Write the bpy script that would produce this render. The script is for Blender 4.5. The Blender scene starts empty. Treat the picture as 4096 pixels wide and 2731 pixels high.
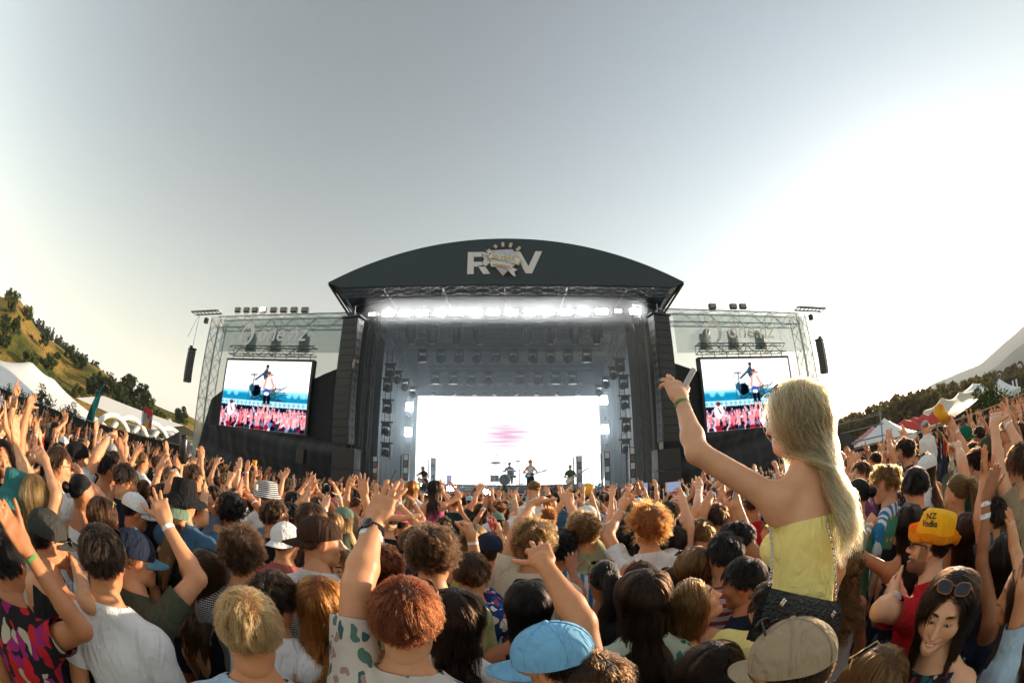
import bpy, math, random
import numpy as np
from mathutils import Vector, Matrix

R = math.radians
rng = np.random.default_rng(7)
rnd = random.Random(11)
SC = bpy.context.scene
COL = SC.collection

# ------------------------------------------------------------------ camera: a 15 mm diagonal fisheye, held up over the crowd
CAM = Vector((0.0, 0.0, 2.05)); PITCH = R(19.1); FPX = 15.0 / 36.0 * 1024.0
cd = bpy.data.cameras.new("camera"); cam = bpy.data.objects.new("camera", cd); COL.objects.link(cam)
cd.type = 'PANO'; cd.panorama_type = 'FISHEYE_EQUISOLID'
cd.fisheye_lens = 15.0; cd.fisheye_fov = 3.5; cd.sensor_width = 36.0; cd.sensor_height = 24.0; cd.sensor_fit = 'HORIZONTAL'
cd.clip_start = 0.05; cd.clip_end = 20000.0
cam.location = CAM; cam.rotation_euler = (R(90) + PITCH, 0, 0)
SC.camera = cam

# ------------------------------------------------------------------ sky and sun
SUN_AZ, SUN_EL = R(61.0), R(11.0)          # azimuth from +Y towards +X
world = bpy.data.worlds.new("World"); SC.world = world; world.use_nodes = True
wn, wl = world.node_tree.nodes, world.node_tree.links
wn.clear()
sky = wn.new("ShaderNodeTexSky"); sky.sky_type = 'NISHITA'; sky.sun_disc = False
sky.sun_elevation = SUN_EL; sky.sun_rotation = SUN_AZ; sky.altitude = 50; sky.air_density = 2.4; sky.dust_density = 0.6; sky.ozone_density = 1.0
hsv = wn.new("ShaderNodeHueSaturation"); hsv.inputs["Saturation"].default_value = 0.42
bg = wn.new("ShaderNodeBackground"); bg.inputs["Strength"].default_value = 0.05
wo = wn.new("ShaderNodeOutputWorld")
gam = wn.new("ShaderNodeGamma"); gam.inputs["Gamma"].default_value = 1.5                       # a touch more contrast between zenith and horizon
tnt = wn.new("ShaderNodeMix"); tnt.data_type = 'RGBA'; tnt.blend_type = 'MULTIPLY'; tnt.inputs["Factor"].default_value = 1.0; tnt.inputs["B"].default_value = (0.88, 0.945, 1.13, 1.0)
wl.new(sky.outputs[0], hsv.inputs["Color"]); wl.new(hsv.outputs[0], gam.inputs["Color"]); wl.new(gam.outputs[0], tnt.inputs["A"]); wl.new(tnt.outputs["Result"], bg.inputs["Color"]); wl.new(bg.outputs[0], wo.inputs["Surface"])

sl = bpy.data.lights.new("sun", 'SUN'); sl.energy = 5.0; sl.angle = R(0.6); sl.color = (1.0, 0.76, 0.52)
sun = bpy.data.objects.new("sun", sl); COL.objects.link(sun)
sd = Vector((math.sin(SUN_AZ) * math.cos(SUN_EL), math.cos(SUN_AZ) * math.cos(SUN_EL), math.sin(SUN_EL)))
sun.rotation_euler = sd.to_track_quat('Z', 'Y').to_euler(); sun.location = sd * 50

SC.view_settings.view_transform = 'Standard'; SC.view_settings.look = 'None'; SC.view_settings.gamma = 1.0
SC.view_settings.use_curve_mapping = False; SC.view_settings.exposure = 1.72
SC.render.engine = 'CYCLES'
cy = SC.cycles
cy.use_denoising = True; cy.max_bounces = 7; cy.diffuse_bounces = 3; cy.glossy_bounces = 3; cy.transmission_bounces = 5
cy.transparent_max_bounces = 10; cy.volume_bounces = 0; cy.sample_clamp_indirect = 6.0; cy.caustics_reflective = False; cy.caustics_refractive = False
try: SC.cycles_curves.shape = 'RIBBONS'; SC.cycles_curves.subdivisions = 2
except Exception: pass

# ------------------------------------------------------------------ pixel <-> direction for laying the place out
def ray(u, v):
    x = u - 512.0; y = 341.4 - v; r = math.hypot(x, y); th = 2 * math.asin(min(1, r / (2 * FPX))); s = math.sin(th) / max(r, 1e-9)
    a, b, c = x * s, y * s, math.cos(th); cp, sp = math.cos(PITCH), math.sin(PITCH)
    return Vector((a, c * cp - b * sp, c * sp + b * cp))
def at_dist(u, v, d): return CAM + ray(u, v) * d
def at_Y(u, v, Y): k = ray(u, v); return CAM + k * (Y / k.y)
def proj(p):
    d = (Vector(p) - CAM).normalized(); cp, sp = math.cos(PITCH), math.sin(PITCH)
    f = d.y * cp + d.z * sp; y = -d.y * sp + d.z * cp
    th = math.acos(max(-1, min(1, f))); r = 2 * FPX * math.sin(th / 2); s = r / max(math.hypot(d.x, y), 1e-9)
    return 512 + d.x * s, 341.4 - y * s

# ------------------------------------------------------------------ objects and tags
def tag(o, label=None, cat=None, group=None, kind=None):
    if label: o["label"] = label
    if cat: o["category"] = cat
    if group: o["group"] = group
    if kind: o["kind"] = kind
    return o
def empty(name, loc=(0, 0, 0), rz=0.0):
    o = bpy.data.objects.new(name, None); COL.objects.link(o); o.location = loc; o.rotation_euler = (0, 0, rz); o.empty_display_size = 0.2
    return o
def link(name, me, mat=None, parent=None, loc=None, objmat=False):
    o = bpy.data.objects.new(name, me); COL.objects.link(o)
    if mat is not None:
        if objmat:
            if len(me.materials) == 0: me.materials.append(None)
            o.material_slots[0].link = 'OBJECT'; o.material_slots[0].material = mat
        elif len(me.materials) == 0: me.materials.append(mat)
        else: me.materials[0] = mat
    if parent is not None: o.parent = parent
    if loc is not None: o.location = loc
    return o
def mesh_np(name, V, Fq, smooth=True):
    me = bpy.data.meshes.new(name)
    V = np.asarray(V, dtype=np.float32)
    if isinstance(Fq, np.ndarray):
        n, k = Fq.shape
        me.vertices.add(len(V)); me.vertices.foreach_set("co", V.ravel())
        me.loops.add(n * k); me.loops.foreach_set("vertex_index", Fq.astype(np.int32).ravel())
        me.polygons.add(n); me.polygons.foreach_set("loop_start", np.arange(n, dtype=np.int32) * k)
        me.update(calc_edges=True); me.validate()
    else:
        me.from_pydata([tuple(map(float, v)) for v in V], [], Fq); me.update()
    if smooth: me.polygons.foreach_set("use_smooth", np.ones(len(me.polygons), dtype=bool))
    return me

class MB:
    """collects boxes, bars, tubes, lathes and prisms into one mesh"""
    def __init__(s): s.V = []; s.F = []; s.n = 0
    def add(s, V, F):
        s.V.extend([tuple(v) for v in V]); s.F.extend([tuple(i + s.n for i in f) for f in F]); s.n = len(s.V); return s
    def box(s, c, h, M=None):
        P = [Vector((x * h[0], y * h[1], z * h[2])) for x in (-1, 1) for y in (-1, 1) for z in (-1, 1)]
        if M is not None: P = [M @ p for p in P]
        c = Vector(c); P = [p + c for p in P]
        return s.add(P, [(0, 1, 3, 2), (4, 6, 7, 5), (0, 4, 5, 1), (2, 3, 7, 6), (0, 2, 6, 4), (1, 5, 7, 3)])
    def tube(s, pts, r, n=6, cap=True):
        pts = [Vector(p) for p in pts]; rs = r if isinstance(r, (list, tuple)) else [r] * len(pts)
        V = []; F = []
        prev = None
        for i, p in enumerate(pts):
            t = (pts[min(i + 1, len(pts) - 1)] - pts[max(i - 1, 0)])
            t = t.normalized() if t.length > 1e-9 else Vector((0, 0, 1))
            a = prev if prev is not None else (Vector((0, 0, 1)) if abs(t.z) < 0.9 else Vector((1, 0, 0)))
            b = t.cross(a).normalized(); a = b.cross(t).normalized(); prev = a
            for k in range(n):
                q = 2 * math.pi * (k + 0.5) / n
                V.append(p + (a * math.cos(q) + b * math.sin(q)) * rs[i])
        for i in range(len(pts) - 1):
            for k in range(n):
                F.append((i * n + k, i * n + (k + 1) % n, (i + 1) * n + (k + 1) % n, (i + 1) * n + k))
        if cap: F.append(tuple(range(n))[::-1]); F.append(tuple(range((len(pts) - 1) * n, len(pts) * n)))
        return s.add(V, F)
    def lathe(s, prof, n=16, c=(0, 0, 0), M=None, caps=True):
        V = []; F = []
        for (r, z) in prof:
            for k in range(n):
                q = 2 * math.pi * k / n; p = Vector((r * math.cos(q), r * math.sin(q), z))
                if M is not None: p = M @ p
                V.append(p + Vector(c))
        for i in range(len(prof) - 1):
            for k in range(n): F.append((i * n + k, i * n + (k + 1) % n, (i + 1) * n + (k + 1) % n, (i + 1) * n + k))
        if caps: F.append(tuple(range(n))[::-1]); F.append(tuple(range((len(prof) - 1) * n, len(prof) * n)))
        return s.add(V, F)
    def prism(s, poly, y0, y1):
        """polygon in xz extruded along y"""
        n = len(poly); V = [(x, y0, z) for x, z in poly] + [(x, y1, z) for x, z in poly]
        F = [tuple(range(n)), tuple(range(2 * n - 1, n - 1, -1))] + [(i, i + n, (i + 1) % n + n, (i + 1) % n) for i in range(n)]
        return s.add(V, F)
    def grid(s, fn, nu, nv):
        V = [fn(i / nu, j / nv) for i in range(nu + 1) for j in range(nv + 1)]
        F = [(i * (nv + 1) + j, (i + 1) * (nv + 1) + j, (i + 1) * (nv + 1) + j + 1, i * (nv + 1) + j + 1) for i in range(nu) for j in range(nv)]
        return s.add(V, F)
    def mesh(s, name, smooth=False):
        me = bpy.data.meshes.new(name); me.from_pydata([tuple(v) for v in s.V], [], s.F); me.update()
        if smooth: me.polygons.foreach_set("use_smooth", np.ones(len(me.polygons), dtype=bool))
        return me
    def build(s, name, mat=None, parent=None, smooth=False, loc=None): return link(name, s.mesh(name, smooth), mat, parent, loc)

# ------------------------------------------------------------------ materials
MATS = {}
def new_mat(name):
    m = bpy.data.materials.new(name); m.use_nodes = True
    nt = m.node_tree; nt.nodes.clear()
    out = nt.nodes.new("ShaderNodeOutputMaterial")
    return m, nt, out
def nd(nt, t, **kw):
    n = nt.nodes.new(t)
    for k, v in kw.items():
        if k in n.inputs: n.inputs[k].default_value = v
        else: setattr(n, k, v)
    return n
def c4(c): return (c[0], c[1], c[2], 1.0)
def plain(name, col, rough=0.6, metal=0.0, var=0.12, scale=8.0, bump=0.0, bscale=60.0, sheen=0.0, spec=0.5):
    """a painted, woven or cast surface: base colour with soft uneven wear, and fine relief"""
    if name in MATS: return MATS[name]
    m, nt, out = new_mat(name)
    b = nd(nt, "ShaderNodeBsdfPrincipled"); b.inputs["Roughness"].default_value = rough; b.inputs["Metallic"].default_value = metal
    b.inputs["Specular IOR Level"].default_value = spec
    if sheen: b.inputs["Sheen Weight"].default_value = sheen
    tc = nd(nt, "ShaderNodeTexCoord"); nz = nd(nt, "ShaderNodeTexNoise"); nz.inputs["Scale"].default_value = scale; nz.inputs["Detail"].default_value = 4
    nt.links.new(tc.outputs["Object"], nz.inputs["Vector"])
    mx = nd(nt, "ShaderNodeMix", data_type='RGBA'); mx.inputs["A"].default_value = c4([max(0, c * (1 - var)) for c in col]); mx.inputs["B"].default_value = c4([min(1, c * (1 + var)) for c in col])
    nt.links.new(nz.outputs["Fac"], mx.inputs["Factor"]); nt.links.new(mx.outputs["Result"], b.inputs["Base Color"])
    if bump:
        n2 = nd(nt, "ShaderNodeTexNoise"); n2.inputs["Scale"].default_value = bscale; n2.inputs["Detail"].default_value = 3
        nt.links.new(tc.outputs["Object"], n2.inputs["Vector"])
        bp = nd(nt, "ShaderNodeBump"); bp.inputs["Strength"].default_value = bump; bp.inputs["Distance"].default_value = 0.02
        nt.links.new(n2.outputs["Fac"], bp.inputs["Height"]); nt.links.new(bp.outputs[0], b.inputs["Normal"])
    nt.links.new(b.outputs[0], out.inputs[0]); MATS[name] = m; return m
def emit(name, col, strength):
    if name in MATS: return MATS[name]
    m, nt, out = new_mat(name); e = nd(nt, "ShaderNodeEmission"); e.inputs[0].default_value = c4(col); e.inputs[1].default_value = strength
    nt.links.new(e.outputs[0], out.inputs[0]); MATS[name] = m; return m
def cloth(name, col, var=0.1, sheen=0.0):
    """t-shirt cloth: soft colour change, creases and weave as relief"""
    if name in MATS: return MATS[name]
    m, nt, out = new_mat(name)
    b = nd(nt, "ShaderNodeBsdfPrincipled"); b.inputs["Roughness"].default_value = 0.9; b.inputs["Specular IOR Level"].default_value = 0.2; b.inputs["Sheen Weight"].default_value = sheen
    tc = nd(nt, "ShaderNodeTexCoord"); nz = nd(nt, "ShaderNodeTexNoise"); nz.inputs["Scale"].default_value = 14; nz.inputs["Detail"].default_value = 5
    nt.links.new(tc.outputs["Object"], nz.inputs["Vector"])
    mx = nd(nt, "ShaderNodeMix", data_type='RGBA'); mx.inputs["A"].default_value = c4([c * (1 - var) for c in col]); mx.inputs["B"].default_value = c4([min(1, c * (1 + var)) for c in col])
    nt.links.new(nz.outputs["Fac"], mx.inputs["Factor"]); nt.links.new(mx.outputs["Result"], b.inputs["Base Color"])
    mp = nd(nt, "ShaderNodeMapping"); mp.inputs["Scale"].default_value = (9, 9, 4); nt.links.new(tc.outputs["Object"], mp.inputs["Vector"])
    wv = nd(nt, "ShaderNodeTexNoise"); wv.inputs["Scale"].default_value = 1.6; wv.inputs["Detail"].default_value = 2; wv.inputs["Distortion"].default_value = 1.6
    nt.links.new(mp.outputs[0], wv.inputs["Vector"])
    bp = nd(nt, "ShaderNodeBump"); bp.inputs["Strength"].default_value = 0.85; bp.inputs["Distance"].default_value = 0.03
    nt.links.new(wv.outputs["Fac"], bp.inputs["Height"]); nt.links.new(bp.outputs[0], b.inputs["Normal"])
    nt.links.new(b.outputs[0], out.inputs[0]); MATS[name] = m; return m
def print_cloth(name, base, cols, scale=14.0, cover=0.5, kind='voronoi'):
    """cloth with a printed pattern: flowers and leaves (voronoi cells), stripes, checks"""
    if name in MATS: return MATS[name]
    m, nt, out = new_mat(name)
    b = nd(nt, "ShaderNodeBsdfPrincipled"); b.inputs["Roughness"].default_value = 0.85; b.inputs["Specular IOR Level"].default_value = 0.2
    tc = nd(nt, "ShaderNodeTexCoord")
    if kind == 'voronoi':
        wp = nd(nt, "ShaderNodeTexNoise"); wp.inputs["Scale"].default_value = scale * 0.8; wp.inputs["Detail"].default_value = 1
        nt.links.new(tc.outputs["Object"], wp.inputs["Vector"])
        ad = nd(nt, "ShaderNodeVectorMath", operation='MULTIPLY_ADD'); ad.inputs[1].default_value = (1.6 / scale,) * 3
        nt.links.new(wp.outputs["Color"], ad.inputs[0]); nt.links.new(tc.outputs["Object"], ad.inputs[2])
        vo = nd(nt, "ShaderNodeTexVoronoi"); vo.inputs["Scale"].default_value = scale; mpp = nd(nt, "ShaderNodeMapping"); mpp.inputs["Scale"].default_value = (1.25, 1.25, .5); mpp.inputs["Rotation"].default_value = (.5, .7, .3); nt.links.new(ad.outputs[0], mpp.inputs["Vector"]); nt.links.new(mpp.outputs[0], vo.inputs["Vector"])
        rp = nd(nt, "ShaderNodeValToRGB"); rp.color_ramp.interpolation = 'CONSTANT'
        el = rp.color_ramp.elements; n = len(cols)
        el[0].position = 0; el[0].color = c4(cols[0]); el[1].position = 1.0 / n; el[1].color = c4(cols[1 % n])
        for i in range(2, n): e = el.new(i / n); e.color = c4(cols[i])
        sx = nd(nt, "ShaderNodeSeparateColor"); nt.links.new(vo.outputs["Color"], sx.inputs[0]); nt.links.new(sx.outputs[0], rp.inputs[0])
        ct = nd(nt, "ShaderNodeMath", operation='LESS_THAN'); ct.inputs[1].default_value = cover; nt.links.new(vo.outputs["Distance"], ct.inputs[0])
        mx = nd(nt, "ShaderNodeMix", data_type='RGBA'); mx.inputs["A"].default_value = c4(base)
        nt.links.new(ct.outputs[0], mx.inputs["Factor"]); nt.links.new(rp.outputs[0], mx.inputs["B"]); res = mx.outputs["Result"]
    else:
        wv = nd(nt, "ShaderNodeTexWave", wave_type='BANDS', bands_direction='X' if kind == 'vstripe' else 'Z'); wv.inputs["Scale"].default_value = scale
        nt.links.new(tc.outputs["Object"], wv.inputs["Vector"])
        rp = nd(nt, "ShaderNodeValToRGB"); rp.color_ramp.interpolation = 'CONSTANT'; el = rp.color_ramp.elements
        el[0].position = 0; el[0].color = c4(base); el[1].position = cover; el[1].color = c4(cols[0])
        nt.links.new(wv.outputs["Fac"], rp.inputs[0]); res = rp.outputs[0]
        if kind == 'check':
            w2 = nd(nt, "ShaderNodeTexWave", wave_type='BANDS', bands_direction='X'); w2.inputs["Scale"].default_value = scale
            nt.links.new(tc.outputs["Object"], w2.inputs["Vector"])
            r2 = nd(nt, "ShaderNodeValToRGB"); r2.color_ramp.interpolation = 'CONSTANT'; e2 = r2.color_ramp.elements
            e2[0].color = c4((1, 1, 1)); e2[1].position = cover; e2[1].color = c4([0.45] * 3)
            nt.links.new(w2.outputs["Fac"], r2.inputs[0])
            mm = nd(nt, "ShaderNodeMix", data_type='RGBA', blend_type='MULTIPLY'); mm.inputs["Factor"].default_value = 1
            nt.links.new(res, mm.inputs["A"]); nt.links.new(r2.outputs[0], mm.inputs["B"]); res = mm.outputs["Result"]
    nt.links.new(res, b.inputs["Base Color"])
    wn2 = nd(nt, "ShaderNodeTexNoise"); wn2.inputs["Scale"].default_value = 11; nt.links.new(tc.outputs["Object"], wn2.inputs["Vector"])
    bp = nd(nt, "ShaderNodeBump"); bp.inputs["Strength"].default_value = 0.5; bp.inputs["Distance"].default_value = 0.03
    nt.links.new(wn2.outputs["Fac"], bp.inputs["Height"]); nt.links.new(bp.outputs[0], b.inputs["Normal"])
    nt.links.new(b.outputs[0], out.inputs[0]); MATS[name] = m; return m
def skin(name, col):
    if name in MATS: return MATS[name]
    m, nt, out = new_mat(name)
    b = nd(nt, "ShaderNodeBsdfPrincipled"); b.inputs["Roughness"].default_value = 0.48; b.inputs["Specular IOR Level"].default_value = 0.35
    b.inputs["Subsurface Weight"].default_value = 0.12; b.inputs["Subsurface Radius"].default_value = (0.03, 0.012, 0.006); b.inputs["Subsurface Scale"].default_value = 0.5
    tc = nd(nt, "ShaderNodeTexCoord"); nz = nd(nt, "ShaderNodeTexNoise"); nz.inputs["Scale"].default_value = 22; nz.inputs["Detail"].default_value = 5
    nt.links.new(tc.outputs["Object"], nz.inputs["Vector"])
    mx = nd(nt, "ShaderNodeMix", data_type='RGBA'); mx.inputs["A"].default_value = c4((col[0] * .9, col[1] * .82, col[2] * .8)); mx.inputs["B"].default_value = c4((min(1, col[0] * 1.08), min(1, col[1] * 1.1), min(1, col[2] * 1.1)))
    nt.links.new(nz.outputs["Fac"], mx.inputs["Factor"])
    at = nd(nt, "ShaderNodeAttribute", attribute_name="tint"); m2 = nd(nt, "ShaderNodeMix", data_type='RGBA', blend_type='MULTIPLY'); m2.inputs["Factor"].default_value = 1
    nt.links.new(mx.outputs["Result"], m2.inputs["A"]); nt.links.new(at.outputs["Color"], m2.inputs["B"])
    nt.links.new(m2.outputs["Result"], b.inputs["Base Color"])
    n2 = nd(nt, "ShaderNodeTexNoise"); n2.inputs["Scale"].default_value = 160; nt.links.new(tc.outputs["Object"], n2.inputs["Vector"])
    bp = nd(nt, "ShaderNodeBump"); bp.inputs["Strength"].default_value = 0.05; bp.inputs["Distance"].default_value = 0.01
    nt.links.new(n2.outputs["Fac"], bp.inputs["Height"]); nt.links.new(bp.outputs[0], b.inputs["Normal"])
    nt.links.new(b.outputs[0], out.inputs[0]); MATS[name] = m; return m
def hairm(name, col, strand=True):
    key = name + ("_strand" if strand else "_mass")
    if key in MATS: return MATS[key]
    m, nt, out = new_mat(key)
    if strand:
        b = nd(nt, "ShaderNodeBsdfHairPrincipled"); b.parametrization = 'COLOR'
        b.inputs["Roughness"].default_value = 0.36; b.inputs["Radial Roughness"].default_value = 0.6; b.inputs["IOR"].default_value = 1.32
        hi = nd(nt, "ShaderNodeHairInfo"); mx = nd(nt, "ShaderNodeMix", data_type='RGBA')
        mx.inputs["A"].default_value = c4([c * 0.35 for c in col]); mx.inputs["B"].default_value = c4([min(1, c * 1.7) for c in col])
        nt.links.new(hi.outputs["Random"], mx.inputs["Factor"]); nt.links.new(mx.outputs["Result"], b.inputs["Color"])
    else:
        b = nd(nt, "ShaderNodeBsdfPrincipled"); b.inputs["Roughness"].default_value = 0.6; b.inputs["Specular IOR Level"].default_value = 0.25
        tc = nd(nt, "ShaderNodeTexCoord"); mp = nd(nt, "ShaderNodeMapping"); mp.inputs["Scale"].default_value = (70, 70, 9); nt.links.new(tc.outputs["Object"], mp.inputs["Vector"])
        nz = nd(nt, "ShaderNodeTexNoise"); nz.inputs["Scale"].default_value = 1.4; nz.inputs["Detail"].default_value = 3; nt.links.new(mp.outputs[0], nz.inputs["Vector"])
        mx = nd(nt, "ShaderNodeMix", data_type='RGBA'); mx.inputs["A"].default_value = c4([c * 0.35 for c in col]); mx.inputs["B"].default_value = c4([min(1, c * 1.0) for c in col])
        nt.links.new(nz.outputs["Fac"], mx.inputs["Factor"]); nt.links.new(mx.outputs["Result"], b.inputs["Base Color"])
        bp = nd(nt, "ShaderNodeBump"); bp.inputs["Strength"].default_value = 0.8; bp.inputs["Distance"].default_value = 0.02
        nt.links.new(nz.outputs["Fac"], bp.inputs["Height"]); nt.links.new(bp.outputs[0], b.inputs["Normal"])
    nt.links.new(b.outputs[0], out.inputs[0]); MATS[key] = m; return m
# =================================================================== people
def unit(v):
    v = np.asarray(v, float); return v / max(np.linalg.norm(v), 1e-9)
def rotm(yaw=0, pitch=0, roll=0):
    """head rotation, degrees: yaw to the person's left, pitch up, roll to the person's right"""
    return np.array((Matrix.Rotation(R(yaw), 3, 'Z') @ Matrix.Rotation(R(pitch), 3, 'X') @ Matrix.Rotation(R(roll), 3, 'Y')))

def nets(val, xs, ys, zs):
    """smooth surface where the field crosses zero (surface nets)"""
    s = val < 0
    cnt = np.zeros(tuple(n - 1 for n in val.shape), np.int8)
    corners = [(i, j, k) for i in (0, 1) for j in (0, 1) for k in (0, 1)]
    nx, ny, nz = val.shape
    sl = lambda i, j, k: (slice(i, nx - 1 + i), slice(j, ny - 1 + j), slice(k, nz - 1 + k))
    for c in corners: cnt += s[sl(*c)]
    mix = (cnt > 0) & (cnt < 8)
    I, J, K = np.nonzero(mix); n = len(I)
    idx = -np.ones(mix.shape, np.int32); idx[I, J, K] = np.arange(n)
    cv = np.stack([val[I + c[0], J + c[1], K + c[2]] for c in corners], 1)
    acc = np.zeros((n, 3)); m = np.zeros(n)
    for a in range(8):
        for b in range(a + 1, 8):
            ca, cb = np.array(corners[a]), np.array(corners[b])
            if abs(ca - cb).sum() != 1: continue
            ch = (cv[:, a] < 0) != (cv[:, b] < 0)
            t = cv[ch, a] / (cv[ch, a] - cv[ch, b])
            acc[ch] += ca + t[:, None] * (cb - ca); m[ch] += 1
    f = acc / m[:, None]
    V = np.stack([xs[I] + f[:, 0] * (xs[I + 1] - xs[I]), ys[J] + f[:, 1] * (ys[J + 1] - ys[J]), zs[K] + f[:, 2] * (zs[K + 1] - zs[K])], 1)
    Q = []
    for ax in range(3):
        a = [slice(None)] * 3; b = [slice(None)] * 3
        a[ax] = slice(0, -1); b[ax] = slice(1, None)
        for o in range(3):
            if o != ax: a[o] = slice(1, -1); b[o] = slice(1, -1)
        sa, sb = s[tuple(a)], s[tuple(b)]
        I, J, K = np.nonzero(sa != sb)
        up = sa[I, J, K]
        P = [I, J, K]
        for o in range(3):
            if o != ax: P[o] = P[o] + 1
        o1, o2 = [(1, 2), (2, 0), (0, 1)][ax]
        def cell(d1, d2):
            q = [p.copy() for p in P]; q[o1] -= d1; q[o2] -= d2
            return idx[q[0], q[1], q[2]]
        q = np.stack([cell(1, 1), cell(0, 1), cell(0, 0), cell(1, 0)], 1)
        q[~up] = q[~up][:, ::-1]
        Q.append(q)
    return V, np.concatenate(Q)

class Field:
    def __init__(s, prims, h, zsplit=None, zmul=3.0, k=0.03, pad=0.03):
        lo = np.min([p['lo'] for p in prims], 0) - pad; hi = np.max([p['hi'] for p in prims], 0) + pad
        s.xs = np.arange(lo[0], hi[0] + h, h); s.ys = np.arange(lo[1], hi[1] + h, h)
        if zsplit is not None and lo[2] < zsplit:
            s.zs = np.concatenate([np.arange(lo[2], zsplit, h * zmul), np.arange(zsplit, hi[2] + h, h)])
        else: s.zs = np.arange(lo[2], hi[2] + h, h)
        s.v = np.full((len(s.xs), len(s.ys), len(s.zs)), 0.5, np.float32)
        for p in prims: s.put(p, p.get('k', k))
    def put(s, p, k):
        m = max(k, 0.02) + 0.012
        r = []
        for A, l, h in zip((s.xs, s.ys, s.zs), p['lo'], p['hi']):
            a = max(0, np.searchsorted(A, l - m) - 1); b = min(len(A), np.searchsorted(A, h + m) + 1); r.append((a, b))
        if any(b <= a for a, b in r): return
        X, Y, Z = np.meshgrid(s.xs[r[0][0]:r[0][1]], s.ys[r[1][0]:r[1][1]], s.zs[r[2][0]:r[2][1]], indexing='ij')
        d = pdist(p, np.stack([X, Y, Z], -1).astype(np.float32))
        sub = s.v[r[0][0]:r[0][1], r[1][0]:r[1][1], r[2][0]:r[2][1]]
        if p.get('cut'):
            d = -d; h = np.maximum(k - np.abs(sub - d), 0) / k; sub[...] = np.maximum(sub, d) + h * h * k * 0.25
        else:
            h = np.maximum(k - np.abs(sub - d), 0) / k; sub[...] = np.minimum(sub, d) - h * h * k * 0.25
    def mesh(s): return nets(s.v, s.xs, s.ys, s.zs)

def pdist(p, X):
    if p['t'] == 'cap':
        a, b = p['a'], p['b']; ab = b - a; L = max(ab @ ab, 1e-9)
        t = np.clip(((X - a) @ ab) / L, 0, 1)
        return np.sqrt((((X - a) - t[..., None] * ab) ** 2).sum(-1)) - (p['ra'] + t * (p['rb'] - p['ra']))
    q = (X - p['c']) @ p['M']
    if p['t'] == 'ell':
        r = p['r']; k0 = np.sqrt(((q / r) ** 2).sum(-1)); k1 = np.sqrt(((q / (r * r)) ** 2).sum(-1))
        return k0 * (k0 - 1) / np.maximum(k1, 1e-6)
    e = np.abs(q) - p['r']
    return np.sqrt((np.maximum(e, 0) ** 2).sum(-1)) + np.minimum(e.max(-1), 0) - p['rd']
def cap(a, b, ra, rb, g, **kw):
    a = np.asarray(a, float); b = np.asarray(b, float); m = max(ra, rb)
    return dict(t='cap', a=a, b=b, ra=ra, rb=rb, g=g, lo=np.minimum(a, b) - m, hi=np.maximum(a, b) + m, **kw)
def ell(c, r, g, M=None, **kw):
    c = np.asarray(c, float); r = np.asarray(r, float); M = np.eye(3) if M is None else np.asarray(M); e = np.abs(M) @ r
    return dict(t='ell', c=c, r=r, M=M, g=g, lo=c - e, hi=c + e, **kw)
def rbox(c, r, rd, g, M, **kw):
    c = np.asarray(c, float); r = np.asarray(r, float); e = np.abs(M) @ r + rd
    return dict(t='box', c=c, r=r, rd=rd, M=np.asarray(M), g=g, lo=c - e, hi=c + e, **kw)

def hand_prims(W, D, N, side, pose, s, g):
    """palm, four unequal bent fingers and a thumb; D along the hand, N out of the palm, thumb on side*(D x N)"""
    D = unit(D); N = unit(np.asarray(N, float) - D * (D @ np.asarray(N, float))); S = np.cross(D, N) * side
    M = np.stack([S, D, N], 1); P = []
    P.append(rbox(W + D * 0.052 * s, np.array([.030, .034, .003]) * s, .0115 * s, g, M, k=.012))
    P.append(cap(W - D * .01 * s, W + D * .03 * s, .026 * s, .027 * s, g, k=.02))
    P.append(cap(W + D * .03 * s + S * .022 * s + N * .006 * s, W + D * .06 * s + S * .03 * s + N * .006 * s, .015 * s, .013 * s, g, k=.012))
    curl, spread, thumb = {'open': ([8] * 4, 9, 55), 'flat': ([3] * 4, 1.5, 25), 'relaxed': ([22, 28, 34, 40], 5, 40), 'fist': ([82] * 4, 0, 20), 'wide': ([5] * 4, 14, 70),
                           'point': ([2, 80, 84, 84], 0, 20), 'v': ([4, 4, 84, 84], 9, 15), 'horns': ([3, 82, 82, 3], 4, 20), 'grip': ([52, 54, 56, 58], 0, 45), 'droop': ([40, 46, 46, 44], 6, 35),
                           'claw': ([26, 12, 20, 34], 12, 50)}[pose]
    off = [.0285, .0095, -.0095, -.027]; ln = [.070, .079, .073, .057]; rr = [.0092, .0096, .0092, .0082]
    for i in range(4):
        b = W + D * (.088 - (.004 if i in (0, 3) else 0) - (.006 if i == 3 else 0)) * s + S * off[i] * s
        a0 = R(spread * (1.5 - i)); d = D * math.cos(a0) + S * math.sin(a0); L = ln[i] * s; ang = 0.0
        P.append(cap(b - d * .03 * s, b, rr[i] * s, rr[i] * s, g, k=.006))
        for q, fr in enumerate((.45, .30, .25)):
            ang += R(curl[i]) * (1.0, .95, .6)[q] if q else R(curl[i])
            e = b + (d * math.cos(ang) + N * math.sin(ang)) * L * fr
            P.append(cap(b, e, rr[i] * s * (1 - .07 * q), rr[i] * s * (.95 - .09 * q), g, k=.005)); b = e
    th = R(thumb); b = W + D * .03 * s + S * .027 * s + N * .004 * s; d = unit(D * math.cos(th) + S * math.sin(th) + N * .25)
    for q, fr in enumerate((.048, .034, .028)):
        e = b + d * fr * s; P.append(cap(b, e, (.0125, .0108, .0098)[q] * s, (.0108, .0098, .0085)[q] * s, g, k=.007)); b = e
        d = unit(d + D * .22 + N * .1)
    return P

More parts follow.
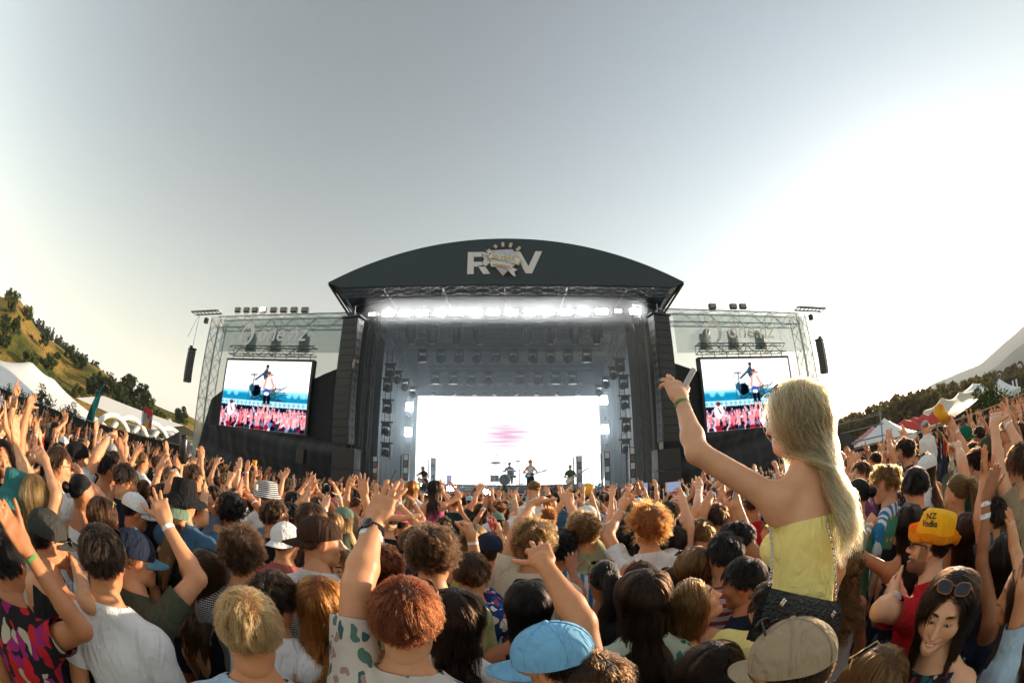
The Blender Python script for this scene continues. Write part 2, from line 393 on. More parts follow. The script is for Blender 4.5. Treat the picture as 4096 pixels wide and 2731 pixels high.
def head_prims(C, H, s, sex='m', smile=0.0, jaw=1.0, fat=1.0):
    def e(c, r, M=None, **kw): return ell(C + H @ (np.array(c) * s), np.array(r) * s, 'head', H if M is None else H @ M, **kw)
    def cp(a, b, ra, rb, **kw): return cap(C + H @ (np.array(a) * s), C + H @ (np.array(b) * s), ra * s, rb * s, 'head', **kw)
    f = sex == 'f'; P = []
    P.append(e((0, -.012, .022), (.076 * (1 + (fat - 1) * .6), .098, .098)))
    P.append(e((0, .022, -.035), (.062 * fat, .068, .082), k=.03))
    cz = -.095 if f else -.103
    for x in (-1, 1): P.append(cp((x * .032 * fat, .02, -.08), (0, .066, cz), (.024 if f else .026) * jaw, .018 if f else .02, k=.03))
    P.append(e((0, .075, cz + .003), (.016, .015, .015), k=.02))
    P.append(cp((-.034, .079, .026), (.034, .079, .026), .011 if f else .0135, .011 if f else .0135, k=.018))
    for x in (-1, 1): P.append(e((x * .044 * fat, .060, -.026), ((.027, .025, .029) if f else (.023, .021, .024)), k=.022))
    for x in (-1, 1): P.append(e((x * .0315, .099, .001), (.0165, .0135, .0115), k=.012, cut=True))
    for x in (-1, 1):
        P.append(cp((x * .019, .0865, .0055), (x * .044, .0815, .0055), .0052, .0052, k=.004)); P.append(cp((x * .02, .0845, -.0085), (x * .042, .0805, -.0075), .0042, .0042, k=.004))
    P.append(cp((0, .089, .012), (0, .109, -.03), .0085, .0105, k=.012)); P.append(e((0, .112, -.034), (.0105, .0125, .0095), k=.008))
    for x in (-1, 1): P.append(e((x * (.0108 if f else .0125), .098, -.037), ((.007, .0095, .0065) if f else (.0085, .011, .0075)), k=.007))
    w = .021 + .013 * smile
    P.append(cp((-w, .083 - .004 * smile, -.064 + .011 * smile), (0, .0945, -.0635), .006, .0075, k=.006)); P.append(cp((w, .083 - .004 * smile, -.064 + .011 * smile), (0, .0945, -.0635), .006, .0075, k=.006))
    P.append(cp((-w * .8, .083, -.077 - .004 * smile), (0, .0925, -.079 - .006 * smile), .006, .008, k=.006)); P.append(cp((w * .8, .083, -.077 - .004 * smile), (0, .0925, -.079 - .006 * smile), .006, .008, k=.006))
    if smile > .3: P.append(e((0, .101, -.071 - .003 * smile), (.020 + .011 * smile, .019, 0.0078 * smile + .002), k=.004, cut=True))
    for x in (-1, 1):
        Me = np.array(Matrix.Rotation(R(-14 * x), 3, 'Z') @ Matrix.Rotation(R(-12), 3, 'X'))
        P.append(e((x * .0775, -.008, -.012), (.0075, .019, .031), Me, k=.01)); P.append(e((x * .084, -.012, .0), (.0065, .012, .018), Me, k=.006, cut=True))
    return P

def body_prims(sp):
    s = sp['s']; f = sp['sex'] == 'f'; zh = sp['zh']; w = sp.get('w', 1.0)
    C = np.array([0, .02 * s, zh]); H = rotm(*sp.get('head', (0, 0, 0)))
    sh = (.152 if f else .178) * s * w; zs = zh - .285 * s; zn = zh - .13 * s; hip = zh - .83 * s
    ln = math.tan(R(sp.get('lean', 0)))                               # forward lean of the torso (positive leans the head forward of the hips)
    def q(x, y, z): return np.array([x, y - (zh - z) * ln, z])
    P = []
    T = 'torso'
    P.append(cap(C + H @ (np.array([0, -.022, -.06]) * s), q(0, -.012 * s, zh - .215 * s), (.047 if f else .056) * s, (.055 if f else .066) * s, 'neck', k=.03))
    for x in (-1, 1):
        P.append(cap(q(x * .025 * s, -.018 * s, zh - .165 * s), q(x * sh * .88, -.012 * s, zs + .018 * s), (.034 if f else .044) * s, (.044 if f else .052) * s, T, k=.04))
    P.append(ell(q(0, -.012 * s, zh - .385 * s), (sh * .93, (.098 if f else .112) * s, .165 * s), T, k=.05))
    if f:
        for x in (-1, 1): P.append(ell(q(x * .068 * s, .068 * s, zh - .43 * s), (.064 * s, .058 * s, .06 * s), T, k=.03))
    else: P.append(ell(q(0, .03 * s, zh - .375 * s), (sh * .8, .09 * s, .10 * s), T, k=.04))
    P.append(ell(q(0, -.008 * s, zh - .58 * s), ((.118 if f else .142) * s * w, (.09 if f else .102) * s * w, .16 * s), T, k=.06))
    P.append(ell(q(0, -.014 * s, zh - .765 * s), ((.158 if f else .152) * s * w, (.118 if f else .112) * s * w, .115 * s), T, k=.06))
    J = dict(C=C, H=H, zs=zs, sh=sh, zn=zn, hip=hip, wr=[None, None], el=[None, None], hd=[None, None])
    for i, x in enumerate((-1, 1)):
        S = q(x * sh, -.012 * s, zs); arm = sp['arms'][i]
        if arm is None:
            E = S + np.array([x * .06, -.03, -.275]) * s; W = E + np.array([x * -.0, .07, -.23]) * s; D = np.array([0, .2, -1.]); N = np.array([-x, 0, 0.]); pose = 'relaxed'
        else:
            E, W, D, N, pose = [np.asarray(arm[k], float) if k != 'pose' else arm[k] for k in ('el', 'wr', 'hd', 'pn', 'pose')]
        # the shoulder rises and turns towards a raised arm
        up = unit(E - S)[2]
        if up > 0: S = S + np.array([-x * .018, 0, .045]) * s * up
        ub = (.039 if f else .047) * s * sp.get('aw', 1.0); wb = (.0235 if f else .0285) * s
        P.append(cap(q(x * sh * .82, -.012 * s, zs - .01 * s), S, .058 * s if not f else .047 * s, (.05 if f else .061) * s, T, k=.04))
        P.append(cap(S, E, (.047 if f else .058) * s * sp.get('aw', 1.0), ub * .92, 'uarm%d' % i, k=.03))
        mid = E + (W - E) * .28
        P.append(cap(E, mid, ub * .9, ub * .96, 'farm%d' % i, k=.02)); P.append(cap(mid, W, ub * .96, wb, 'farm%d' % i, k=.02))
        J['el'][i], J['wr'][i], J['hd'][i] = E, W, D
        J.setdefault('S', [None, None])[i] = S
        J.setdefault('hand', []).append(hand_prims(W, D, N, x * (1 if True else 1), pose, s * (.93 if f else 1.03), 'hand%d' % i) + [cap(E + (W - E) * .72, W, wb * 1.18 + .001, wb + .0012, 'hand%d' % i, k=.012)])
    for i, x in enumerate((-1, 1)):
        hp = q(x * .088 * s, -.01 * s, hip)
        if sp.get('sit'):
            kn = q(x * .15 * s, .40 * s, hip - .04 * s); an = kn + np.array([0, -.04, -.40]) * s
        else:
            kn = np.array([x * .10 * s, hp[1] * .5 + .02, hip * .53]); an = np.array([x * .11 * s, -.02, .085])
        P.append(cap(hp, kn, .088 * s, .058 * s, 'thigh%d' % i, k=.03)); P.append(cap(kn, an, .056 * s, .036 * s, 'shin%d' % i, k=.02))
        P.append(cap(an + np.array([0, -.02, -.045]), an + np.array([x * .02, .15, -.055]), .038 * s, .03 * s, 'foot', k=.02))
    return P, J

def vnormals(V, Q):
    n = np.cross(V[Q[:, 2]] - V[Q[:, 0]], V[Q[:, 3]] - V[Q[:, 1]]); N = np.zeros_like(V)
    for i in range(4): np.add.at(N, Q[:, i], n)
    return N / np.maximum(np.linalg.norm(N, axis=1), 1e-9)[:, None]
def snoise(V, f, seed=0):
    r = np.random.default_rng(seed); o = np.zeros(len(V))
    for i in range(5):
        k = r.normal(size=3); k = k / np.linalg.norm(k) * f * (0.7 + .6 * r.random()); o += np.sin(V @ k + r.random() * 6.28 + 1.5 * np.sin(V @ np.roll(k, 1) * .7))
    return o / 5
def label(V, prims):
    D = np.stack([pdist(p, V.astype(np.float32)) for p in prims], 1); b = D.argmin(1)
    g = np.array([p['g'] for p in prims])[b]
    t = np.zeros(len(V))
    return g, t
def axis_t(V, a, b):
    ab = b - a; return ((V - a) @ ab) / (ab @ ab)
def compact(V, Q, *attrs):
    u, inv = np.unique(Q, return_inverse=True); return (V[u], inv.reshape(Q.shape)) + tuple(a[u] for a in attrs)

def garment(V, Q, N, g, J, sp, kind, off=.012, sleeve=.6, hem=None, neck=(-.150, .28), seed=0, strap=.105, top=None):
    """cloth cut from the body's own surface and lifted off it"""
    s = sp['s']; zh = sp['zh']; V2 = V.copy(); ins = np.zeros(len(V), bool)
    hem = zh - .80 * s if hem is None else hem
    tor = (g == 'torso') | (g == 'neck'); leg = np.char.startswith(g, 'thigh') | np.char.startswith(g, 'shin')
    ok = tor.copy()
    if kind in ('trousers', 'shorts'):
        ok = tor | leg; top = zh - .70 * s; bot = zh - 1.22 * s if kind == 'shorts' else .12
        ins = ok & (V[:, 2] < top) & (V[:, 2] > bot); V2[ok, 2] = np.clip(V[ok, 2], bot, top)
    else:
        nn = unit((0, neck[1], 1)); pn = np.array([0, -.03 * s, zh + neck[0] * s]); h = (V - pn) @ nn
        if kind == 'tube': h = V[:, 2] - top; nn = np.array([0, 0, 1.])
        ins |= tor & (h < 0) & (V[:, 2] > hem); m = tor & (h > 0); V2[m] -= h[m, None] * nn
        ok |= leg; V2[(tor | leg), 2] = np.maximum(V2[(tor | leg), 2], hem)
        if kind == 'tube' and sp.get('sit'): ins |= np.char.startswith(g, 'thigh') & (V[:, 1] < .30 * s)
        if kind == 'tank':
            az = zh - .36 * s; big = tor & (np.abs(V[:, 0]) > strap * s) & (V[:, 2] > az); ins &= ~big
            V2[big, 0] = np.sign(V[big, 0]) * strap * s
        if kind in ('tee', 'long'):
            for i in (0, 1):
                a, b, c = J['S'][i], J['el'][i], J['wr'][i]; ua = g == 'uarm%d' % i; t = axis_t(V, a, b)
                if kind == 'tee':
                    ins |= ua & (t < sleeve); m = ua & (t > sleeve); V2[m] -= (t[m, None] - sleeve) * (b - a); ok |= ua
                else:
                    fa = g == 'farm%d' % i; t2 = axis_t(V, b, c); ins |= ua | (fa & (t2 < sleeve)); m = fa & (t2 > sleeve); V2[m] -= (t2[m, None] - sleeve) * (c - b); ok |= ua | fa
    keep = ok[Q].all(1) & ins[Q].any(1); Q2 = Q[keep]
    if len(Q2) == 0: return None
    V3, Q3, N3, g3, Vo = compact(V2, Q2, N, g, V)
    o = np.full(len(V3), off)
    if kind in ('tee', 'long', 'tank', 'trousers', 'shorts'):
        arm = np.char.startswith(g3, 'uarm') | np.char.startswith(g3, 'farm')
        if kind == 'tee':
            for i in (0, 1):
                t = np.clip(axis_t(V3, J['S'][i], J['el'][i]), 0, 1); a = g3 == 'uarm%d' % i; o[a] += .016 * t[a] * (1.1 if sp['sex'] == 'm' else .5)
        low = np.clip((zh - .42 * s - V3[:, 2]) / .35, 0, 1); o[~arm] += (.022 if sp['sex'] == 'm' and kind != 'tank' else .006) * low[~arm]
    wr = snoise(V3 * np.array([1, 1, .45]), 38, seed) * .0085 + snoise(V3, 85, seed + 1) * .0022
    if kind == 'tube': wr = np.sin((V3[:, 2] + .35 * np.abs(V3[:, 0]) ** 1.2 * 0 + .02 * np.sin(V3[:, 0] * 9 + seed)) * 190) * .0022 * np.clip((zh - .5 * s - V3[:, 2]) / .06, 0, 1) + snoise(V3, 30, seed) * .001
    V3 = V3 + N3 * (o + np.maximum(wr, -off + .004))[:, None]
    return V3, Q3

def hair_mask(d, style='n'):
    """d: directions on the skull, head space. How far inside the hairline (positive inside)."""
    az = np.arctan2(np.abs(d[:, 0]), -d[:, 1])                       # 0 at the back, pi at the front
    t = az / math.pi
    line = np.interp(t, [0, .3, .48, .56, .72, .85, 1], [-.62, -.5, -.26, .12, .38, .55, .6])
    return d[:, 2] - line

def hair_strands(J, sp, style, n=2500, L=None, seed=0, width=.0011, hat=False, vol=1.0, part=0.0, fall=(0.0, .085), spread=0.0, amp=1.0):
    """strands that grow from the scalp, flow off the crown, fall and rest on head, neck and back"""
    r = np.random.default_rng(seed); s = sp['s']; C, H = J['C'], J['H']
    P = dict(short=(.055, 8, .28, .55, 0, 0), crop=(.024, 6, .3, .4, 0, 0), mop=(.075, 9, .42, .7, .003, 60), curly=(.062, 14, .75, .5, .0085, 130), afro=(.072, 14, 1.6, .05, .008, 150), long=(.42, 18, .2, 1.7, .0015, 14),
             wavy=(.46, 22, .22, 1.7, .007, 30), ringlet=(.40, 28, .35, 1.5, .011, 80), pony=(.13, 10, .05, .0, 0, 0), bun=(.12, 9, .05, .0, 0, 0), buzz=(.008, 3, 1, 0, 0, 0), messy=(.065, 9, .6, .4, .005, 55))[style]
    L0, ns, lift, grav, camp, cfreq = P; L0 = (L or L0) * s
    ng = max(60, int(n / 14))
    rad = np.array([.0775, .0995, .0995]) * s; cen = np.array([0, -.012, .022]) * s
    d = r.normal(size=(ng * 6, 3)); d /= np.linalg.norm(d, axis=1)[:, None]; mk = hair_mask(d); ok = mk > 0
    if hat: ok &= d[:, 2] < -.12; L0 = L0 if L0 > .16 else min(L0, .018); lift = 0; vol *= .3
    d = d[ok][:ng]; mk = mk[ok][:ng]; ng = len(d)
    nrm = d.copy(); p = cen + d * rad
    whorl = np.array([.012, -.055, .10]) * s
    crown = p - whorl; fl = crown - nrm * (crown * nrm).sum(1)[:, None]; fl /= np.maximum(np.linalg.norm(fl, axis=1), 1e-6)[:, None]
    if style in ('long', 'wavy', 'ringlet'):
        prt = np.stack([np.sign(d[:, 0] - part + 1e-4) * 1.0, np.full(ng, -.35), np.zeros(ng)], 1); fl = np.where((d[:, 2] > .45)[:, None], .4 * fl + prt, fl + np.array([0, -.25, -.3]))
        fl -= nrm * (fl * nrm).sum(1)[:, None]; fl /= np.maximum(np.linalg.norm(fl, axis=1), 1e-6)[:, None]
    if style in ('pony', 'bun'):
        knot = np.array([0, -.118, .035 if style == 'pony' else .02]) * s; fl = knot - p + np.array([[0, 0, .22]]) * np.maximum(d[:, 1:2], 0); fl -= nrm * (fl * nrm).sum(1)[:, None]; fl /= np.maximum(np.linalg.norm(fl, axis=1), 1e-6)[:, None]
    if style in ('messy', 'mop', 'curly', 'afro'): fl = fl + r.normal(size=fl.shape) * .35
    if style in ('short', 'mop', 'crop'): fl = fl + r.normal(size=fl.shape) * .24 + np.where((d[:, 2] > .5)[:, None], np.array([[.25, .55, 0]]), np.array([[0, 0, -.5]]))
    Ls = np.full(ng, L0) * (.8 + .4 * r.random(ng))
    if style in ('short', 'crop', 'mop', 'messy'): Ls *= np.clip(.30 + .85 * (d[:, 2] + .35), .16, 1.05)
    if style == 'curly': Ls *= np.clip(.65 + .5 * (d[:, 2] + .2), .5, 1.1)
    Hs = H
    pw = C + p @ Hs.T; nw = nrm @ Hs.T; fw = fl @ Hs.T
    ells = [(C + Hs @ cen, rad + .004 * s, Hs)]
    zh = sp['zh']
    ells.append((C + Hs @ (np.array([0, .012, -.06]) * s), np.array([.062, .07, .10]) * s, Hs))
    body = [(np.array([0, -.014 * s, zh - .25 * s]), np.array([.075, .085, .14]) * s), (np.array([0, -.02 * s, zh - .40 * s]), np.array([J['sh'] + .015 * s, .135 * s, .2 * s])), (np.array([0, -.02 * s, zh - .62 * s]), np.array([.16, .128, .25]) * s)]
    dirv = nw * lift * vol + fw; dirv /= np.linalg.norm(dirv, axis=1)[:, None]
    G = np.zeros((ng, ns + 1, 3)); G[:, 0] = pw; cur = pw.copy(); step = Ls / ns
    side = np.sign((pw - C) @ Hs[:, 0] + 1e-4)[:, None] * np.array([[1., 0, 0]])
    for i in range(ns):
        dirv = dirv + np.array([0, 0, -1.]) * grav * (1.0 / ns) * 3.2 + r.normal(size=dirv.shape) * .05
        if style in ('long', 'wavy', 'ringlet') : dirv = dirv + np.array([0, -.02, 0]) + side * .012
        dirv /= np.linalg.norm(dirv, axis=1)[:, None]; cur = cur + dirv * step[:, None]
        for (c, rr, M) in ells:
            q = ((cur - c) @ M) / (rr + .0006 * i * vol); l = np.linalg.norm(q, axis=1); ins = l < 1
            cur[ins] = c + (q[ins] / l[ins, None] * (rr + .0006 * i * vol)) @ M.T
        if L0 > .16:
            c, rr, M = ells[0]; rq = rr + (.010 + .0012 * i) * vol * s; q = ((cur - c) @ M) / rq; l = np.linalg.norm(q, axis=1); hug = (l > 1) & (cur[:, 2] > C[2] - .05 * s)   # lies close over the skull
            cur[hug] += ((c + (q[hug] / l[hug, None] * rq) @ M.T) - cur[hug]) * .75
            lowz = np.clip((C[2] - .03 * s - cur[:, 2]) / (.18 * s), 0, 1)
            cur[:, 0] += (np.clip(cur[:, 0], (fall[0] - fall[1] - spread * lowz) * s, (fall[0] + fall[1] + spread * lowz) * s) - cur[:, 0]) * .22 * lowz + fall[0] * s * .10 * lowz * (np.abs(cur[:, 0] - fall[0] * s) > fall[1] * s)
            for (c, rr) in body:                                     # hair lies on the back: pushed backwards, not sideways
                q = (cur - c) / rr; qq = 1 - q[:, 0] ** 2 - q[:, 2] ** 2; ins = (qq > 0) & (np.abs(q[:, 1]) < np.sqrt(np.maximum(qq, 0))); fr = ins & (cur[:, 1] > c[1] + .55 * rr[1])
                cur[ins, 1] = c[1] - np.sqrt(qq[ins]) * rr[1] - .0008 * r.random(ins.sum()) * 8; cur[fr, 1] = c[1] + np.sqrt(qq[fr]) * rr[1]
        dirv = cur - G[:, i]; dirv /= np.maximum(np.linalg.norm(dirv, axis=1), 1e-9)[:, None]
        G[:, i + 1] = cur
    # many strands follow each guide
    gi = r.integers(0, ng, n); jit = r.normal(size=(n, 3)) * (.010 if style != 'buzz' else .012) * s; nn = nw[gi]
    jit -= nn * (jit * nn).sum(1)[:, None]
    t = np.linspace(0, 1, ns + 1)[None, :, None]
    cl = .72 if style in ('long', 'wavy', 'ringlet', 'curly', 'short', 'messy', 'mop') else .2
    S = G[gi] + jit[:, None, :] * (1 - cl * t) + nn[:, None, :] * (r.random((n, 1, 1)) * (.007 if style in ('short', 'crop', 'long', 'wavy', 'pony', 'bun') else .011) * s * vol * np.minimum(t * 3, 1))
    if style in ('pony', 'bun'):
        # combed back: each strand runs over the skull to the knot
        dr = r.normal(size=(n * 4, 3)); dr /= np.linalg.norm(dr, axis=1)[:, None]; dr = dr[hair_mask(dr) > 0][:n]; n = len(dr); dk = (knot - cen) / rad; dk /= np.linalg.norm(dk)
        om = np.arccos(np.clip(dr @ dk, -1, 1))[:, None]; tt = np.linspace(0, 1, ns + 1)[None]; so = np.maximum(np.sin(om), 1e-4)
        q = (np.sin((1 - tt) * om) / so)[..., None] * dr[:, None] + (np.sin(tt * om) / so)[..., None] * dk
        q[..., 2] += np.sin(tt * math.pi) * .04 * np.clip(dr[:, 1:2] + .2, 0, 1); q /= np.linalg.norm(q, axis=2)[..., None]
        lay = 1.015 + .02 * np.minimum(tt * 4, 1) + .02 * r.random((n, 1)); S = C + ((cen + q * rad * lay[..., None]) @ Hs.T); S += r.normal(size=(n, 1, 3)) * .002 * s; t = tt[..., None]
    S += np.cumsum(r.normal(size=S.shape), 1) * (.0006 if style in ('long', 'short', 'crop', 'pony', 'bun') else .0013) * s * np.minimum(t * 4, 1)
    if camp:
        ph = r.random(ng)[gi] * 6.28 + r.normal(size=n) * .35; am_ = camp * amp * s * (.7 + .6 * r.random(n)); a = t * L0 * cfreq + ph[:, None, None]
        tt = nw[gi]; bb = np.cross(tt, np.array([0, 0, 1.]) + r.normal(size=(n, 3)) * .2); bb /= np.maximum(np.linalg.norm(bb, axis=1), 1e-6)[:, None]
        wgt = np.minimum(t * 3.5, 1) * am_[:, None, None]
        S += (np.cos(a) * bb[:, None, :] + np.sin(a) * tt[:, None, :]) * wgt
    ext = []
    if style == 'pony':
        m = n // 3; ts = np.linspace(0, 1, ns + 1)[None, :, None]; kn = C + Hs @ knot; ln = .30 * s * (.75 + .4 * r.random((m, 1, 1)))
        back = Hs @ np.array([0, -1., .1]); sp0 = r.normal(size=(m, 1, 3)) * .012 * s
        ext = kn + sp0 * (1 + 1.3 * ts * (1 - ts * .5)) + back * .075 * s * np.sin(np.minimum(ts * 2.2, 1.57)) + np.array([0, 0, -1.]) * ln * np.maximum(ts - .12, 0) + np.array([0, 0, .03 * s]) * np.sin(np.minimum(ts * 6, 3.14))
        S = np.concatenate([S, ext])
    if style == 'bun':
        m = n // 3; kn = C + Hs @ (knot + np.array([0, -.025, .0]) * s); a0 = r.random((m, 1)) * 6.28; ts = np.linspace(0, 3.6, ns + 1)[None, :]
        Rb = .038 * s * (.75 + .3 * r.random((m, 1))); el = r.normal(size=(m, 1)) * .7
        ext = kn + np.stack([Rb * np.cos(a0 + ts) * np.cos(el), Rb * np.sin(el) * .9 + 0 * ts, Rb * np.sin(a0 + ts) * np.cos(el)], -1) @ Hs.T
        S = np.concatenate([S, ext])
    return S.astype(np.float32), width
def curves(name, S, width, tip=.35):
    n, k, _ = S.shape; cu = bpy.data.hair_curves.new(name); cu.add_curves([k] * n)
    cu.attributes["position"].data.foreach_set("vector", np.ascontiguousarray(S).ravel())
    a = cu.attributes.get("radius") or cu.attributes.new("radius", 'FLOAT', 'POINT')
    a.data.foreach_set("value", np.tile(np.linspace(width, width * tip, k).astype(np.float32), n))
    return cu

def tint_head(V, C, H, s, beard=0.0, brow=(.25, .2, .18), lips=(1.0, .62, .6), makeup=False):
    q = ((V - C) @ H) / s; T = np.ones((len(V), 4), np.float32)
    def blob(c, r, col, k=1.0):
        d = (((q - np.array(c)) / np.array(r)) ** 2).sum(1); w = np.clip(1.35 - d, 0, 1)[:, None] * k; T[:, :3] = T[:, :3] * (1 - w) + T[:, :3] * np.array(col) * w
    front = q[:, 1] > .05
    for x in (-1, 1):
        blob((x * .033, .09, .0275), (.0205, .03, .0052), brow); blob((x * .0315, .085, .0005), (.0165, .02, .007), (.32, .25, .22) if not makeup else (.25, .17, .16))
        blob((x * .045, .075, -.028), (.022, .03, .02), (1.04, .8, .76), .5); blob((x * .08, -.01, -.012), (.02, .03, .035), (1.05, .78, .72), .6)
    blob((0, .095, -.0705), (.025, .03, .0115), lips); blob((0, .118, -.034), (.016, .02, .014), (1.05, .82, .78), .6)
    if beard:
        w = (q[:, 1] > -.02) & (q[:, 2] < -.042 - .35 * np.maximum(0, q[:, 1] - .03) * 0) & (np.abs(q[:, 0]) > .0); band = np.clip((-.05 - q[:, 2]) / .012, 0, 1) * np.clip((q[:, 1] + .02) / .02, 0, 1)
        sb = np.clip((.03 - np.abs(q[:, 1] - .025)) / .01, 0, 1) * np.clip((.012 - q[:, 2]) / .01, 0, 1) * (np.abs(q[:, 0]) > .04)
        mus = np.clip(1.3 - (((q - np.array([0, .1, -.053])) / np.array([.027, .03, .007])) ** 2).sum(1), 0, 1)
        lip = np.clip(1.4 - (((q - np.array([0, .1, -.071])) / np.array([.022, .03, .009])) ** 2).sum(1), 0, 1)
        b = np.clip(np.maximum(np.maximum(band, sb * .8), mus) - lip, 0, 1)[:, None] * beard; T[:, :3] *= 1 - b * np.array([.78, .8, .8])
    return T

def ring_band(W, D, r, h, th=.0025, n=20, squash=.82):
    D = unit(D); a = unit(np.cross(D, (0.3, .2, 1))); b = np.cross(D, a); V = []; F = []
    for k in range(n):
        q = 2 * math.pi * k / n; e = a * math.cos(q) + b * math.sin(q) * squash
        for (rr, hh) in ((r, -h), (r + th, -h), (r + th, h), (r, h)): V.append(W + e * rr + D * hh)
    for k in range(n):
        k2 = (k + 1) % n
        for j in range(4): F.append((k * 4 + j, k * 4 + (j + 1) % 4, k2 * 4 + (j + 1) % 4, k2 * 4 + j))
    return V, F

def to_head(J, s, fn):
    C, H = J['C'], J['H']
    return [C + H @ (np.asarray(p, float) * s) for p in fn]

def cap_parts(J, s, back=False, tilt=-6, yaw=0, brimL=.078):
    """crown, six seams, button and a curved peak of a baseball cap"""
    Rz = np.array(Matrix.Rotation(R(180 if back else 0) + R(yaw), 3, 'Z') @ Matrix.Rotation(R(tilt), 3, 'X'))
    cen = np.array([0, -.012, .034]); rad = np.array([.091, .112, .096])
    T = lambda V: to_head(J, s, [cen + Rz @ np.asarray(v) for v in V])
    nu, nv = 36, 12; V = []; F = []
    for i in range(nu):
        a = 2 * math.pi * i / nu
        for j in range(nv + 1):
            e = j / nv * (math.pi / 2 + .22) - .22
            bulge = 1 + .012 * math.cos(6 * a) * math.cos(e) + .02 * (e > .2) * math.sin(min(1, e) * 3.1) * (1 if math.sin(a) > 0 else .3)
            V.append((rad[0] * math.cos(a) * math.cos(max(e, -.1)) * bulge, rad[1] * math.sin(a) * math.cos(max(e, -.1)) * bulge, rad[2] * math.sin(e) * bulge))
    for i in range(nu):
        for j in range(nv):
            i2 = (i + 1) % nu; F.append((i * (nv + 1) + j, i2 * (nv + 1) + j, i2 * (nv + 1) + j + 1, i * (nv + 1) + j + 1))
    crown = (T(V), F)
    seams = MB()
    for k in range(6):
        a = 2 * math.pi * (k + .5) / 6
        pts = [(rad[0] * math.cos(a) * math.cos(e) * 1.005, rad[1] * math.sin(a) * math.cos(e) * 1.005, rad[2] * math.sin(e) * 1.012) for e in np.linspace(-.15, 1.5, 9)]
        seams.tube(T(pts), .0013 * s, 4)
    bt = MB(); bt.lathe([(.0, .006), (.006, .005), (.009, .0), (.009, -.004)], 10)
    button = (T([np.array(v) + np.array([0, 0, rad[2] + .001]) for v in bt.V]), bt.F)
    V = []; F = []; na, nr = 22, 6
    for lay in (0, -.0035):
        for i in range(na + 1):
            a = R(90 - 66 + 132 * i / na); q = (i / na - .5) * 2
            for j in range(nr + 1):
                f = j / nr; ext = brimL * (1 - abs(q) ** 2.6) * f
                x = rad[0] * 1.0 * math.cos(a) * (1 + .10 * f * (1 - abs(q) ** 3)); y = rad[1] * math.sin(a) + ext
                V.append((x, y, -.012 - .26 * x * x / .09 - .10 * f * brimL * 2 + .0 + lay))
    m = (na + 1) * (nr + 1)
    for i in range(na):
        for j in range(nr):
            a0, b0 = i * (nr + 1) + j, (i + 1) * (nr + 1) + j
            F.append((a0, a0 + 1, b0 + 1, b0)); F.append((m + a0, m + b0, m + b0 + 1, m + a0 + 1))
        F.append((i * (nr + 1) + nr, m + i * (nr + 1) + nr, m + (i + 1) * (nr + 1) + nr, (i + 1) * (nr + 1) + nr))
    return crown, (T([v for v in seams.V]) if False else seams), button, (T(V), F), (T, rad)

def bucket_parts(J, s, up=False, wide=1.0, tilt=-4, soft=.0):
    Rz = np.array(Matrix.Rotation(R(tilt), 3, 'X')); cen = np.array([0, -.012, .035])
    if up: prof = [(.0, .115), (.04, .114), (.072, .108), (.083, .095), (.088, .06), (.094, .012), (.098, -.002), (.112, -.012), (.122, -.004), (.127, .016), (.129, .03)]
    else: prof = [(.0, .108), (.045, .107), (.073, .102), (.083, .09), (.088, .055), (.094, .012), (.108, -.012), (.126 * wide, -.036), (.142 * wide, -.06)]
    n = 40; V = []; F = []
    for i, (r, z) in enumerate(prof):
        for k in range(n):
            a = 2 * math.pi * k / n; w = 1 + .022 * math.sin(3 * a + i * .2) * (i > 5) + .012 * math.sin(7 * a + 1.3)
            V.append((r * math.cos(a) * w, r * 1.17 * math.sin(a) * w, z + (.010 * math.sin(2 * a + .6) + .006 * math.sin(5 * a)) * (i > 6)))
    for i in range(len(prof) - 1):
        for k in range(n): F.append((i * n + k, (i + 1) * n + k, (i + 1) * n + (k + 1) % n, i * n + (k + 1) % n))
    T = lambda W: to_head(J, s, [cen + Rz @ np.asarray(v) for v in W])
    nb = 6 * n
    crownF = [f for f in F if max(f) < nb + 1 * n and min(f) < 5 * n]; brimF = [f for f in F if f not in set(crownF)]
    return (T(V), crownF), (T(V), brimF), T

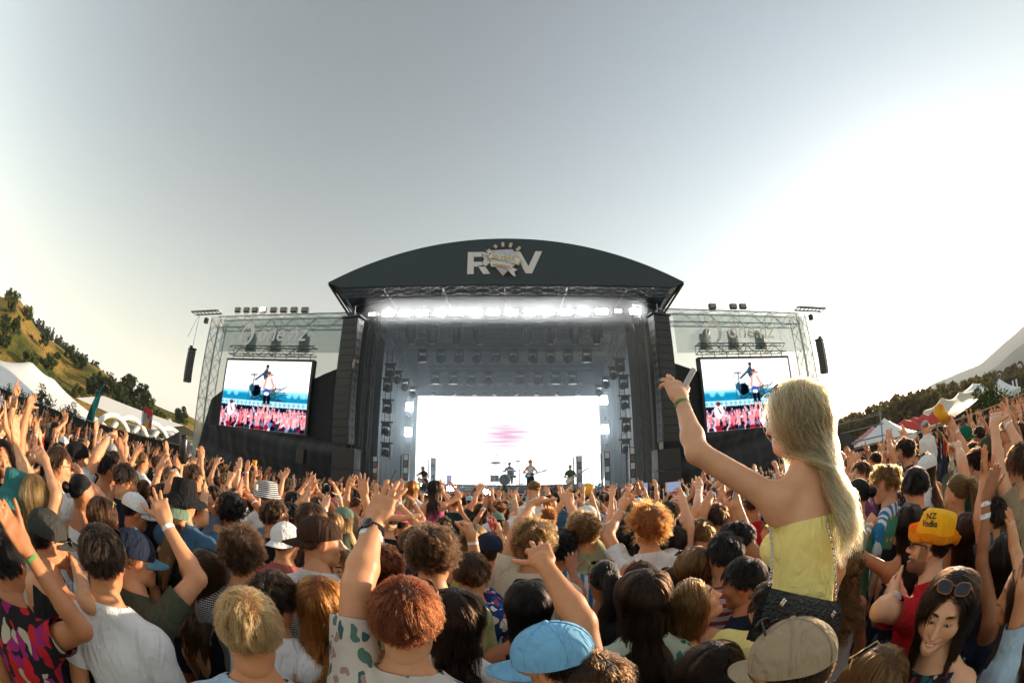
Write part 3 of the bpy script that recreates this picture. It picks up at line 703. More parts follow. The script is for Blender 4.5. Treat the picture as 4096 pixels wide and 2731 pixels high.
def glasses_parts(J, s, where='eyes', tilt=0):
    """lenses, rims with bridge, two temples"""
    if where == 'eyes': cen = np.array([0, .108, .004]); A = R(0)
    elif where == 'cap': cen = np.array([.02, .094, .098]); A = R(36)
    else: cen = np.array([0, .066, .105]); A = R(52)
    Rm = np.array(Matrix.Rotation(A, 3, 'X') @ Matrix.Rotation(R(tilt), 3, 'Y'))
    T = lambda V: to_head(J, s, [cen + Rm @ np.asarray(v) for v in V])
    lens = []; rim = MB()
    for x in (-1, 1):
        pts = []
        for k in range(16):
            a = 2 * math.pi * k / 16; ex = math.copysign(abs(math.cos(a)) ** .7, math.cos(a)); ey = math.copysign(abs(math.sin(a)) ** .7, math.sin(a))
            pts.append((x * .034 + ex * .0275, -.10 * (x * .034 + ex * .0275) ** 2 * 22 * .1, ey * .0205 + .003 * ex * x))
        front = [(p[0], p[1] + .0015, p[2]) for p in pts]; bk = [(p[0], p[1] - .0015, p[2]) for p in pts]
        lens.append((T(front + bk), [tuple(range(16)), tuple(range(31, 15, -1))] + [(k, 16 + k, 16 + (k + 1) % 16, (k + 1) % 16) for k in range(16)]))
        rim.tube(T(pts + [pts[0]]), .0028 * s, 5, cap=False)
        if where == 'eyes': tp = [(x * .062, -.004, .012), (x * .074, -.03, .012), (x * .08, -.085, .008), (x * .079, -.115, -.012)]
        else: tp = [(x * .062, -.004, .012), (x * .078, -.03, .006), (x * .083, -.09, -.012), (x * .082, -.12, -.03)]
        rim.tube(T(tp), [.0036 * s, .0034 * s, .003 * s, .0028 * s], 5)
    rim.tube(T([(-.008, .0, .006), (0, .002, .008), (.008, .0, .006)]), .003 * s, 5)
    return lens, rim

SKINS = [(.66, .325, .17), (.58, .265, .125), (.47, .20, .092), (.70, .38, .225), (.34, .14, .062), (.22, .09, .042)]
SK = [skin("skin_%s" % n, c) for n, c in zip(("fair", "warm", "tanned", "pale", "brown", "deep"), SKINS)]
HAIRC = dict(black=(.006, .005, .005), dark=(.013, .007, .004), brown=(.040, .018, .008), auburn=(.08, .022, .008), ginger=(.25, .070, .014), red=(.085, .017, .005), blond=(.33, .17, .06), honey=(.13, .064, .022), platinum=(.86, .40, .17), grey=(.2, .19, .18))
M_LENS = plain("dark_lens", (.008, .010, .014), .06, spec=.8, var=.0)
M_FRAME = plain("black_acetate", (.012, .011, .011), .25, var=.0)
M_TORT = plain("tortoiseshell", (.22, .06, .012), .25, var=.6, scale=60)
M_BAND = print_cloth("festival_band", (.72, .78, .82), [(.10, .16, .24), (.55, .25, .2)], 90, .30)
M_WHITEB = plain("white_band", (.75, .75, .74), .5)
M_TEETH = plain("teeth", (.82, .79, .72), .25, var=.03)
M_EYEW = plain("eye_white", (.75, .72, .70), .2, var=.02)
M_IRIS = plain("iris", (.035, .020, .012), .1, var=.2)
M_DENIM = cloth("denim", (.05, .075, .12)); M_BLACKC = cloth("black_cloth", (.012, .012, .014)); M_KHAKI = cloth("khaki_cloth", (.22, .17, .11))

def make_person(sp, pos, yaw, name="person"):
    """one person: a body mesh with head and hands, parented clothing, hair and what is worn"""
    s = sp['s']; prims, J = body_prims(sp); vb, vh, vd = sp.get('vox', (.013, .0075, .0062)); zh = sp['zh']
    V, Q = Field(prims, vb, zsplit=zh - .58 * s, zmul=3.6).mesh(); g, _ = label(V, prims); N = vnormals(V, Q)
    Vh, Qh = Field(head_prims(J['C'], J['H'], s, sp['sex'], sp.get('smile', 0), sp.get('jaw', 1.0), sp.get('fat', 1.0)) + [cap(J['C'] + J['H'] @ (np.array([0, -.02, -.05]) * s), J['C'] + J['H'] @ (np.array([0, -.028, -.105]) * s), (.0485 if sp['sex'] == 'f' else .0575) * s, (.0485 if sp['sex'] == 'f' else .0575) * s, 'head', k=.03)], vh).mesh()
    parts = [(V, Q, np.ones((len(V), 4), np.float32)), (Vh, Qh, tint_head(Vh, J['C'], J['H'], s, sp.get('beard', 0), lips=(.9, .38, .38) if sp.get('makeup') else (1, .66, .63), makeup=sp.get('makeup', False)))]
    for i in (0, 1):
        Vd, Qd = Field(J['hand'][i], vd if sp['arms'][i] is not None else max(vd, .011), k=.008).mesh(); parts.append((Vd, Qd, np.ones((len(Vd), 4), np.float32)))
    AV = np.concatenate([p[0] for p in parts]); o = 0; AQ = []
    for p in parts: AQ.append(p[1] + o); o += len(p[0])
    me = mesh_np(name, AV, np.concatenate(AQ)); at = me.attributes.new("tint", 'FLOAT_COLOR', 'POINT'); at.data.foreach_set("color", np.concatenate([p[2] for p in parts]).ravel())
    o = link(name, me, SK[sp.get('skin', 0)], objmat=True); o.location = pos; o.rotation_euler = (0, 0, yaw)
    dress(o, sp, J, V, Q, N, g, Vh, Qh)
    return o, J

def dress(o, sp, J, V, Q, N, g, Vh, Qh):
    s = sp['s']; zh = sp['zh']; seed = sp.get('seed', 0)
    t = sp.get('top', ('tee', M_BLACKC)); kw = dict(t[2]) if len(t) > 2 else {}
    def put(nm, r, mat, sm=True, parent=o):
        if r is None: return None
        return link(nm, mesh_np(nm, r[0], np.asarray(r[1]) if isinstance(r[1], np.ndarray) else r[1], sm), mat, parent, objmat=True)
    if t[0]:
        nm = {'tee': 'shirt', 'long': 'shirt', 'tank': 'top', 'tube': 'dress'}[t[0]]
        if t[0] == 'tank': kw.setdefault('neck', (-.245, .12)); kw.setdefault('off', .008)
        if t[0] == 'tube': kw.setdefault('top', zh - .33 * s); kw.setdefault('off', .007)
        if t[0] == 'long': kw.setdefault('sleeve', .85)
        put(nm, garment(V, Q, N, g, J, sp, t[0], seed=seed, **kw), t[1])
    b = sp.get('bottom', ('shorts', M_DENIM))
    if b: put(b[0], garment(V, Q, N, g, J, sp, b[0], off=.008, seed=seed + 5), b[1])
    hr = sp.get('hair')
    if hr:
        style, colr = hr[0], hr[1]; kw = dict(hr[2]) if len(hr) > 2 else {}
        colv = HAIRC[colr]
        q = ((Vh - J['C']) @ J['H'] / s - np.array([0, -.012, .022])) / np.array([.0775, .0995, .0995]); l = np.linalg.norm(q, axis=1); d = q / l[:, None]
        ins = (hair_mask(d) > .02) & (l > .85); keep = ins[Qh].all(1)
        hm = hairm("hair_" + colr, colv, False)
        if keep.any():
            Vc, Qc, Nc = compact(Vh, Qh[keep], vnormals(Vh, Qh)); th = dict(buzz=.002, crop=.004, short=.009, mop=.013, curly=.020, afro=.040, messy=.013).get(style, .007) * s
            if sp.get('hat'): th = min(th, .003)
            cp_ = put('hair', (Vc + Nc * th, Qc), hm)
            S, w = hair_strands(J, sp, style, n=sp.get('strands', 1500), seed=seed, width=sp.get('hw', .0011), hat=bool(sp.get('hat')), **kw)
            c = bpy.data.objects.new('hair_strands', curves('hair_strands', S, w)); COL.objects.link(c); c.parent = cp_
            c.data.materials.append(None); c.material_slots[0].link = 'OBJECT'; c.material_slots[0].material = hairm("hair_" + colr, colv, True)
    h = sp.get('hat')
    if h:
        kw = dict(h[3]) if len(h) > 3 else {}
        if h[0] in ('cap', 'backcap'):
            crown, seams, button, brim, _ = cap_parts(J, s, back=h[0] == 'backcap', **kw)
            c = put('cap', crown, h[1]); put('peak', brim, h[2], True, c); put('button', button, h[2], True, c)
            if sp.get('hero'): link('seam', seams.mesh('seam'), h[1], c)
        else:
            crown, brim, T = bucket_parts(J, s, up=h[0] == 'upbucket', **kw); c = put('bucket_hat', crown, h[1]); put('brim', brim, h[2], True, c)
    gl = sp.get('glasses')
    if gl:
        lens, rim = glasses_parts(J, s, gl[0], gl[2] if len(gl) > 2 else 0); r_ = link('sunglasses', rim.mesh('sunglasses', True), gl[1], o)
        for l in lens: put('lens', l, M_LENS, False, r_)
    for i, kind in sp.get('bands', ()):
        W, E = J['wr'][i], J['el'][i]; D = unit(E - W); rr = (.0305 if sp['sex'] == 'f' else .036) * s
        if kind == 'watch':
            V_, F_ = ring_band(W + D * .035, D, rr, .011, .003); w = put('watch', (np.array(V_), F_), M_BLACKC)
            out = unit(np.array([-.35, -1, .25])); out = unit(out - D * (out @ D)); Mx = Matrix([list(x) for x in np.stack([np.cross(out, D), D, out], 1)]); mb = MB(); mb.lathe([(.0, .0), (.021, .0), (.022, .006), (.019, .009), (.0, .0095)], 18, c=Vector(W + D * .035 + out * (rr - .003)), M=Mx, caps=False)
            put('watch_face', (np.array([tuple(v) for v in mb.V]), mb.F), M_LENS, True, w)
        else:
            off, m, hh = {'band': (.02, M_BAND, .009), 'white': (.022, M_WHITEB, .007), 'two': (.07, M_BAND, .010), 'cord': (.03, MATS.get('green_fabric') or cloth('green_fabric', (.12, .30, .10)), .006)}[kind]
            V_, F_ = ring_band(W + D * off, D, rr + .0015 * (kind == 'two'), hh); put('wristband', (np.array(V_), F_), m, False)
    if sp.get('face'):
        for x in (-1, 1):
            mb = MB(); cpos = np.array([x * .0315, .0785, .0005])
            mb.lathe([(.0001, .0115), (.0053, .0102), (.009, .007), (.011, .002), (.011, -.003), (.008, -.008), (.0001, -.011)], 14, caps=False)
            Rx = np.array(Matrix.Rotation(R(-90), 3, 'X'))
            e = put('eye', (to_head(J, s, [cpos + Rx @ np.array(v) for v in mb.V]), mb.F), M_EYEW)
            mi = MB(); mi.lathe([(.0001, .0125), (.0042, .0117), (.0058, .0104)], 12, caps=False); put('iris', (to_head(J, s, [cpos + Rx @ np.array(v) for v in mi.V]), mi.F), M_IRIS, True, e)
            mb = MB(); mb.tube(to_head(J, s, [(x * .015, .0985, .0265), (x * .026, .0955, .0305), (x * .038, .0885, .0305), (x * .05, .077, .0235)]), [.0016, .0026, .0023, .001], 5)
            link('eyebrow', mb.mesh('eyebrow', True), hairm("hair_dark", HAIRC['dark'], False), o)
    if sp.get('smile', 0) > .3:
        mb = MB(); k = sp['smile']; mb.grid(lambda u, v: Vector(to_head(J, s, [((u - .5) * .052, .0885 - 17 * ((u - .5) * .052) ** 2, -.0655 - v * .011 * k + .18 * (u - .5) ** 2 * .03)])[0]), 10, 2)
        link('teeth', mb.mesh('teeth', True), M_TEETH, o)
# =================================================================== the place: field, hills, trees, tents
K = 1024.0 / 2352.0
def P2(x, y, Y): return at_Y(x * K, y * K, Y)                     # photo pixels at 2352 wide, on the plane y = Y
def PD(x, y, d):                                                  # the same, at a horizontal distance d
    k = ray(x * K, y * K); return CAM + k * (d / math.hypot(k.x, k.y))
def azel(x, y): k = ray(x * K, y * K); return math.atan2(k.x, k.y), math.asin(k.z)

m, nt, out = new_mat("trodden_grass")
b = nd(nt, "ShaderNodeBsdfPrincipled"); b.inputs["Roughness"].default_value = 0.95
tc = nd(nt, "ShaderNodeTexCoord"); n1 = nd(nt, "ShaderNodeTexNoise"); n1.inputs["Scale"].default_value = .35; n1.inputs["Detail"].default_value = 8
n2 = nd(nt, "ShaderNodeTexNoise"); n2.inputs["Scale"].default_value = 6; n2.inputs["Detail"].default_value = 6
nt.links.new(tc.outputs["Object"], n1.inputs["Vector"]); nt.links.new(tc.outputs["Object"], n2.inputs["Vector"])
r1 = nd(nt, "ShaderNodeValToRGB"); e = r1.color_ramp.elements; e[0].position = .3; e[0].color = (.035, .040, .014, 1); e[1].position = .72; e[1].color = (.13, .105, .045, 1)
mm = nd(nt, "ShaderNodeMath", operation='ADD'); nt.links.new(n1.outputs["Fac"], mm.inputs[0]); nt.links.new(n2.outputs["Fac"], mm.inputs[1])
m2 = nd(nt, "ShaderNodeMath", operation='MULTIPLY'); m2.inputs[1].default_value = .5; nt.links.new(mm.outputs[0], m2.inputs[0]); nt.links.new(m2.outputs[0], r1.inputs[0]); nt.links.new(r1.outputs[0], b.inputs["Base Color"])
nt.links.new(b.outputs[0], out.inputs[0]); M_GROUND = m

m, nt, out = new_mat("dry_hill_grass")
b = nd(nt, "ShaderNodeBsdfPrincipled"); b.inputs["Roughness"].default_value = 0.95; b.inputs["Specular IOR Level"].default_value = .1
tc = nd(nt, "ShaderNodeTexCoord"); n1 = nd(nt, "ShaderNodeTexNoise"); n1.inputs["Scale"].default_value = .045; n1.inputs["Detail"].default_value = 9; n1.inputs["Roughness"].default_value = .62
nt.links.new(tc.outputs["Object"], n1.inputs["Vector"])
r1 = nd(nt, "ShaderNodeValToRGB"); e = r1.color_ramp.elements; e[0].position = .36; e[0].color = (.045, .062, .012, 1); e[1].position = .62; e[1].color = (.30, .19, .05, 1)
e2 = e.new(.47); e2.color = (.14, .12, .022, 1)
nt.links.new(n1.outputs["Fac"], r1.inputs[0]); nt.links.new(r1.outputs[0], b.inputs["Base Color"])
n2 = nd(nt, "ShaderNodeTexNoise"); n2.inputs["Scale"].default_value = .9; n2.inputs["Detail"].default_value = 6; nt.links.new(tc.outputs["Object"], n2.inputs["Vector"])
bp = nd(nt, "ShaderNodeBump"); bp.inputs["Strength"].default_value = .9; bp.inputs["Distance"].default_value = .8; nt.links.new(n2.outputs["Fac"], bp.inputs["Height"]); nt.links.new(bp.outputs[0], b.inputs["Normal"])
nt.links.new(b.outputs[0], out.inputs[0]); M_HILL = m

gm = MB(); n = 40
gm.add([(6800 * math.cos(6.2832 * k / n), 6800 * math.sin(6.2832 * k / n), 0) for k in range(n)], [tuple(range(n))])
tag(gm.build("ground", M_GROUND), kind="structure")

# --- the grassy hill on the left and the pine ridge behind it
HP = [azel(x, y) for x, y in ((-60, 660), (0, 690), (40, 702), (75, 748), (110, 778), (200, 838), (280, 885), (350, 925), (430, 960), (520, 1010), (640, 1060))]
HA = [p[0] for p in HP]; HE = [p[1] for p in HP]
HA = [R(-125), R(-100)] + HA; HE = [R(4), R(9.5)] + HE
def ridge(a): return max(0.0, math.tan(np.interp(a, HA, HE))) * 190 + 1.5
def hill_z(a, r):
    t = (r - 72) / 118.0
    Hh = ridge(a)
    if t <= 0: return -.3
    z = Hh * (t * t * (3 - 2 * t)) if t < 1 else Hh * max(.2, 1 - .22 * (t - 1))
    w = math.sin(a * 23 + r * .035) * .9 + math.sin(a * 51 - r * .06 + 1) * .5 + math.sin(a * 9 + r * .11) * .7
    return z + w * min(1, t * 2) * min(1, max(0, 1.15 - t) * 4) * min(1, Hh / 14)
def hill_pt(a, r): return Vector((math.sin(a) * r, math.cos(a) * r, hill_z(a, r)))
hm_ = MB(); hm_.grid(lambda u, v: hill_pt(R(-125) + u * R(104), 70 + 260 * v ** 1.3), 150, 70)
tag(hm_.build("hill", M_HILL, smooth=True), kind="structure")

M_LEAF = []
for nme, c, c2 in (("leaf_dark", (.020, .036, .012), (.055, .080, .022)), ("leaf_mid", (.040, .060, .014), (.105, .125, .030)), ("leaf_bright", (.075, .11, .015), (.20, .23, .045)), ("leaf_pine", (.012, .024, .014), (.026, .042, .022)), ("leaf_olive_flared", (.085, .07, .022), (.20, .15, .05))):  # olive leaves lightened so their colour carries the flare veil over the wood
    m, nt, out = new_mat(nme); b = nd(nt, "ShaderNodeBsdfPrincipled"); b.inputs["Roughness"].default_value = .7; b.inputs["Specular IOR Level"].default_value = .2
    at = nd(nt, "ShaderNodeAttribute", attribute_name="tone"); mx = nd(nt, "ShaderNodeMix", data_type='RGBA'); mx.inputs["A"].default_value = c4(c); mx.inputs["B"].default_value = c4(c2)
    nt.links.new(at.outputs["Fac"], mx.inputs["Factor"]); nt.links.new(mx.outputs["Result"], b.inputs["Base Color"])
    tr = nd(nt, "ShaderNodeBsdfTranslucent"); nt.links.new(mx.outputs["Result"], tr.inputs[0]); ms = nd(nt, "ShaderNodeMixShader"); ms.inputs[0].default_value = .3
    nt.links.new(b.outputs[0], ms.inputs[1]); nt.links.new(tr.outputs[0], ms.inputs[2]); nt.links.new(ms.outputs[0], out.inputs[0]); M_LEAF.append(m)
M_BARK = plain("bark", (.055, .04, .028), .95, var=.4, scale=6, bump=.6, bscale=20)

def leaves(centres, radii, n, size, seed):
    """leaf-sized faces spread through clumps; each clump has its own tone"""
    r = np.random.default_rng(seed); k = len(centres); ci = r.integers(0, k, n); d = r.normal(size=(n, 3)); d /= np.linalg.norm(d, axis=1)[:, None]
    p = np.asarray(centres)[ci] + d * np.asarray(radii)[ci][:, None] * (r.random((n, 1)) ** .45)
    a = r.normal(size=(n, 3)); a /= np.linalg.norm(a, axis=1)[:, None]; b = np.cross(a, d + r.normal(size=(n, 3)) * .4); b /= np.maximum(np.linalg.norm(b, axis=1), 1e-6)[:, None]
    sz = size * (.6 + .8 * r.random((n, 1)))
    V = np.stack([p - a * sz, p + b * sz * .55, p + a * sz, p - b * sz * .55], 1).reshape(-1, 3)
    tone = np.repeat(np.clip(r.random(k)[ci] * .7 + .3 * r.random(n), 0, 1), 4)
    return V, np.arange(4 * n).reshape(n, 4), tone.astype(np.float32)
def leaf_mesh(name, V, Q, tone):
    me = mesh_np(name, V, Q, False); a = me.attributes.new("tone", 'FLOAT', 'POINT'); a.data.foreach_set("value", tone); return me
def tree_proto(seed, h=6.0, w=2.6, nl=700, nc=16, size=.26, kind='round', low=.25):
    r = np.random.default_rng(seed); tr = MB(); pts = [Vector((0, 0, -.4))]
    for i in range(1, 6): pts.append(Vector((r.normal() * .05 * h * .3, r.normal() * .05 * h * .3, h * .8 * i / 5)))
    tr.tube(pts, [.045 * h * .55 * (1 - .16 * i) for i in range(6)], 6)
    cs = []; rs = []
    if kind == 'pine':
        for i in range(nc):
            t = i / nc; z = h * (low + (1 - low) * t); q = r.random() * 6.28; rr = w * (1 - t) * .55; cs.append((math.cos(q) * rr * .7, math.sin(q) * rr * .7, z)); rs.append(max(.12 * w, w * .45 * (1 - t * .85)))
    else:
        for i in range(nc):
            d = r.normal(size=3); d /= np.linalg.norm(d); rr = (.45 + .55 * r.random()); c = np.array([d[0] * w * rr, d[1] * w * rr, h * (low + .5 * (1 - low)) + d[2] * h * (1 - low) * .42 * rr]); cs.append(c); rs.append(w * (.28 + .22 * r.random()))
            q = pts[2 + r.integers(0, 3)]; tr.tube([q, q.lerp(Vector(c), .55) + Vector((0, 0, .05 * h)), Vector(c)], [.012 * h, .008 * h, .003 * h], 4)
    return tr.mesh("trunk"), leaf_mesh("crown", *leaves(np.array(cs), np.array(rs), nl, size, seed))
TREES = [tree_proto(1, 6, 2.5, 1300, 22, .36, low=.08), tree_proto(2, 7, 2.2, 1300, 20, .36, low=.08), tree_proto(3, 4.5, 2.5, 1100, 18, .34, low=.02)]
BUSH = [tree_proto(4, 2.2, 1.4, 420, 9, .16, low=.05), tree_proto(5, 1.8, 1.2, 380, 8, .13, low=.05)]
SHRUB = [tree_proto(6, 2.6, 1.0, 700, 14, .085, low=.2), tree_proto(7, 2.2, 1.1, 600, 12, .085, low=.25)]
PINE = [tree_proto(8, 9, 1.6, 420, 16, .34, 'pine', low=.12)]
def tree(name, proto, loc, sc, rz, leaf, label, cat="tree", group=None, sz=None):
    o = empty(name, loc, rz); o.scale = (sc, sc, sc * (sz or 1)); link("trunk", proto[0], M_BARK, o); link("crown", proto[1], leaf, o, objmat=True)
    tag(o, label, cat, group); return o

def hill_find(x, y):
    """where the sight line through a photo pixel meets the hill"""
    k = ray(x * K, y * K); a = math.atan2(k.x, k.y); tz = k.z / math.hypot(k.x, k.y); best = 185
    for r in np.arange(74, 189, 1.0):
        if hill_z(a, r) >= CAM.z + tz * r: best = r; break
    return a, best
HT = [(20, 705, 0, 1.0, 1), (60, 722, 2, .8, 1), (98, 790, 1, .75, 0), (30, 765, 1, .85, 0), (8, 752, 0, .8, 0), (65, 835, 2, 1.0, 1), (108, 838, 2, .95, 0), (5, 790, 2, 1.0, 0), (158, 812, 2, .8, 0), (178, 835, 2, .95, 0), (215, 870, 2, .6, 0),
      (205, 905, 1, .9, 0), (232, 893, 0, .95, 0), (252, 900, 0, .8, 0), (178, 905, 2, .9, 1), (295, 905, 0, 1.15, 0), (272, 930, 1, 1.1, 0), (318, 930, 0, 1.2, 0), (292, 950, 2, 1.2, 0), (340, 945, 2, 1.1, 1), (318, 965, 2, 1.1, 0), (365, 960, 2, .8, 1), (412, 970, 1, .9, 0), (398, 985, 2, .9, 0), (130, 812, 2, .45, 0)]
HLAB = ["olive green tree on the hill's skyline at the frame edge", "low round tree below the skyline treetops on the hill", "dark tree standing alone high on the golden slope", "dark tree beside the high slope tree, further out", "dark tree against the frame edge high on the hill",
        "round bright green bush tree just above the white stretch tent", "dark round tree beside the bright bush above the white tent", "dark spreading tree low at the frame edge above the tent", "dark tree in the ridge hedge under the pine hill, upper one", "dark tree in the ridge hedge under the pine hill, lower one", "small lone dark tree on the ridge below the hedge",
        "tall dark tree in the middle hill clump, lower edge", "tallest dark tree of the middle hill clump", "dark tree on the stage side of the middle clump", "paler broad tree at the foot of the middle clump", "tallest dark tree of the big clump near the flag", "dark tree on the outer flank of the big clump", "dark tree on the stage flank of the big clump", "dark low tree at the foot of the big clump", "light green tree beside the big dark clump", "dark tree at the base of the big clump above the tents", "light green tree on the lower ridge near the stage wing", "round dark tree next to the stage wing tower", "low dark tree under the round tree by the wing", "tiny dark bush on the upper slope"]
for i, (x, y, p, sc, lf) in enumerate(HT):
    a, r_ = hill_find(x, y + 14); loc = hill_pt(a, r_); tree("hill_tree", TREES[p], loc, sc * r_ / 118.0, i * 1.7, M_LEAF[lf], HLAB[i], "tree", "trees on the hill")
# scrub scattered over the slope, and the far pine wood: masses
def scatter_mass(name, items, mat, label, cat):
    Vs, Qs, Ts = [], [], []; o = 0
    for (me, loc, sc, rz) in items:
        n = len(me.vertices); v = np.empty(n * 3, np.float32); me.vertices.foreach_get("co", v); v = v.reshape(-1, 3)
        c, s_ = math.cos(rz), math.sin(rz); v = np.stack([v[:, 0] * c - v[:, 1] * s_, v[:, 0] * s_ + v[:, 1] * c, v[:, 2]], 1) * sc + np.array(loc)
        t = np.empty(n, np.float32); me.attributes["tone"].data.foreach_get("value", t)
        Vs.append(v); Qs.append(np.arange(n).reshape(-1, 4) + o); Ts.append(t); o += n
    ob = link(name, leaf_mesh(name, np.concatenate(Vs), np.concatenate(Qs), np.concatenate(Ts)), mat); tag(ob, label, cat, kind="stuff"); return ob
r_ = np.random.default_rng(5); lowp = leaf_mesh("scrub", *leaves(np.array([(0, 0, .5), (.7, .2, .4), (-.5, .4, .4)]), np.array([.8, .6, .6]), 60, .35, 9))
its = []
for i in range(110):
    a = R(-80) + r_.random() * R(48); rr = 78 + 105 * r_.random()
    if hill_z(a, rr) < 1: continue
    its.append((lowp, hill_pt(a, rr), .35 + r_.random() * .6, r_.random() * 6))
scatter_mass("scrub", its, M_LEAF[1], "low scrub dotted over the golden hillside", "scrub")
pm = leaf_mesh("pine_far", *leaves(np.array([(0, 0, z) for z in np.linspace(2, 11, 9)]), np.array([2.6 * (1 - i / 9.5) + .25 for i in range(9)]), 70, .8, 3))
its = []; PR = [azel(x, y) for x, y in ((60, 735), (85, 745), (100, 750), (130, 775), (170, 806), (210, 835), (250, 865), (290, 898), (305, 915), (340, 950), (420, 985))]
for i in range(620):
    t = r_.random(); a = np.interp(t, np.linspace(0, 1, len(PR)), [p[0] for p in PR]); el = np.interp(t, np.linspace(0, 1, len(PR)), [p[1] for p in PR])
    d = 300; row = r_.random() ** 1.6; z = math.tan(el) * d + 2 - 9.5 - row * 26
    its.append((pm, (math.sin(a) * (d - row * 45), math.cos(a) * (d - row * 45), z), .8 + .4 * r_.random(), r_.random() * 6))
scatter_mass("pine_forest", its, M_LEAF[3], "dark pine wood along the far ridge behind the hill", "pine forest")
pb = MB()
pb.grid(lambda u, v: Vector((math.sin(np.interp(u, np.linspace(0, 1, len(PR)), [p[0] for p in PR])) * (302 - 70 * v), math.cos(np.interp(u, np.linspace(0, 1, len(PR)), [p[0] for p in PR])) * (302 - 70 * v), (math.tan(np.interp(u, np.linspace(0, 1, len(PR)), [p[1] for p in PR])) * 300 - 6) * (1 - v) - 6 * v)), 40, 6)
tag(pb.build("far_hill", plain("pine_floor", (.02, .028, .014), .95, var=.4, scale=.3), smooth=True), kind="structure")

# --- right: mountains, wood
def mountain(name, pts, d, col, depth=900):
    A = [azel(x, y) for x, y in pts]; A = [(A[0][0] - R(8), .002)] + A + [(R(95), A[-1][1] * 1.15), (R(125), A[-1][1] * .6)]
    aa = [p[0] for p in A]; ee = [p[1] for p in A]; mb = MB()
    def f(u, v):
        a = aa[0] + (aa[-1] - aa[0]) * u; hgt = math.tan(np.interp(a, aa, ee)) * d + 2
        rr = d + depth * (v - .35); t = 1 - abs(v - .35) / (.35 if v < .35 else .65)
        z = hgt * t + (math.sin(a * 60 + v * 9) * .03 + math.sin(a * 140 - v * 14) * .016) * hgt * t * (1 - t) * 4 - 3
        return Vector((math.sin(a) * rr, math.cos(a) * rr, z))
    mb.grid(f, 120, 14); o = mb.build(name, plain(name + "_bush", col, .95, var=.3, scale=.01), smooth=True); tag(o, kind="structure")
mountain("mountain_ridge", [(2060, 955), (2100, 935), (2130, 915), (2170, 890), (2210, 872), (2250, 862), (2290, 838), (2330, 800), (2352, 785)], 2600, (.05, .055, .03))
mountain("distant_hills", [(1915, 990), (1990, 968), (2080, 930), (2140, 880), (2200, 855), (2250, 835), (2300, 790), (2352, 745)], 5200, (.06, .06, .035), 1600)
wm = [leaf_mesh("wood_tree", *leaves(np.array([(0, 0, 3.0), (1.2, .5, 5.), (-1.3, .3, 5.2), (.2, -.6, 7.), (-.3, .4, 8.6)]), np.array([2.2, 1.9, 1.9, 1.7, 1.1]), 110, .75, 20 + i)) for i in range(3)]
WR = [azel(x, y) for x, y in ((1830, 1010), (1905, 988), (1960, 968), (2010, 945), (2060, 928), (2110, 915), (2150, 905), (2195, 895), (2245, 880), (2300, 870), (2370, 850))]
its = []
for i in range(520):
    t = r_.random(); a = np.interp(t, np.linspace(0, 1, len(WR)), [p[0] for p in WR]); el = np.interp(t, np.linspace(0, 1, len(WR)), [p[1] for p in WR]); d = 120 + 50 * r_.random()
    z = math.tan(el) * d + 2 - 9.2 * (.75 + .1 * r_.random()) - (d < 140) * r_.random() * 3
    its.append((wm[i % 3], (math.sin(a) * d, math.cos(a) * d, max(-4, z)), .72 + .35 * r_.random(), r_.random() * 6))
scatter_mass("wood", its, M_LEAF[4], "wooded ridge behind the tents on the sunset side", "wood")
wb = MB(); wb.grid(lambda u, v: Vector((math.sin(R(38) + u * R(60)) * (118 + 60 * v), math.cos(R(38) + u * R(60)) * (118 + 60 * v), -1 + 6 * v)), 30, 3); tag(wb.build("bank", plain("wood_floor", (.03, .03, .015), .95, var=.4, scale=.3), smooth=True), kind="structure")

# --- tents
M_TENTW = plain("white_tent_fabric", (.74, .74, .73), .7, var=.04, scale=.6); M_TENTB = plain("beige_stretch_fabric", (.52, .44, .33), .8, var=.08, scale=.5)
M_POLE = plain("dark_pole", (.05, .045, .04), .6); M_RED = plain("red_parasol_fabric", (.50, .035, .025), .8, var=.15); M_BROWNF = plain("brown_fabric", (.16, .085, .04), .85)
M_WOODF = plain("pale_boards", (.34, .24, .13), .8, var=.25, scale=3); M_BLACKF = plain("black_fence_cloth", (.018, .02, .02), .9, var=.3, scale=2)
def sheet(name, corners, peaks, mat, nu=28, nv=20, sag=.3, parent=None, cusp=1.6):
    """stretched fabric: four corner points and pole peaks (u, v, extra height)"""
    c = [Vector(p) for p in corners]; mb = MB()
    def f(u, v):
        p = (c[0] * (1 - u) + c[1] * u) * (1 - v) + (c[3] * (1 - u) + c[2] * u) * v
        L = (c[1] - c[0]).length; W = (c[3] - c[0]).length; z = -sag * (math.sin(math.pi * u) * .0 + 4 * u * (1 - u) * (abs(v - .5) * 2) ** 4 + 4 * v * (1 - v) * (abs(u - .5) * 2) ** 4)
        for (pu, pv, h) in peaks: z += h * math.exp(-math.hypot((u - pu) * L, (v - pv) * W) / cusp)
        return p + Vector((0, 0, z))
    mb.grid(f, nu, nv); o = mb.build(name, mat, parent, smooth=True); return o
def tent_poles(parent, pts, mat=None):
    for p in pts: MB().tube([(p[0], p[1], 0), p], .05, 6).build("pole", mat or M_POLE, parent)

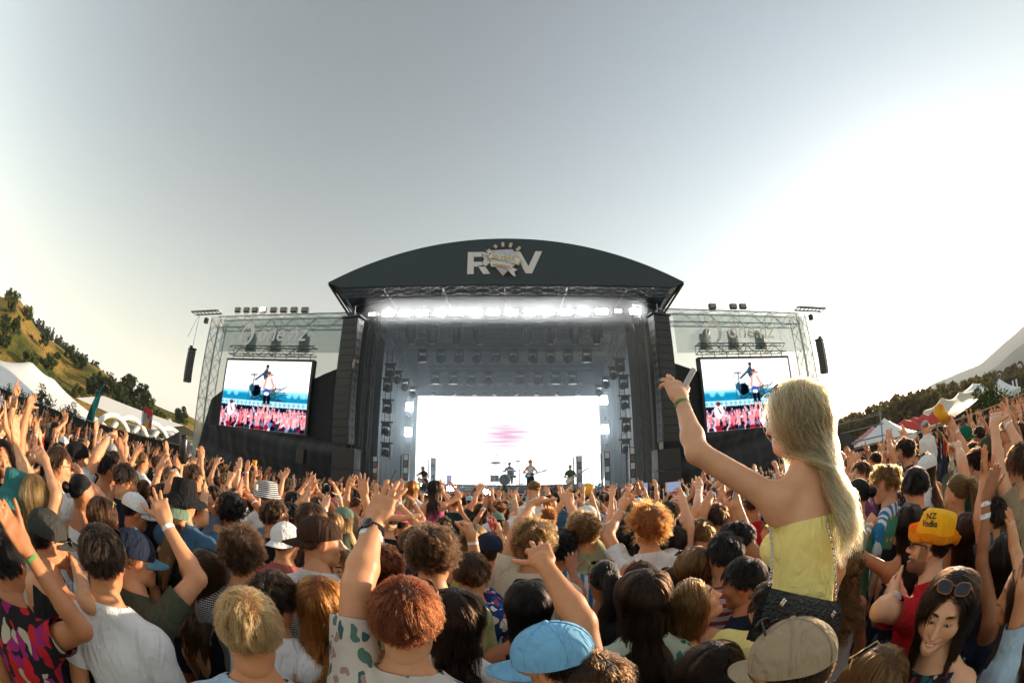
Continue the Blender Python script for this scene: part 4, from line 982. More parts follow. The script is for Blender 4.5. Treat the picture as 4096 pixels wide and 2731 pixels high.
t = empty("stretch_tent", PD(60, 900, 46)); t.location.z = 0; B = t.location
def rel(o, p): return Vector(p) - o.location
C0 = [PD(-40, 880, 40), PD(150, 905, 37), PD(290, 975, 50), PD(60, 900, 55)]
C0 = [PD(-60, 872, 38), PD(255, 985, 40), PD(240, 945, 62), PD(-60, 850, 60)]
for c in C0: c.z = max(2.0, c.z - 1.5)
o = sheet("canopy", [rel(t, c) for c in C0], [(.40, .45, 2.5), (.58, .55, 1.8), (.08, .5, 2.0)], M_TENTW, 44, 24, .5, t, 4.2)
tent_poles(t, [rel(t, c) for c in C0]); tag(t, "big white stretch tent with pointed peaks below the hill", "tent")
for i, (x, y, w, h) in enumerate([(262, 968, 4.6, 3.6), (300, 985, 5.2, 4.0), (348, 1000, 5.4, 4.2), (388, 1018, 5.2, 4.1)]):
    p = PD(x, y, 38 + i * 1.5); yaw = math.atan2(p.x, p.y); z0 = 1.2
    mb = MB(); mb.tube([Vector((math.cos(q) * w * .45, 0, z0 + math.sin(q) * h * .62)) for q in np.linspace(0, math.pi, 17)], .24, 8)
    o = mb.build("inflated_arch", M_TENTW, smooth=True); o.location = (p.x, p.y, 0); o.rotation_euler = (0, 0, -yaw + .55); tag(o, ["white inflated arch nearest the big white tent", "second white inflated arch from the big white tent", "third white inflated arch, beside the teal feather flag", "white inflated arch closest to the stage wing"][i], "arch", "white arches along the terrace")
rp_ = MB(); a0, a1 = PD(235, 940, 56), PD(420, 1005, 52)
a0.z += .2; rp_.grid(lambda u, v: a0.lerp(a1, u) + Vector((.6, 1, 0)) * (v * 7 - 3.5) + Vector((0, 0, 1.4 - abs(v - .5) * 2.6)), 14, 6)
tr_ = rp_.build("marquee_roof", M_TENTW, smooth=False); tag(tr_, "long white marquee roof running behind the white arches", "marquee")
def marquee(name, c, w, h, peak, rz, mat, label, group=None, valance=.35, poles=True, cat="tent"):
    o = empty(name, (c[0], c[1], 0), rz); mb = MB(); n = 8
    def f(u, v):
        x, y = (u - .5) * w, (v - .5) * w; q = max(abs(x), abs(y)) / (w / 2); return Vector((x, y, h + (peak) * (1 - q) ** 1.5))
    mb.grid(f, 2 * n, 2 * n); mb.build("canopy", mat, o, smooth=True)
    vb = MB()
    for a in range(4):
        M = Matrix.Rotation(a * math.pi / 2, 3, 'Z'); vb.add([M @ Vector(p) for p in ((-w / 2, -w / 2, h), (w / 2, -w / 2, h), (w / 2, -w / 2, h - valance), (-w / 2, -w / 2, h - valance))], [(0, 1, 2, 3)])
    vb.build("valance", mat, o)
    for sx in (-1, 1):
        for sy in (-1, 1): MB().tube([(sx * w * .49, sy * w * .49, 0), (sx * w * .49, sy * w * .49, h)], .04, 6).build("leg", M_POLE, o)
    tag(o, label, cat, group); return o
marquee("gazebo", PD(385, 1015, 60), 7, 2.6, 3.2, .4, M_TENTW, "white peaked tent behind the arches near the flag")
marquee("gazebo", PD(408, 1030, 40), 3.6, 2.2, 1.4, .2, plain("black_canopy", (.02, .022, .024), .8), "black peaked canopy beside the stage wing tower")
# feather flag, printed flag, cabin, fence on the left
p = PD(203, 985, 33); fl = empty("feather_flag", (p.x, p.y, 0)); mb = MB(); mb.tube([(0, 0, 0), (.1, 0, 3.6), (.25, 0, 5.2)], [.04, .03, .012], 6); mb.build("pole", M_TENTW, fl)
fm = MB(); fm.grid(lambda u, v: Vector((.05 + .2 * v - u * (.75 - .55 * v ** 2.2), .12 * math.sin(v * 5 + u * 3), .9 + 4.2 * v)), 6, 16)
fm.build("banner", print_cloth("teal_flag_print", (.02, .16, .17), [(.03, .24, .22), (.015, .06, .10)], 1.2, .55), fl, smooth=True); fl.rotation_euler = (0, R(7), 1.0); tag(fl, "tall teal feather flag on a pole beside the white arches", "flag")
p = PD(322, 1000, 30); fl = empty("printed_flag", (p.x, p.y, 0)); MB().tube([(0, 0, 0), (0, 0, 4.3)], .03, 6).build("pole", M_POLE, fl)
fm = MB(); fm.grid(lambda u, v: Vector((.05 + u * .75, .06 * math.sin(u * 6 + v), 3.0 + v * 1.25 - .1 * u)), 10, 10)
fm.build("cloth", print_cloth("swirl_flag_print", (.62, .34, .05), [(.50, .06, .05), (.20, .38, .52)], 1.7, .62), fl, smooth=True); fl.rotation_euler = (0, 0, .75); tag(fl, "square flag with red, yellow and blue swirls on a pole", "flag")
p = PD(372, 1018, 44); o = empty("cabin", (p.x, p.y, 0), .75); MB().box((0, 0, 1.55), (3.4, 1.3, 1.45)).build("wall", M_TENTW, o); rf = MB(); rf.prism([(-3.7, 2.95), (3.7, 2.95), (3.7, 3.1), (-3.7, 3.3)], -1.6, 1.6); rf.build("roof", plain("roof_grey", (.3, .31, .32), .6), o)
for x in (-1.9, 1.6): MB().box((x, -1.31, 1.9), (.55, .02, .38)).build("window", M_LENS, o)
tag(o, "small white site cabin behind the fence near the wing", "cabin")
p0, p1 = PD(-30, 905, 30), PD(420, 1062, 32)
fc = empty("fence", (p0.x, p0.y, 0)); nseg = 16
for i in range(nseg):
    q0, q1 = p0.lerp(p1, i / nseg), p0.lerp(p1, (i + .97) / nseg); mb = MB(); d = (q1 - q0); d.z = 0; L = d.length; Mz = Matrix.Rotation(math.atan2(d.y, d.x), 3, 'Z'); mid = (q0 + q1) / 2
    mb.box((mid.x - p0.x, mid.y - p0.y, 1.15), (L / 2, .03, 1.15), Mz); mb.build("panel", M_BLACKF, fc)
tag(fc, "black cloth-covered fence along the crowd's hill side", "fence")
p0, p1 = PD(200, 960, 33.5), PD(420, 1050, 35); tb = MB(); d = p1 - p0; tb.box(((p0.x + p1.x) / 2, (p0.y + p1.y) / 2, 1.2), (Vector((d.x, d.y, 0)).length / 2, 1.5, 1.2), Matrix.Rotation(math.atan2(d.y, d.x), 3, 'Z')); tag(tb.build("terrace_deck", M_WOODF), "raised timber terrace under the white arches", "deck")
for i, (x, y) in enumerate([(15, 925), (55, 925), (95, 940), (130, 955), (160, 975), (185, 985), (225, 995), (335, 1020), (365, 1030), (400, 1045), (310, 1012)]):
    p = PD(x, y, 32.5); tree("vine_shrub", SHRUB[i % 2], (p.x, p.y, 1.0 if i < 5 else .2), .72 + .16 * (i % 3), i * 1.3, M_LEAF[1 if i % 3 else 2], ["leafy vine at the frame edge below the tent", "thin vine rising before the white tent's canopy", "vine crossing the middle of the white tent", "vine on the low side of the white tent", "vine at the tent's pointed end by the fence", "shrub between the tent and the first arch", "shrub in front of the first arch", "shrub beside the printed flag, stage side", "shrub in front of the white cabin", "shrub next to the black canopy", "shrub beside the printed flag, hill side"][i], "shrub", "planting along the hill-side fence")

# --- right-hand side tents
o = empty("stretch_tent", PD(2190, 960, 40)); o.location.z = 0
Cr = [PD(2085, 985, 40), PD(2262, 915, 30), PD(2275, 905, 52), PD(2120, 955, 60)]
for i, c in enumerate(Cr): c.z = (2.4, 2.9, 3.2, 2.8)[i]
sheet("canopy", [rel(o, c) for c in Cr], [(.16, .4, 1.1), (.42, .45, 1.3), (.64, .6, 1.1), (.84, .6, .8)], M_TENTB, 44, 22, .6, o, 2.0); tent_poles(o, [rel(o, c) for c in Cr]); tag(o, "long beige stretch tent with a row of peaks, sunset side", "tent")
o = empty("stretch_tent", PD(2235, 905, 62)); o.location.z = 0; Cr = [PD(2190, 930, 60), PD(2262, 905, 55), PD(2275, 895, 75), PD(2200, 915, 80)]
for i, c in enumerate(Cr): c.z = 3.2
sheet("canopy", [rel(o, c) for c in Cr], [(.3, .5, 1.2), (.6, .5, 1.5), (.85, .5, 1.1)], M_TENTW, 30, 16, .5, o, 3.0); tent_poles(o, [rel(o, c) for c in Cr]); tag(o, "white tent rising behind the beige stretch tent", "tent")
marquee("gazebo", PD(2035, 1010, 27), 4.8, 1.95, 1.35, .5, M_TENTW, "white peaked gazebo behind the fence on the sunset side")
marquee("gazebo", PD(2006, 1010, 40), 5, 2.2, 1.3, .2, plain("pink_canopy", (.55, .25, .25), .8), "faded pink gazebo far behind the white gazebo")
for i, (x, y, d) in enumerate([(2078, 990, 33), (2100, 982, 34), (2122, 972, 34), (2150, 968, 33), (2018, 1005, 38)]):
    p = PD(x, y, d); o = empty("parasol", (p.x, p.y, 0)); mb = MB(); mb.lathe([(1.9, 2.15), (1.85, 2.2), (.9, 2.75), (.03, 3.1)], 8, caps=False); mb.build("canopy", M_RED, o); MB().tube([(0, 0, 0), (0, 0, 3.15)], .04, 6).build("pole", M_POLE, o)
    tag(o, ["red parasol next to the white gazebo's corner", "second red parasol from the white gazebo", "third red parasol from the white gazebo", "red parasol under the beige tent's edge", "red parasol far off between the gazebos"][i], "parasol", "red parasols")
for i, (x, y, d, sc, lf) in enumerate([(1965, 1010, 30, .75, 2), (2000, 1005, 31, .8, 2), (2068, 982, 33, .7, 2), (2090, 975, 35, .7, 2), (2268, 925, 30, 1.35, 1), (2285, 925, 29, 1.25, 1), (2318, 918, 29, .7, 1), (2345, 905, 29, .85, 1), (1935, 1015, 32, .5, 2)]):
    p = PD(x, y, d); tree("shrub", SHRUB[i % 2], (p.x, p.y, .5), sc, i * 2.1, M_LEAF[lf], ["light green shrub behind the scaffold rail", "light green shrub beside the white gazebo", "green shrub between gazebo and beige tent", "small shrub in front of the beige tent", "tall green tree at the end of the beige tent", "green tree beside the tall one by the beige tent", "low green bush near the frame edge below the sign", "bushy green tree under the sign at the frame edge", "small shrub beside the loudspeaker stack"][i], "shrub", "planting on the sunset side")
p0, p1 = PD(1925, 1040, 25), PD(2380, 905, 26); fc = empty("fence", (p0.x, p0.y, 0)); nseg = 14
for i in range(nseg):
    q0, q1 = p0.lerp(p1, i / nseg), p0.lerp(p1, (i + .97) / nseg); d = q1 - q0; d.z = 0; mid = (q0 + q1) / 2; Mz = Matrix.Rotation(math.atan2(d.y, d.x), 3, 'Z')
    MB().box((mid.x - p0.x, mid.y - p0.y, .95), (d.length / 2, .03, .95), Mz).build("panel", M_BLACKF, fc); MB().box((mid.x - p0.x, mid.y - p0.y, 1.98), (d.length / 2, .09, .05), Mz).build("rail", M_WOODF, fc)
tag(fc, "dark fence with a pale timber rail on the sunset side", "fence")
M_STEEL = plain("galvanised_steel", (.30, .31, .32), .4, .8, var=.15)
p = PD(1970, 1050, 24); o = empty("scaffold_rail", (p.x, p.y, 0), -.75)
for x in (-1.2, 1.6): MB().tube([(x, 0, 0), (x, 0, 3.6)], .045, 6).build("post", M_STEEL, o)
for z in (2.3, 2.9, 3.4): MB().tube([(-1.3, 0, z), (1.75, 0, z)], .04, 6).build("rail", M_STEEL, o)
tag(o, "steel scaffold rail standing before the white gazebo", "scaffold")
# sign seen from behind
def text_mesh(name, s, size=1.0, offset=0.0, shear=0.0, extrude=0.02, space=1.0, align='CENTER'):
    cu = bpy.data.curves.new(name, 'FONT'); cu.body = s; cu.size = size; cu.offset = offset; cu.shear = shear; cu.extrude = extrude; cu.space_character = space; cu.align_x = align; cu.align_y = 'CENTER'; cu.resolution_u = 3
    ob = bpy.data.objects.new(name, cu); COL.objects.link(ob); dg = bpy.context.evaluated_depsgraph_get(); me = bpy.data.meshes.new_from_object(ob.evaluated_get(dg)); bpy.data.objects.remove(ob); bpy.data.curves.remove(cu); me.name = name; return me
p = PD(2316, 864, 52); o = empty("sign", (p.x, p.y, 0), -math.atan2(p.x, p.y) + math.pi); hz = p.z
lt = link("lettering", text_mesh("lettering", "crocs", 2.3, .03, 0, .06), plain("sign_letters", (.08, .07, .05), .6), o); lt.rotation_euler = (R(90), 0, 0); lt.location = (0, -.2, hz + .6)
MB().box((.4, 0, hz - 1.6), (1.9, .12, 1.3)).build("panel", plain("sign_panel", (.03, .03, .035), .7), o)
for x in (-.6, .1, 1.2): MB().tube([(x, .1, 0), (x, .1, hz - .2)], .07, 6).build("post", M_POLE, o)
for x in (-.5, -1.05): MB().box((x, .16, hz - 1.5), (.13, .03, .9)).build("light_strip", plain("white_strip", (.8, .8, .78), .5), o)
tag(o, "dark sign with rounded letters on posts, seen from behind", "sign")
MB_ = MB(); p = PD(2300, 905, 36); marquee("gazebo", (p.x, p.y, 0), 4, 2.5, 1.2, .3, M_TENTW, "white canopy among the trees under the sign")
# =================================================================== the stage
M_BLK = plain("black_paint", (.014, .014, .015), .5, var=.3, scale=3); M_BLK2 = plain("black_plastic", (.011, .011, .013), .4, var=.2, scale=9)
M_ALU = plain("truss_aluminium", (.06, .06, .063), .5, .5, var=.2, scale=2); M_DTR = plain("black_truss", (.03, .03, .032), .5, .3, var=.3, scale=2)
M_DRAPE = plain("black_drape", (.016, .019, .022), .92, var=.25, scale=.8, sheen=.3); M_CANOPY = plain("charcoal_canopy", (.036, .056, .068), .75, var=.12, scale=.25, bump=.15, bscale=1.5)
M_DECK = plain("stage_deck", (.03, .03, .03), .55, var=.3, scale=1.5); M_WHITE = plain("white_print", (.75, .75, .74), .6, var=.03); M_GOLD = plain("gold_edge", (.62, .48, .22), .45, .3, var=.1)
M_LILAC = plain("lilac_enamel", (.58, .50, .64), .5, var=.05); M_MINT = plain("mint_enamel", (.50, .68, .70), .5, var=.05)
XC = -.4
M_WTR = plain("silhouette_dark_truss", (.075, .08, .08), .5, .4, var=.3, scale=2)  # truss metal darkened in its base colour to read as a silhouette
M_RIG = plain("rigging_steel", (.09, .09, .09), .45, .6, var=.3, scale=6)

def truss(a, b, w=.5, r=.03, mat=None, step=None, name="truss", up=None, bays=None):
    """box truss: four chords and zigzag braces on each side"""
    a, b = Vector(a), Vector(b); d = b - a; L = d.length; d.normalize(); u = Vector(up) if up else (Vector((0, 0, 1)) if abs(d.z) < .9 else Vector((0, 1, 0))); s_ = d.cross(u).normalized(); u = s_.cross(d).normalized()
    mb = MB(); n = bays or max(2, round(L / (step or w * 1.1))); cor = [s_ * (x * w / 2) + u * (y * w / 2) for x, y in ((-1, -1), (1, -1), (1, 1), (-1, 1))]
    for c in cor: mb.tube([a + c, b + c], r, 5)
    for i in range(n):
        p, q = a + d * (L * i / n), a + d * (L * (i + 1) / n)
        for k in range(4):
            c0, c1 = cor[k], cor[(k + 1) % 4]
            mb.tube([p + (c0 if i % 2 else c1), q + (c1 if i % 2 else c0)], r * .55, 4, cap=False)
            if i % 3 == 0: mb.tube([p + c0, p + c1], r * .55, 4, cap=False)
    return mb.mesh(name)
def T(name, a, b, label, w=.5, r=.03, mat=None, step=None, cat="truss", group=None, parent=None):
    o = link(name, truss(a, b, w, r, None, step), mat or M_DTR, parent)
    if parent is None: tag(o, label, cat, group)
    return o
def L2(x, y, Y): p = P2(x, y, Y); return (p.x, p.z)

# --- deck, riser, back and side walls
sd_ = empty("stage", (XC, 27, 0))
MB().box((0, .2, .6), (9.6, 5.3, .6)).build("platform", M_BLK, sd_); MB().box((0, .2, 1.26), (9.7, 5.4, .055)).build("deck", M_DECK, sd_)
MB().box((0, -5.6, .5), (9.0, .25, .45)).build("barrier", M_BLK2, sd_); tag(sd_, "low black stage platform under the band", "stage")
rs = empty("riser", (XC, 25.9, 1.32)); MB().box((0, .6, .56), (6.2, 1.5, .045)).build("riser_top", M_BLK2, rs)
for i in range(6): link("riser_truss", truss((-6.1 + i * 2.06, -.85, .22), (-4.16 + i * 2.06, -.85, .22), .36, .028), M_ALU, rs)
tag(rs, "drum riser with silver truss skirt across the stage", "riser")
bw = MB()
def fold(x0, x1, y, z0, z1, nu=60, amp=.10, seed=0, sagf=0.0, top=None):
    r = random.Random(seed); ph = [r.random() * 6 for _ in range(4)]
    def f(u, v):
        x = x0 + (x1 - x0) * u; zt = top(x) if top else z1; z = z0 + (zt - z0) * v
        w = math.sin(u * (x1 - x0) * 4.2 + ph[0]) * .5 + math.sin(u * (x1 - x0) * 9.1 + ph[1]) * .3
        if sagf: w = w * .3 + math.sin(z * 3.1 + (x - x0) * .55 * (1 if x0 < 0 else -1) - 9 * (u - .45) ** 2 + ph[2]) * 1.1 + math.sin(z * 5.3 + (x - x0) * .9 * (1 if x0 < 0 else -1) - 6 * (u - .3) ** 2 + ph[3]) * .5
        return Vector((x, y + amp * w, z))
    return f
for (nm, lab, x0, x1, Y, z0, z1) in (("back_drape", "black drape hanging behind the video wall", -9.8, 9.2, 32.2, 1.3, 14.9),):
    mb = MB(); mb.grid(fold(x0, x1, Y, z0, z1, seed=3), 120, 2); tag(mb.build(nm, M_DRAPE, smooth=True), lab, "drape")
for sx, lab in ((-1, "black side drape on the hill side of the stage"), (1, "black side drape on the sunset side of the stage")):
    mb = MB(); f = fold(23.8, 32, 0, 1.3, 11.6, seed=5 + sx); mb.grid(lambda u, v: (lambda p: Vector((XC + sx * (8.75 + p.y), p.x, p.z)))(f(u, v)), 60, 2); tag(mb.build("side_drape", M_DRAPE, smooth=True), lab, "drape")

for sx, lab in ((-1, "narrow black masking drape behind the hill-side line array"), (1, "narrow black masking drape behind the sunset-side line array")):
    mb = MB(); mb.grid(fold(XC + sx * 8.55 - .95, XC + sx * 8.55 + .95, 24.6, .2, 12.3, seed=9 + sx, amp=.05), 24, 2); tag(mb.build("masking_drape", M_DRAPE, smooth=True), lab, "drape")

# --- video wall
m, nt, out = new_mat("video_wall_picture"); e = nd(nt, "ShaderNodeEmission"); tc = nd(nt, "ShaderNodeTexCoord")
mp = nd(nt, "ShaderNodeMapping"); mp.inputs["Scale"].default_value = (.22, 1, 14); nt.links.new(tc.outputs["Object"], mp.inputs["Vector"])
nz = nd(nt, "ShaderNodeTexNoise"); nz.inputs["Scale"].default_value = 1.0; nz.inputs["Detail"].default_value = 3; nt.links.new(mp.outputs[0], nz.inputs["Vector"])
gr = nd(nt, "ShaderNodeTexGradient", gradient_type='SPHERICAL'); mp2 = nd(nt, "ShaderNodeMapping"); mp2.inputs["Scale"].default_value = (.17, 1, .24); mp2.inputs["Location"].default_value = (0, 0, -.1); nt.links.new(tc.outputs["Object"], mp2.inputs["Vector"]); nt.links.new(mp2.outputs[0], gr.inputs["Vector"])
mu = nd(nt, "ShaderNodeMath", operation='MULTIPLY'); nt.links.new(nz.outputs["Fac"], mu.inputs[0]); nt.links.new(gr.outputs["Fac"], mu.inputs[1])
rp = nd(nt, "ShaderNodeValToRGB"); el = rp.color_ramp.elements; el[0].position = .27; el[0].color = (1, 1, 1, 1); el[1].position = .47; el[1].color = (.42, .20, .30, 1); nt.links.new(mu.outputs[0], rp.inputs[0])
nt.links.new(rp.outputs[0], e.inputs[0]); e.inputs[1].default_value = .80; nt.links.new(e.outputs[0], out.inputs[0]); M_WALLPIC = m
vw = empty("video_wall", (XC + .1, 31.4, 0)); MB().box((0, .2, 5.2), (6.95, .15, 3.42)).build("frame", M_BLK, vw)
nx_, nz_ = 14, 7
pm_ = MB(); pm_.box((0, 0, 0), (.482, .02, .476)); pme = pm_.mesh("panel")
mb = MB(); mb.add([(-6.88, 0, 1.85), (6.88, 0, 1.85), (6.88, 0, 8.55), (-6.88, 0, 8.55)], [(0, 1, 2, 3)]); pic = mb.build("picture", M_WALLPIC, vw); pic.location = (0, .02, 0)
for v_ in pic.data.vertices: v_.co.z -= 5.2
pic.location.z = 5.2
tag(vw, "huge white glowing video wall at the back of the stage", "video wall")

# --- roof
def arch(hw, z0, rise, n=40): return [(-hw + 2 * hw * i / n, z0 + rise * (1 - abs(2 * i / n - 1) ** 2.05)) for i in range(n + 1)]
rf = empty("stage_roof", (XC, 21, 0)); A = arch(10.55, 13.0, 2.62)
mb = MB(); top = A; n = len(A)
mb.prism([(10.55, 13.0), (9.6, 12.62), (-9.6, 12.62)] + A[:-1], -.06, .06); mb.build("canopy_front", M_CANOPY, rf)
mb = MB()
for (y, hw, z0, rise) in ((.0, 10.55, 13.0, 2.62), (3, 9.9, 12.4, 2.4), (12, 9.9, 12.4, 2.4)):
    for (x, z) in arch(hw, z0, rise): mb.V.append((x, y + .07, z - .03))
mb.F = [(k * n + i, k * n + i + 1, (k + 1) * n + i + 1, (k + 1) * n + i) for k in range(2) for i in range(n - 1)]; mb.build("canopy_top", M_CANOPY, rf, smooth=True)
for sx in (-1, 1):
    mb = MB(); mb.add([(sx * 10.5, .1, 13.0), (sx * 9.6, .1, 12.6), (sx * 9.0, 2.6, 10.9), (sx * 9.15, 3.0, 11.6), (sx * 9.9, 3.0, 12.4)], [(0, 1, 2, 3, 4)]); mb.build("side_gusset", M_CANOPY, rf)
    MB().tube([(sx * 10.5, .0, 12.95), (sx * 9.0, 2.0, 10.9)], .07, 6).build("edge_pole", M_DTR, rf)
    MB().tube([(sx * 10.3, .15, 12.9), (sx * 8.8, 2.2, 10.95)], .05, 6).build("edge_pole", M_DTR, rf)
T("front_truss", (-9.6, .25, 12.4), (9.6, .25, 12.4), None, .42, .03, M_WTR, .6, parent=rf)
pts = arch(9.6, 12.0, 2.0, 20)
mb = MB()
for off in (0, .3): mb.tube([(x, 2.2, z + off) for x, z in pts], .035, 5)
for i in range(20): mb.tube([(pts[i][0], 2.2, pts[i][1] + .3 * (i % 2)), (pts[i + 1][0], 2.2, pts[i + 1][1] + .3 * ((i + 1) % 2))], .02, 4)
mb.build("arch_truss", M_ALU, rf)
for x in (-7, -3.5, 0, 3.5, 7): MB().tube([(x, .3, 12.6), (x * 1.0, 11.8, 14.2 - abs(x) * .14)], .05, 5).build("purlin", M_ALU, rf)
for y in (5, 8, 11):
    T("cross_truss", (-9.2, y, 11.9), (9.2, y, 11.9), None, .4, .028, M_DTR, .7, parent=rf)
# letters and emblem on the canopy
def poly_obj(name, poly, y0, y1, mat, parent, hole=None):
    if hole is None: return MB().prism(poly, y0, y1).build(name, mat, parent)
def lx(px, py): p = P2(px, py, 21.0); return (p.x - XC, p.z)
def lz(cx, cy): return lx((1800 + cx / 5.2267) * 2352 / 4096, (930 + cy / 5.2267) * 2352 / 4096)   # from the close view of the emblem
Rl = [[(377, 424), (500, 424), (497, 880), (360, 883)], [(500, 424), (690, 420), (690, 522), (505, 524)], [(500, 628), (680, 626), (690, 725), (500, 727)], [(585, 715), (715, 690), (842, 876), (695, 878)]]
bowl_o = [(690 + 155 * math.cos(q), 572 + 153 * math.sin(q)) for q in np.linspace(-math.pi / 2, math.pi / 2, 13)]; bowl_i = [(665 + 48 * math.cos(q), 575 + 52 * math.sin(q)) for q in np.linspace(math.pi / 2, -math.pi / 2, 9)]
mb = MB()
for q in Rl + [bowl_o + [(690, 727)] + bowl_i]:
    mb.prism([lz(*p) for p in q][::-1], -.075, -.062) if True else None
mb.build("letter_r", M_WHITE, rf)
mb = MB(); mb.prism([lz(*p) for p in [(1460, 410), (1925, 407), (1715, 866), (1580, 864)]][::-1], -.074, -.062)
mb = MB(); mb.prism([lz(*p) for p in [(1340, 412), (1465, 410), (1640, 720), (1635, 866), (1580, 864)]][::-1], -.075, -.062); mb.prism([lz(*p) for p in [(1785, 407), (1925, 407), (1715, 866), (1635, 866), (1640, 720)]][::-1], -.0752, -.0622); mb.build("letter_v", M_WHITE, rf)
em = empty("emblem_board", (0, 0, 0)); em.parent = rf
def ep(nm, pts, y0, y1, mat): return MB().prism([lz(*p) for p in pts][::-1], y0, y1).build(nm, mat, em)
gem = [(905, 405), (1290, 388), (1470, 600), (1100, 920), (805, 575)]
ep("gem_edge", [(890, 400), (1305, 380), (1488, 600), (1105, 935), (792, 570)], -.16, -.078, M_GOLD); ep("gem", gem, -.19, -.1605, M_LILAC)
for tri in ([(950, 450), (1060, 440), (1000, 520)], [(1090, 435), (1150, 510), (1040, 515)], [(1140, 432), (1255, 425), (1220, 515)], [(1290, 450), (1370, 545), (1255, 520)], [(865, 600), (970, 605), (985, 655), (910, 650)], [(1015, 612), (1170, 635), (1155, 685), (1040, 660)], [(1205, 645), (1305, 665), (1230, 720), (1200, 700)], [(1070, 790), (1125, 795), (1095, 850)]):
    ep("facet", tri, -.205, -.1905, M_MINT)
for nm, q in (("upper_ribbon", [(825, 470), (1050, 500), (1270, 540), (1478, 600), (1430, 715), (1240, 650), (1030, 605), (808, 570)]), ("lower_ribbon", [(835, 655), (1010, 660), (1170, 685), (1310, 730), (1275, 820), (1130, 775), (1000, 755), (870, 755)]), ("ribbon_tail", [(1210, 820), (1300, 775), (1410, 820), (1340, 860), (1375, 950), (1330, 945), (1260, 880)]), ("ribbon_tail", [(752, 400), (830, 445), (905, 425), (870, 470), (820, 520), (735, 515), (800, 470)])):
    ep(nm, q, -.235, -.207, M_WHITE); cx_ = sum(a[0] for a in q) / len(q); cy_ = sum(a[1] for a in q) / len(q); ep(nm + "_edge", [(cx_ + (a - cx_) * 1.03, cy_ + (b_ - cy_) * 1.1) for a, b_ in q], -.2068, -.195, M_GOLD)
for (x0, y0, x1, y1) in ((930, 290, 980, 345), (1105, 235, 1108, 325), (1285, 245, 1250, 335), (1470, 330, 1390, 400), (800, 385, 850, 425)):
    dx, dy = x1 - x0, y1 - y0; l = math.hypot(dx, dy); nx, ny = -dy / l * 30, dx / l * 30
    ep("sparkle", [(x0 + nx, y0 + ny), (x0 - nx, y0 - ny), (x1 - nx, y1 - ny), (x1 + nx, y1 + ny)], -.14, -.078, M_GOLD); ep("sparkle_face", [(x0 + nx * .5, y0 + ny * .5), (x0 - nx * .6, y0 - ny * .6), (x1 - nx * .6, y1 - ny * .6), (x1 + nx * .5, y1 + ny * .5)], -.15, -.1405, M_LILAC)
for s_, c0, c1, sz in (("20 YEAR", (880, 545), (1360, 605), .36), ("ANNIVERSARY", (885, 705), (1260, 765), .19)):
    a, b_ = lz(*c0), lz(*c1); w_ = math.hypot(a[0] - b_[0], a[1] - b_[1]); me = text_mesh("lettering", s_, sz, .008, 0, .012); xs_ = [v.co.x for v in me.vertices]; f_ = w_ / (max(xs_) - min(xs_))
    o = link("lettering", me, M_GOLD, em); o.scale = (f_, 1, 1); o.rotation_euler = (R(90), math.atan2(a[1] - b_[1], b_[0] - a[0]), 0); o.location = ((a[0] + b_[0]) / 2, -.25, (a[1] + b_[1]) / 2)
tag(rf, "curved charcoal stage roof with white letters and diamond emblem", "stage roof")

# --- main loudspeaker arrays
def array(name, label, x, ztop, n, w, h, d, Y, yaw, curve, group, hang=None):
    o = empty(name, (x, Y, 0), yaw); z = ztop; y = 0; a = 0.0
    me = MB(); me.prism([(-w / 2, 0), (w / 2, 0), (w / 2, -h * .97), (-w / 2, -h * .97)], -d * .5, d * .5); box_ = me.mesh("cabinet")
    g_ = MB(); g_.box((0, -d * .51, -h * .485), (w * .47, .012, h * .43)); gm_ = g_.mesh("grille")
    plms = []
    for sx in (-1, 1): plms.append(MB().prism([(-.36 * d, -h * .12), (-.12 * d, -h * .12), (-.08 * d, -h * .42), (.14 * d, -h * .42), (.18 * d, -h * .12), (.34 * d, -h * .12), (.34 * d, -h * .88), (.18 * d, -h * .88), (.14 * d, -h * .6), (-.08 * d, -h * .6), (-.12 * d, -h * .88), (-.36 * d, -h * .88)], sx * (w / 2 + .006), sx * (w / 2 + .022)).mesh("rigging_plate"))
    for pm3 in plms:
        for v_ in pm3.vertices: v_.co = (v_.co.y, v_.co.x, v_.co.z)
    for i in range(n):
        c = link("cabinet", box_, M_BLK2, o); c.location = (0, y, z); c.rotation_euler = (a, 0, 0)
        link("grille", gm_, M_BLK, c); [link("rigging_plate", pm3, M_RIG, c) for pm3 in plms]
        z -= h * math.cos(a); y += h * math.sin(a); a += curve * (i / n) ** 1.5
    fr = MB(); fr.box((0, 0, ztop + .12), (w * .62, d * .55, .05)); fr.box((0, -d * .3, ztop + .25), (w * .2, .1, .1)); fr.build("fly_frame", M_BLK, o)
    if hang: MB().tube([(0, 0, ztop + .2), (0, 0, hang)], .025, 5).build("hoist_chain", M_STEEL, o)
    tag(o, label, "speaker array", group); return o
pl_ = P2(801, 735, 21.3); pr_ = P2(1545, 728, 21.3)
array("line_array", "tall black line array on the hill side of the stage", -9.0, 10.7, 16, 1.08, .437, .62, 21.3, R(-14), .012, "main speaker arrays", 11.6)
array("line_array", "tall black line array on the sunset side of the stage", 8.28, 10.85, 16, 1.08, .437, .62, 21.3, R(14), .012, "main speaker arrays", 11.7)
for (px, py0, py1, lab, yw) in ((441, 806, 878, "small curved speaker array hanging outside the hill-side wing", -.5), (1882, 785, 858, "small curved speaker array hanging outside the sunset-side wing", .5)):
    a, b_ = P2(px, py0, 22.6), P2(px, py1, 22.6); array("side_array", lab, a.x, a.z, 9, .62, (a.z - b_.z) / 9, .5, 22.6, yw, .035, "outer speaker arrays", 12.2)
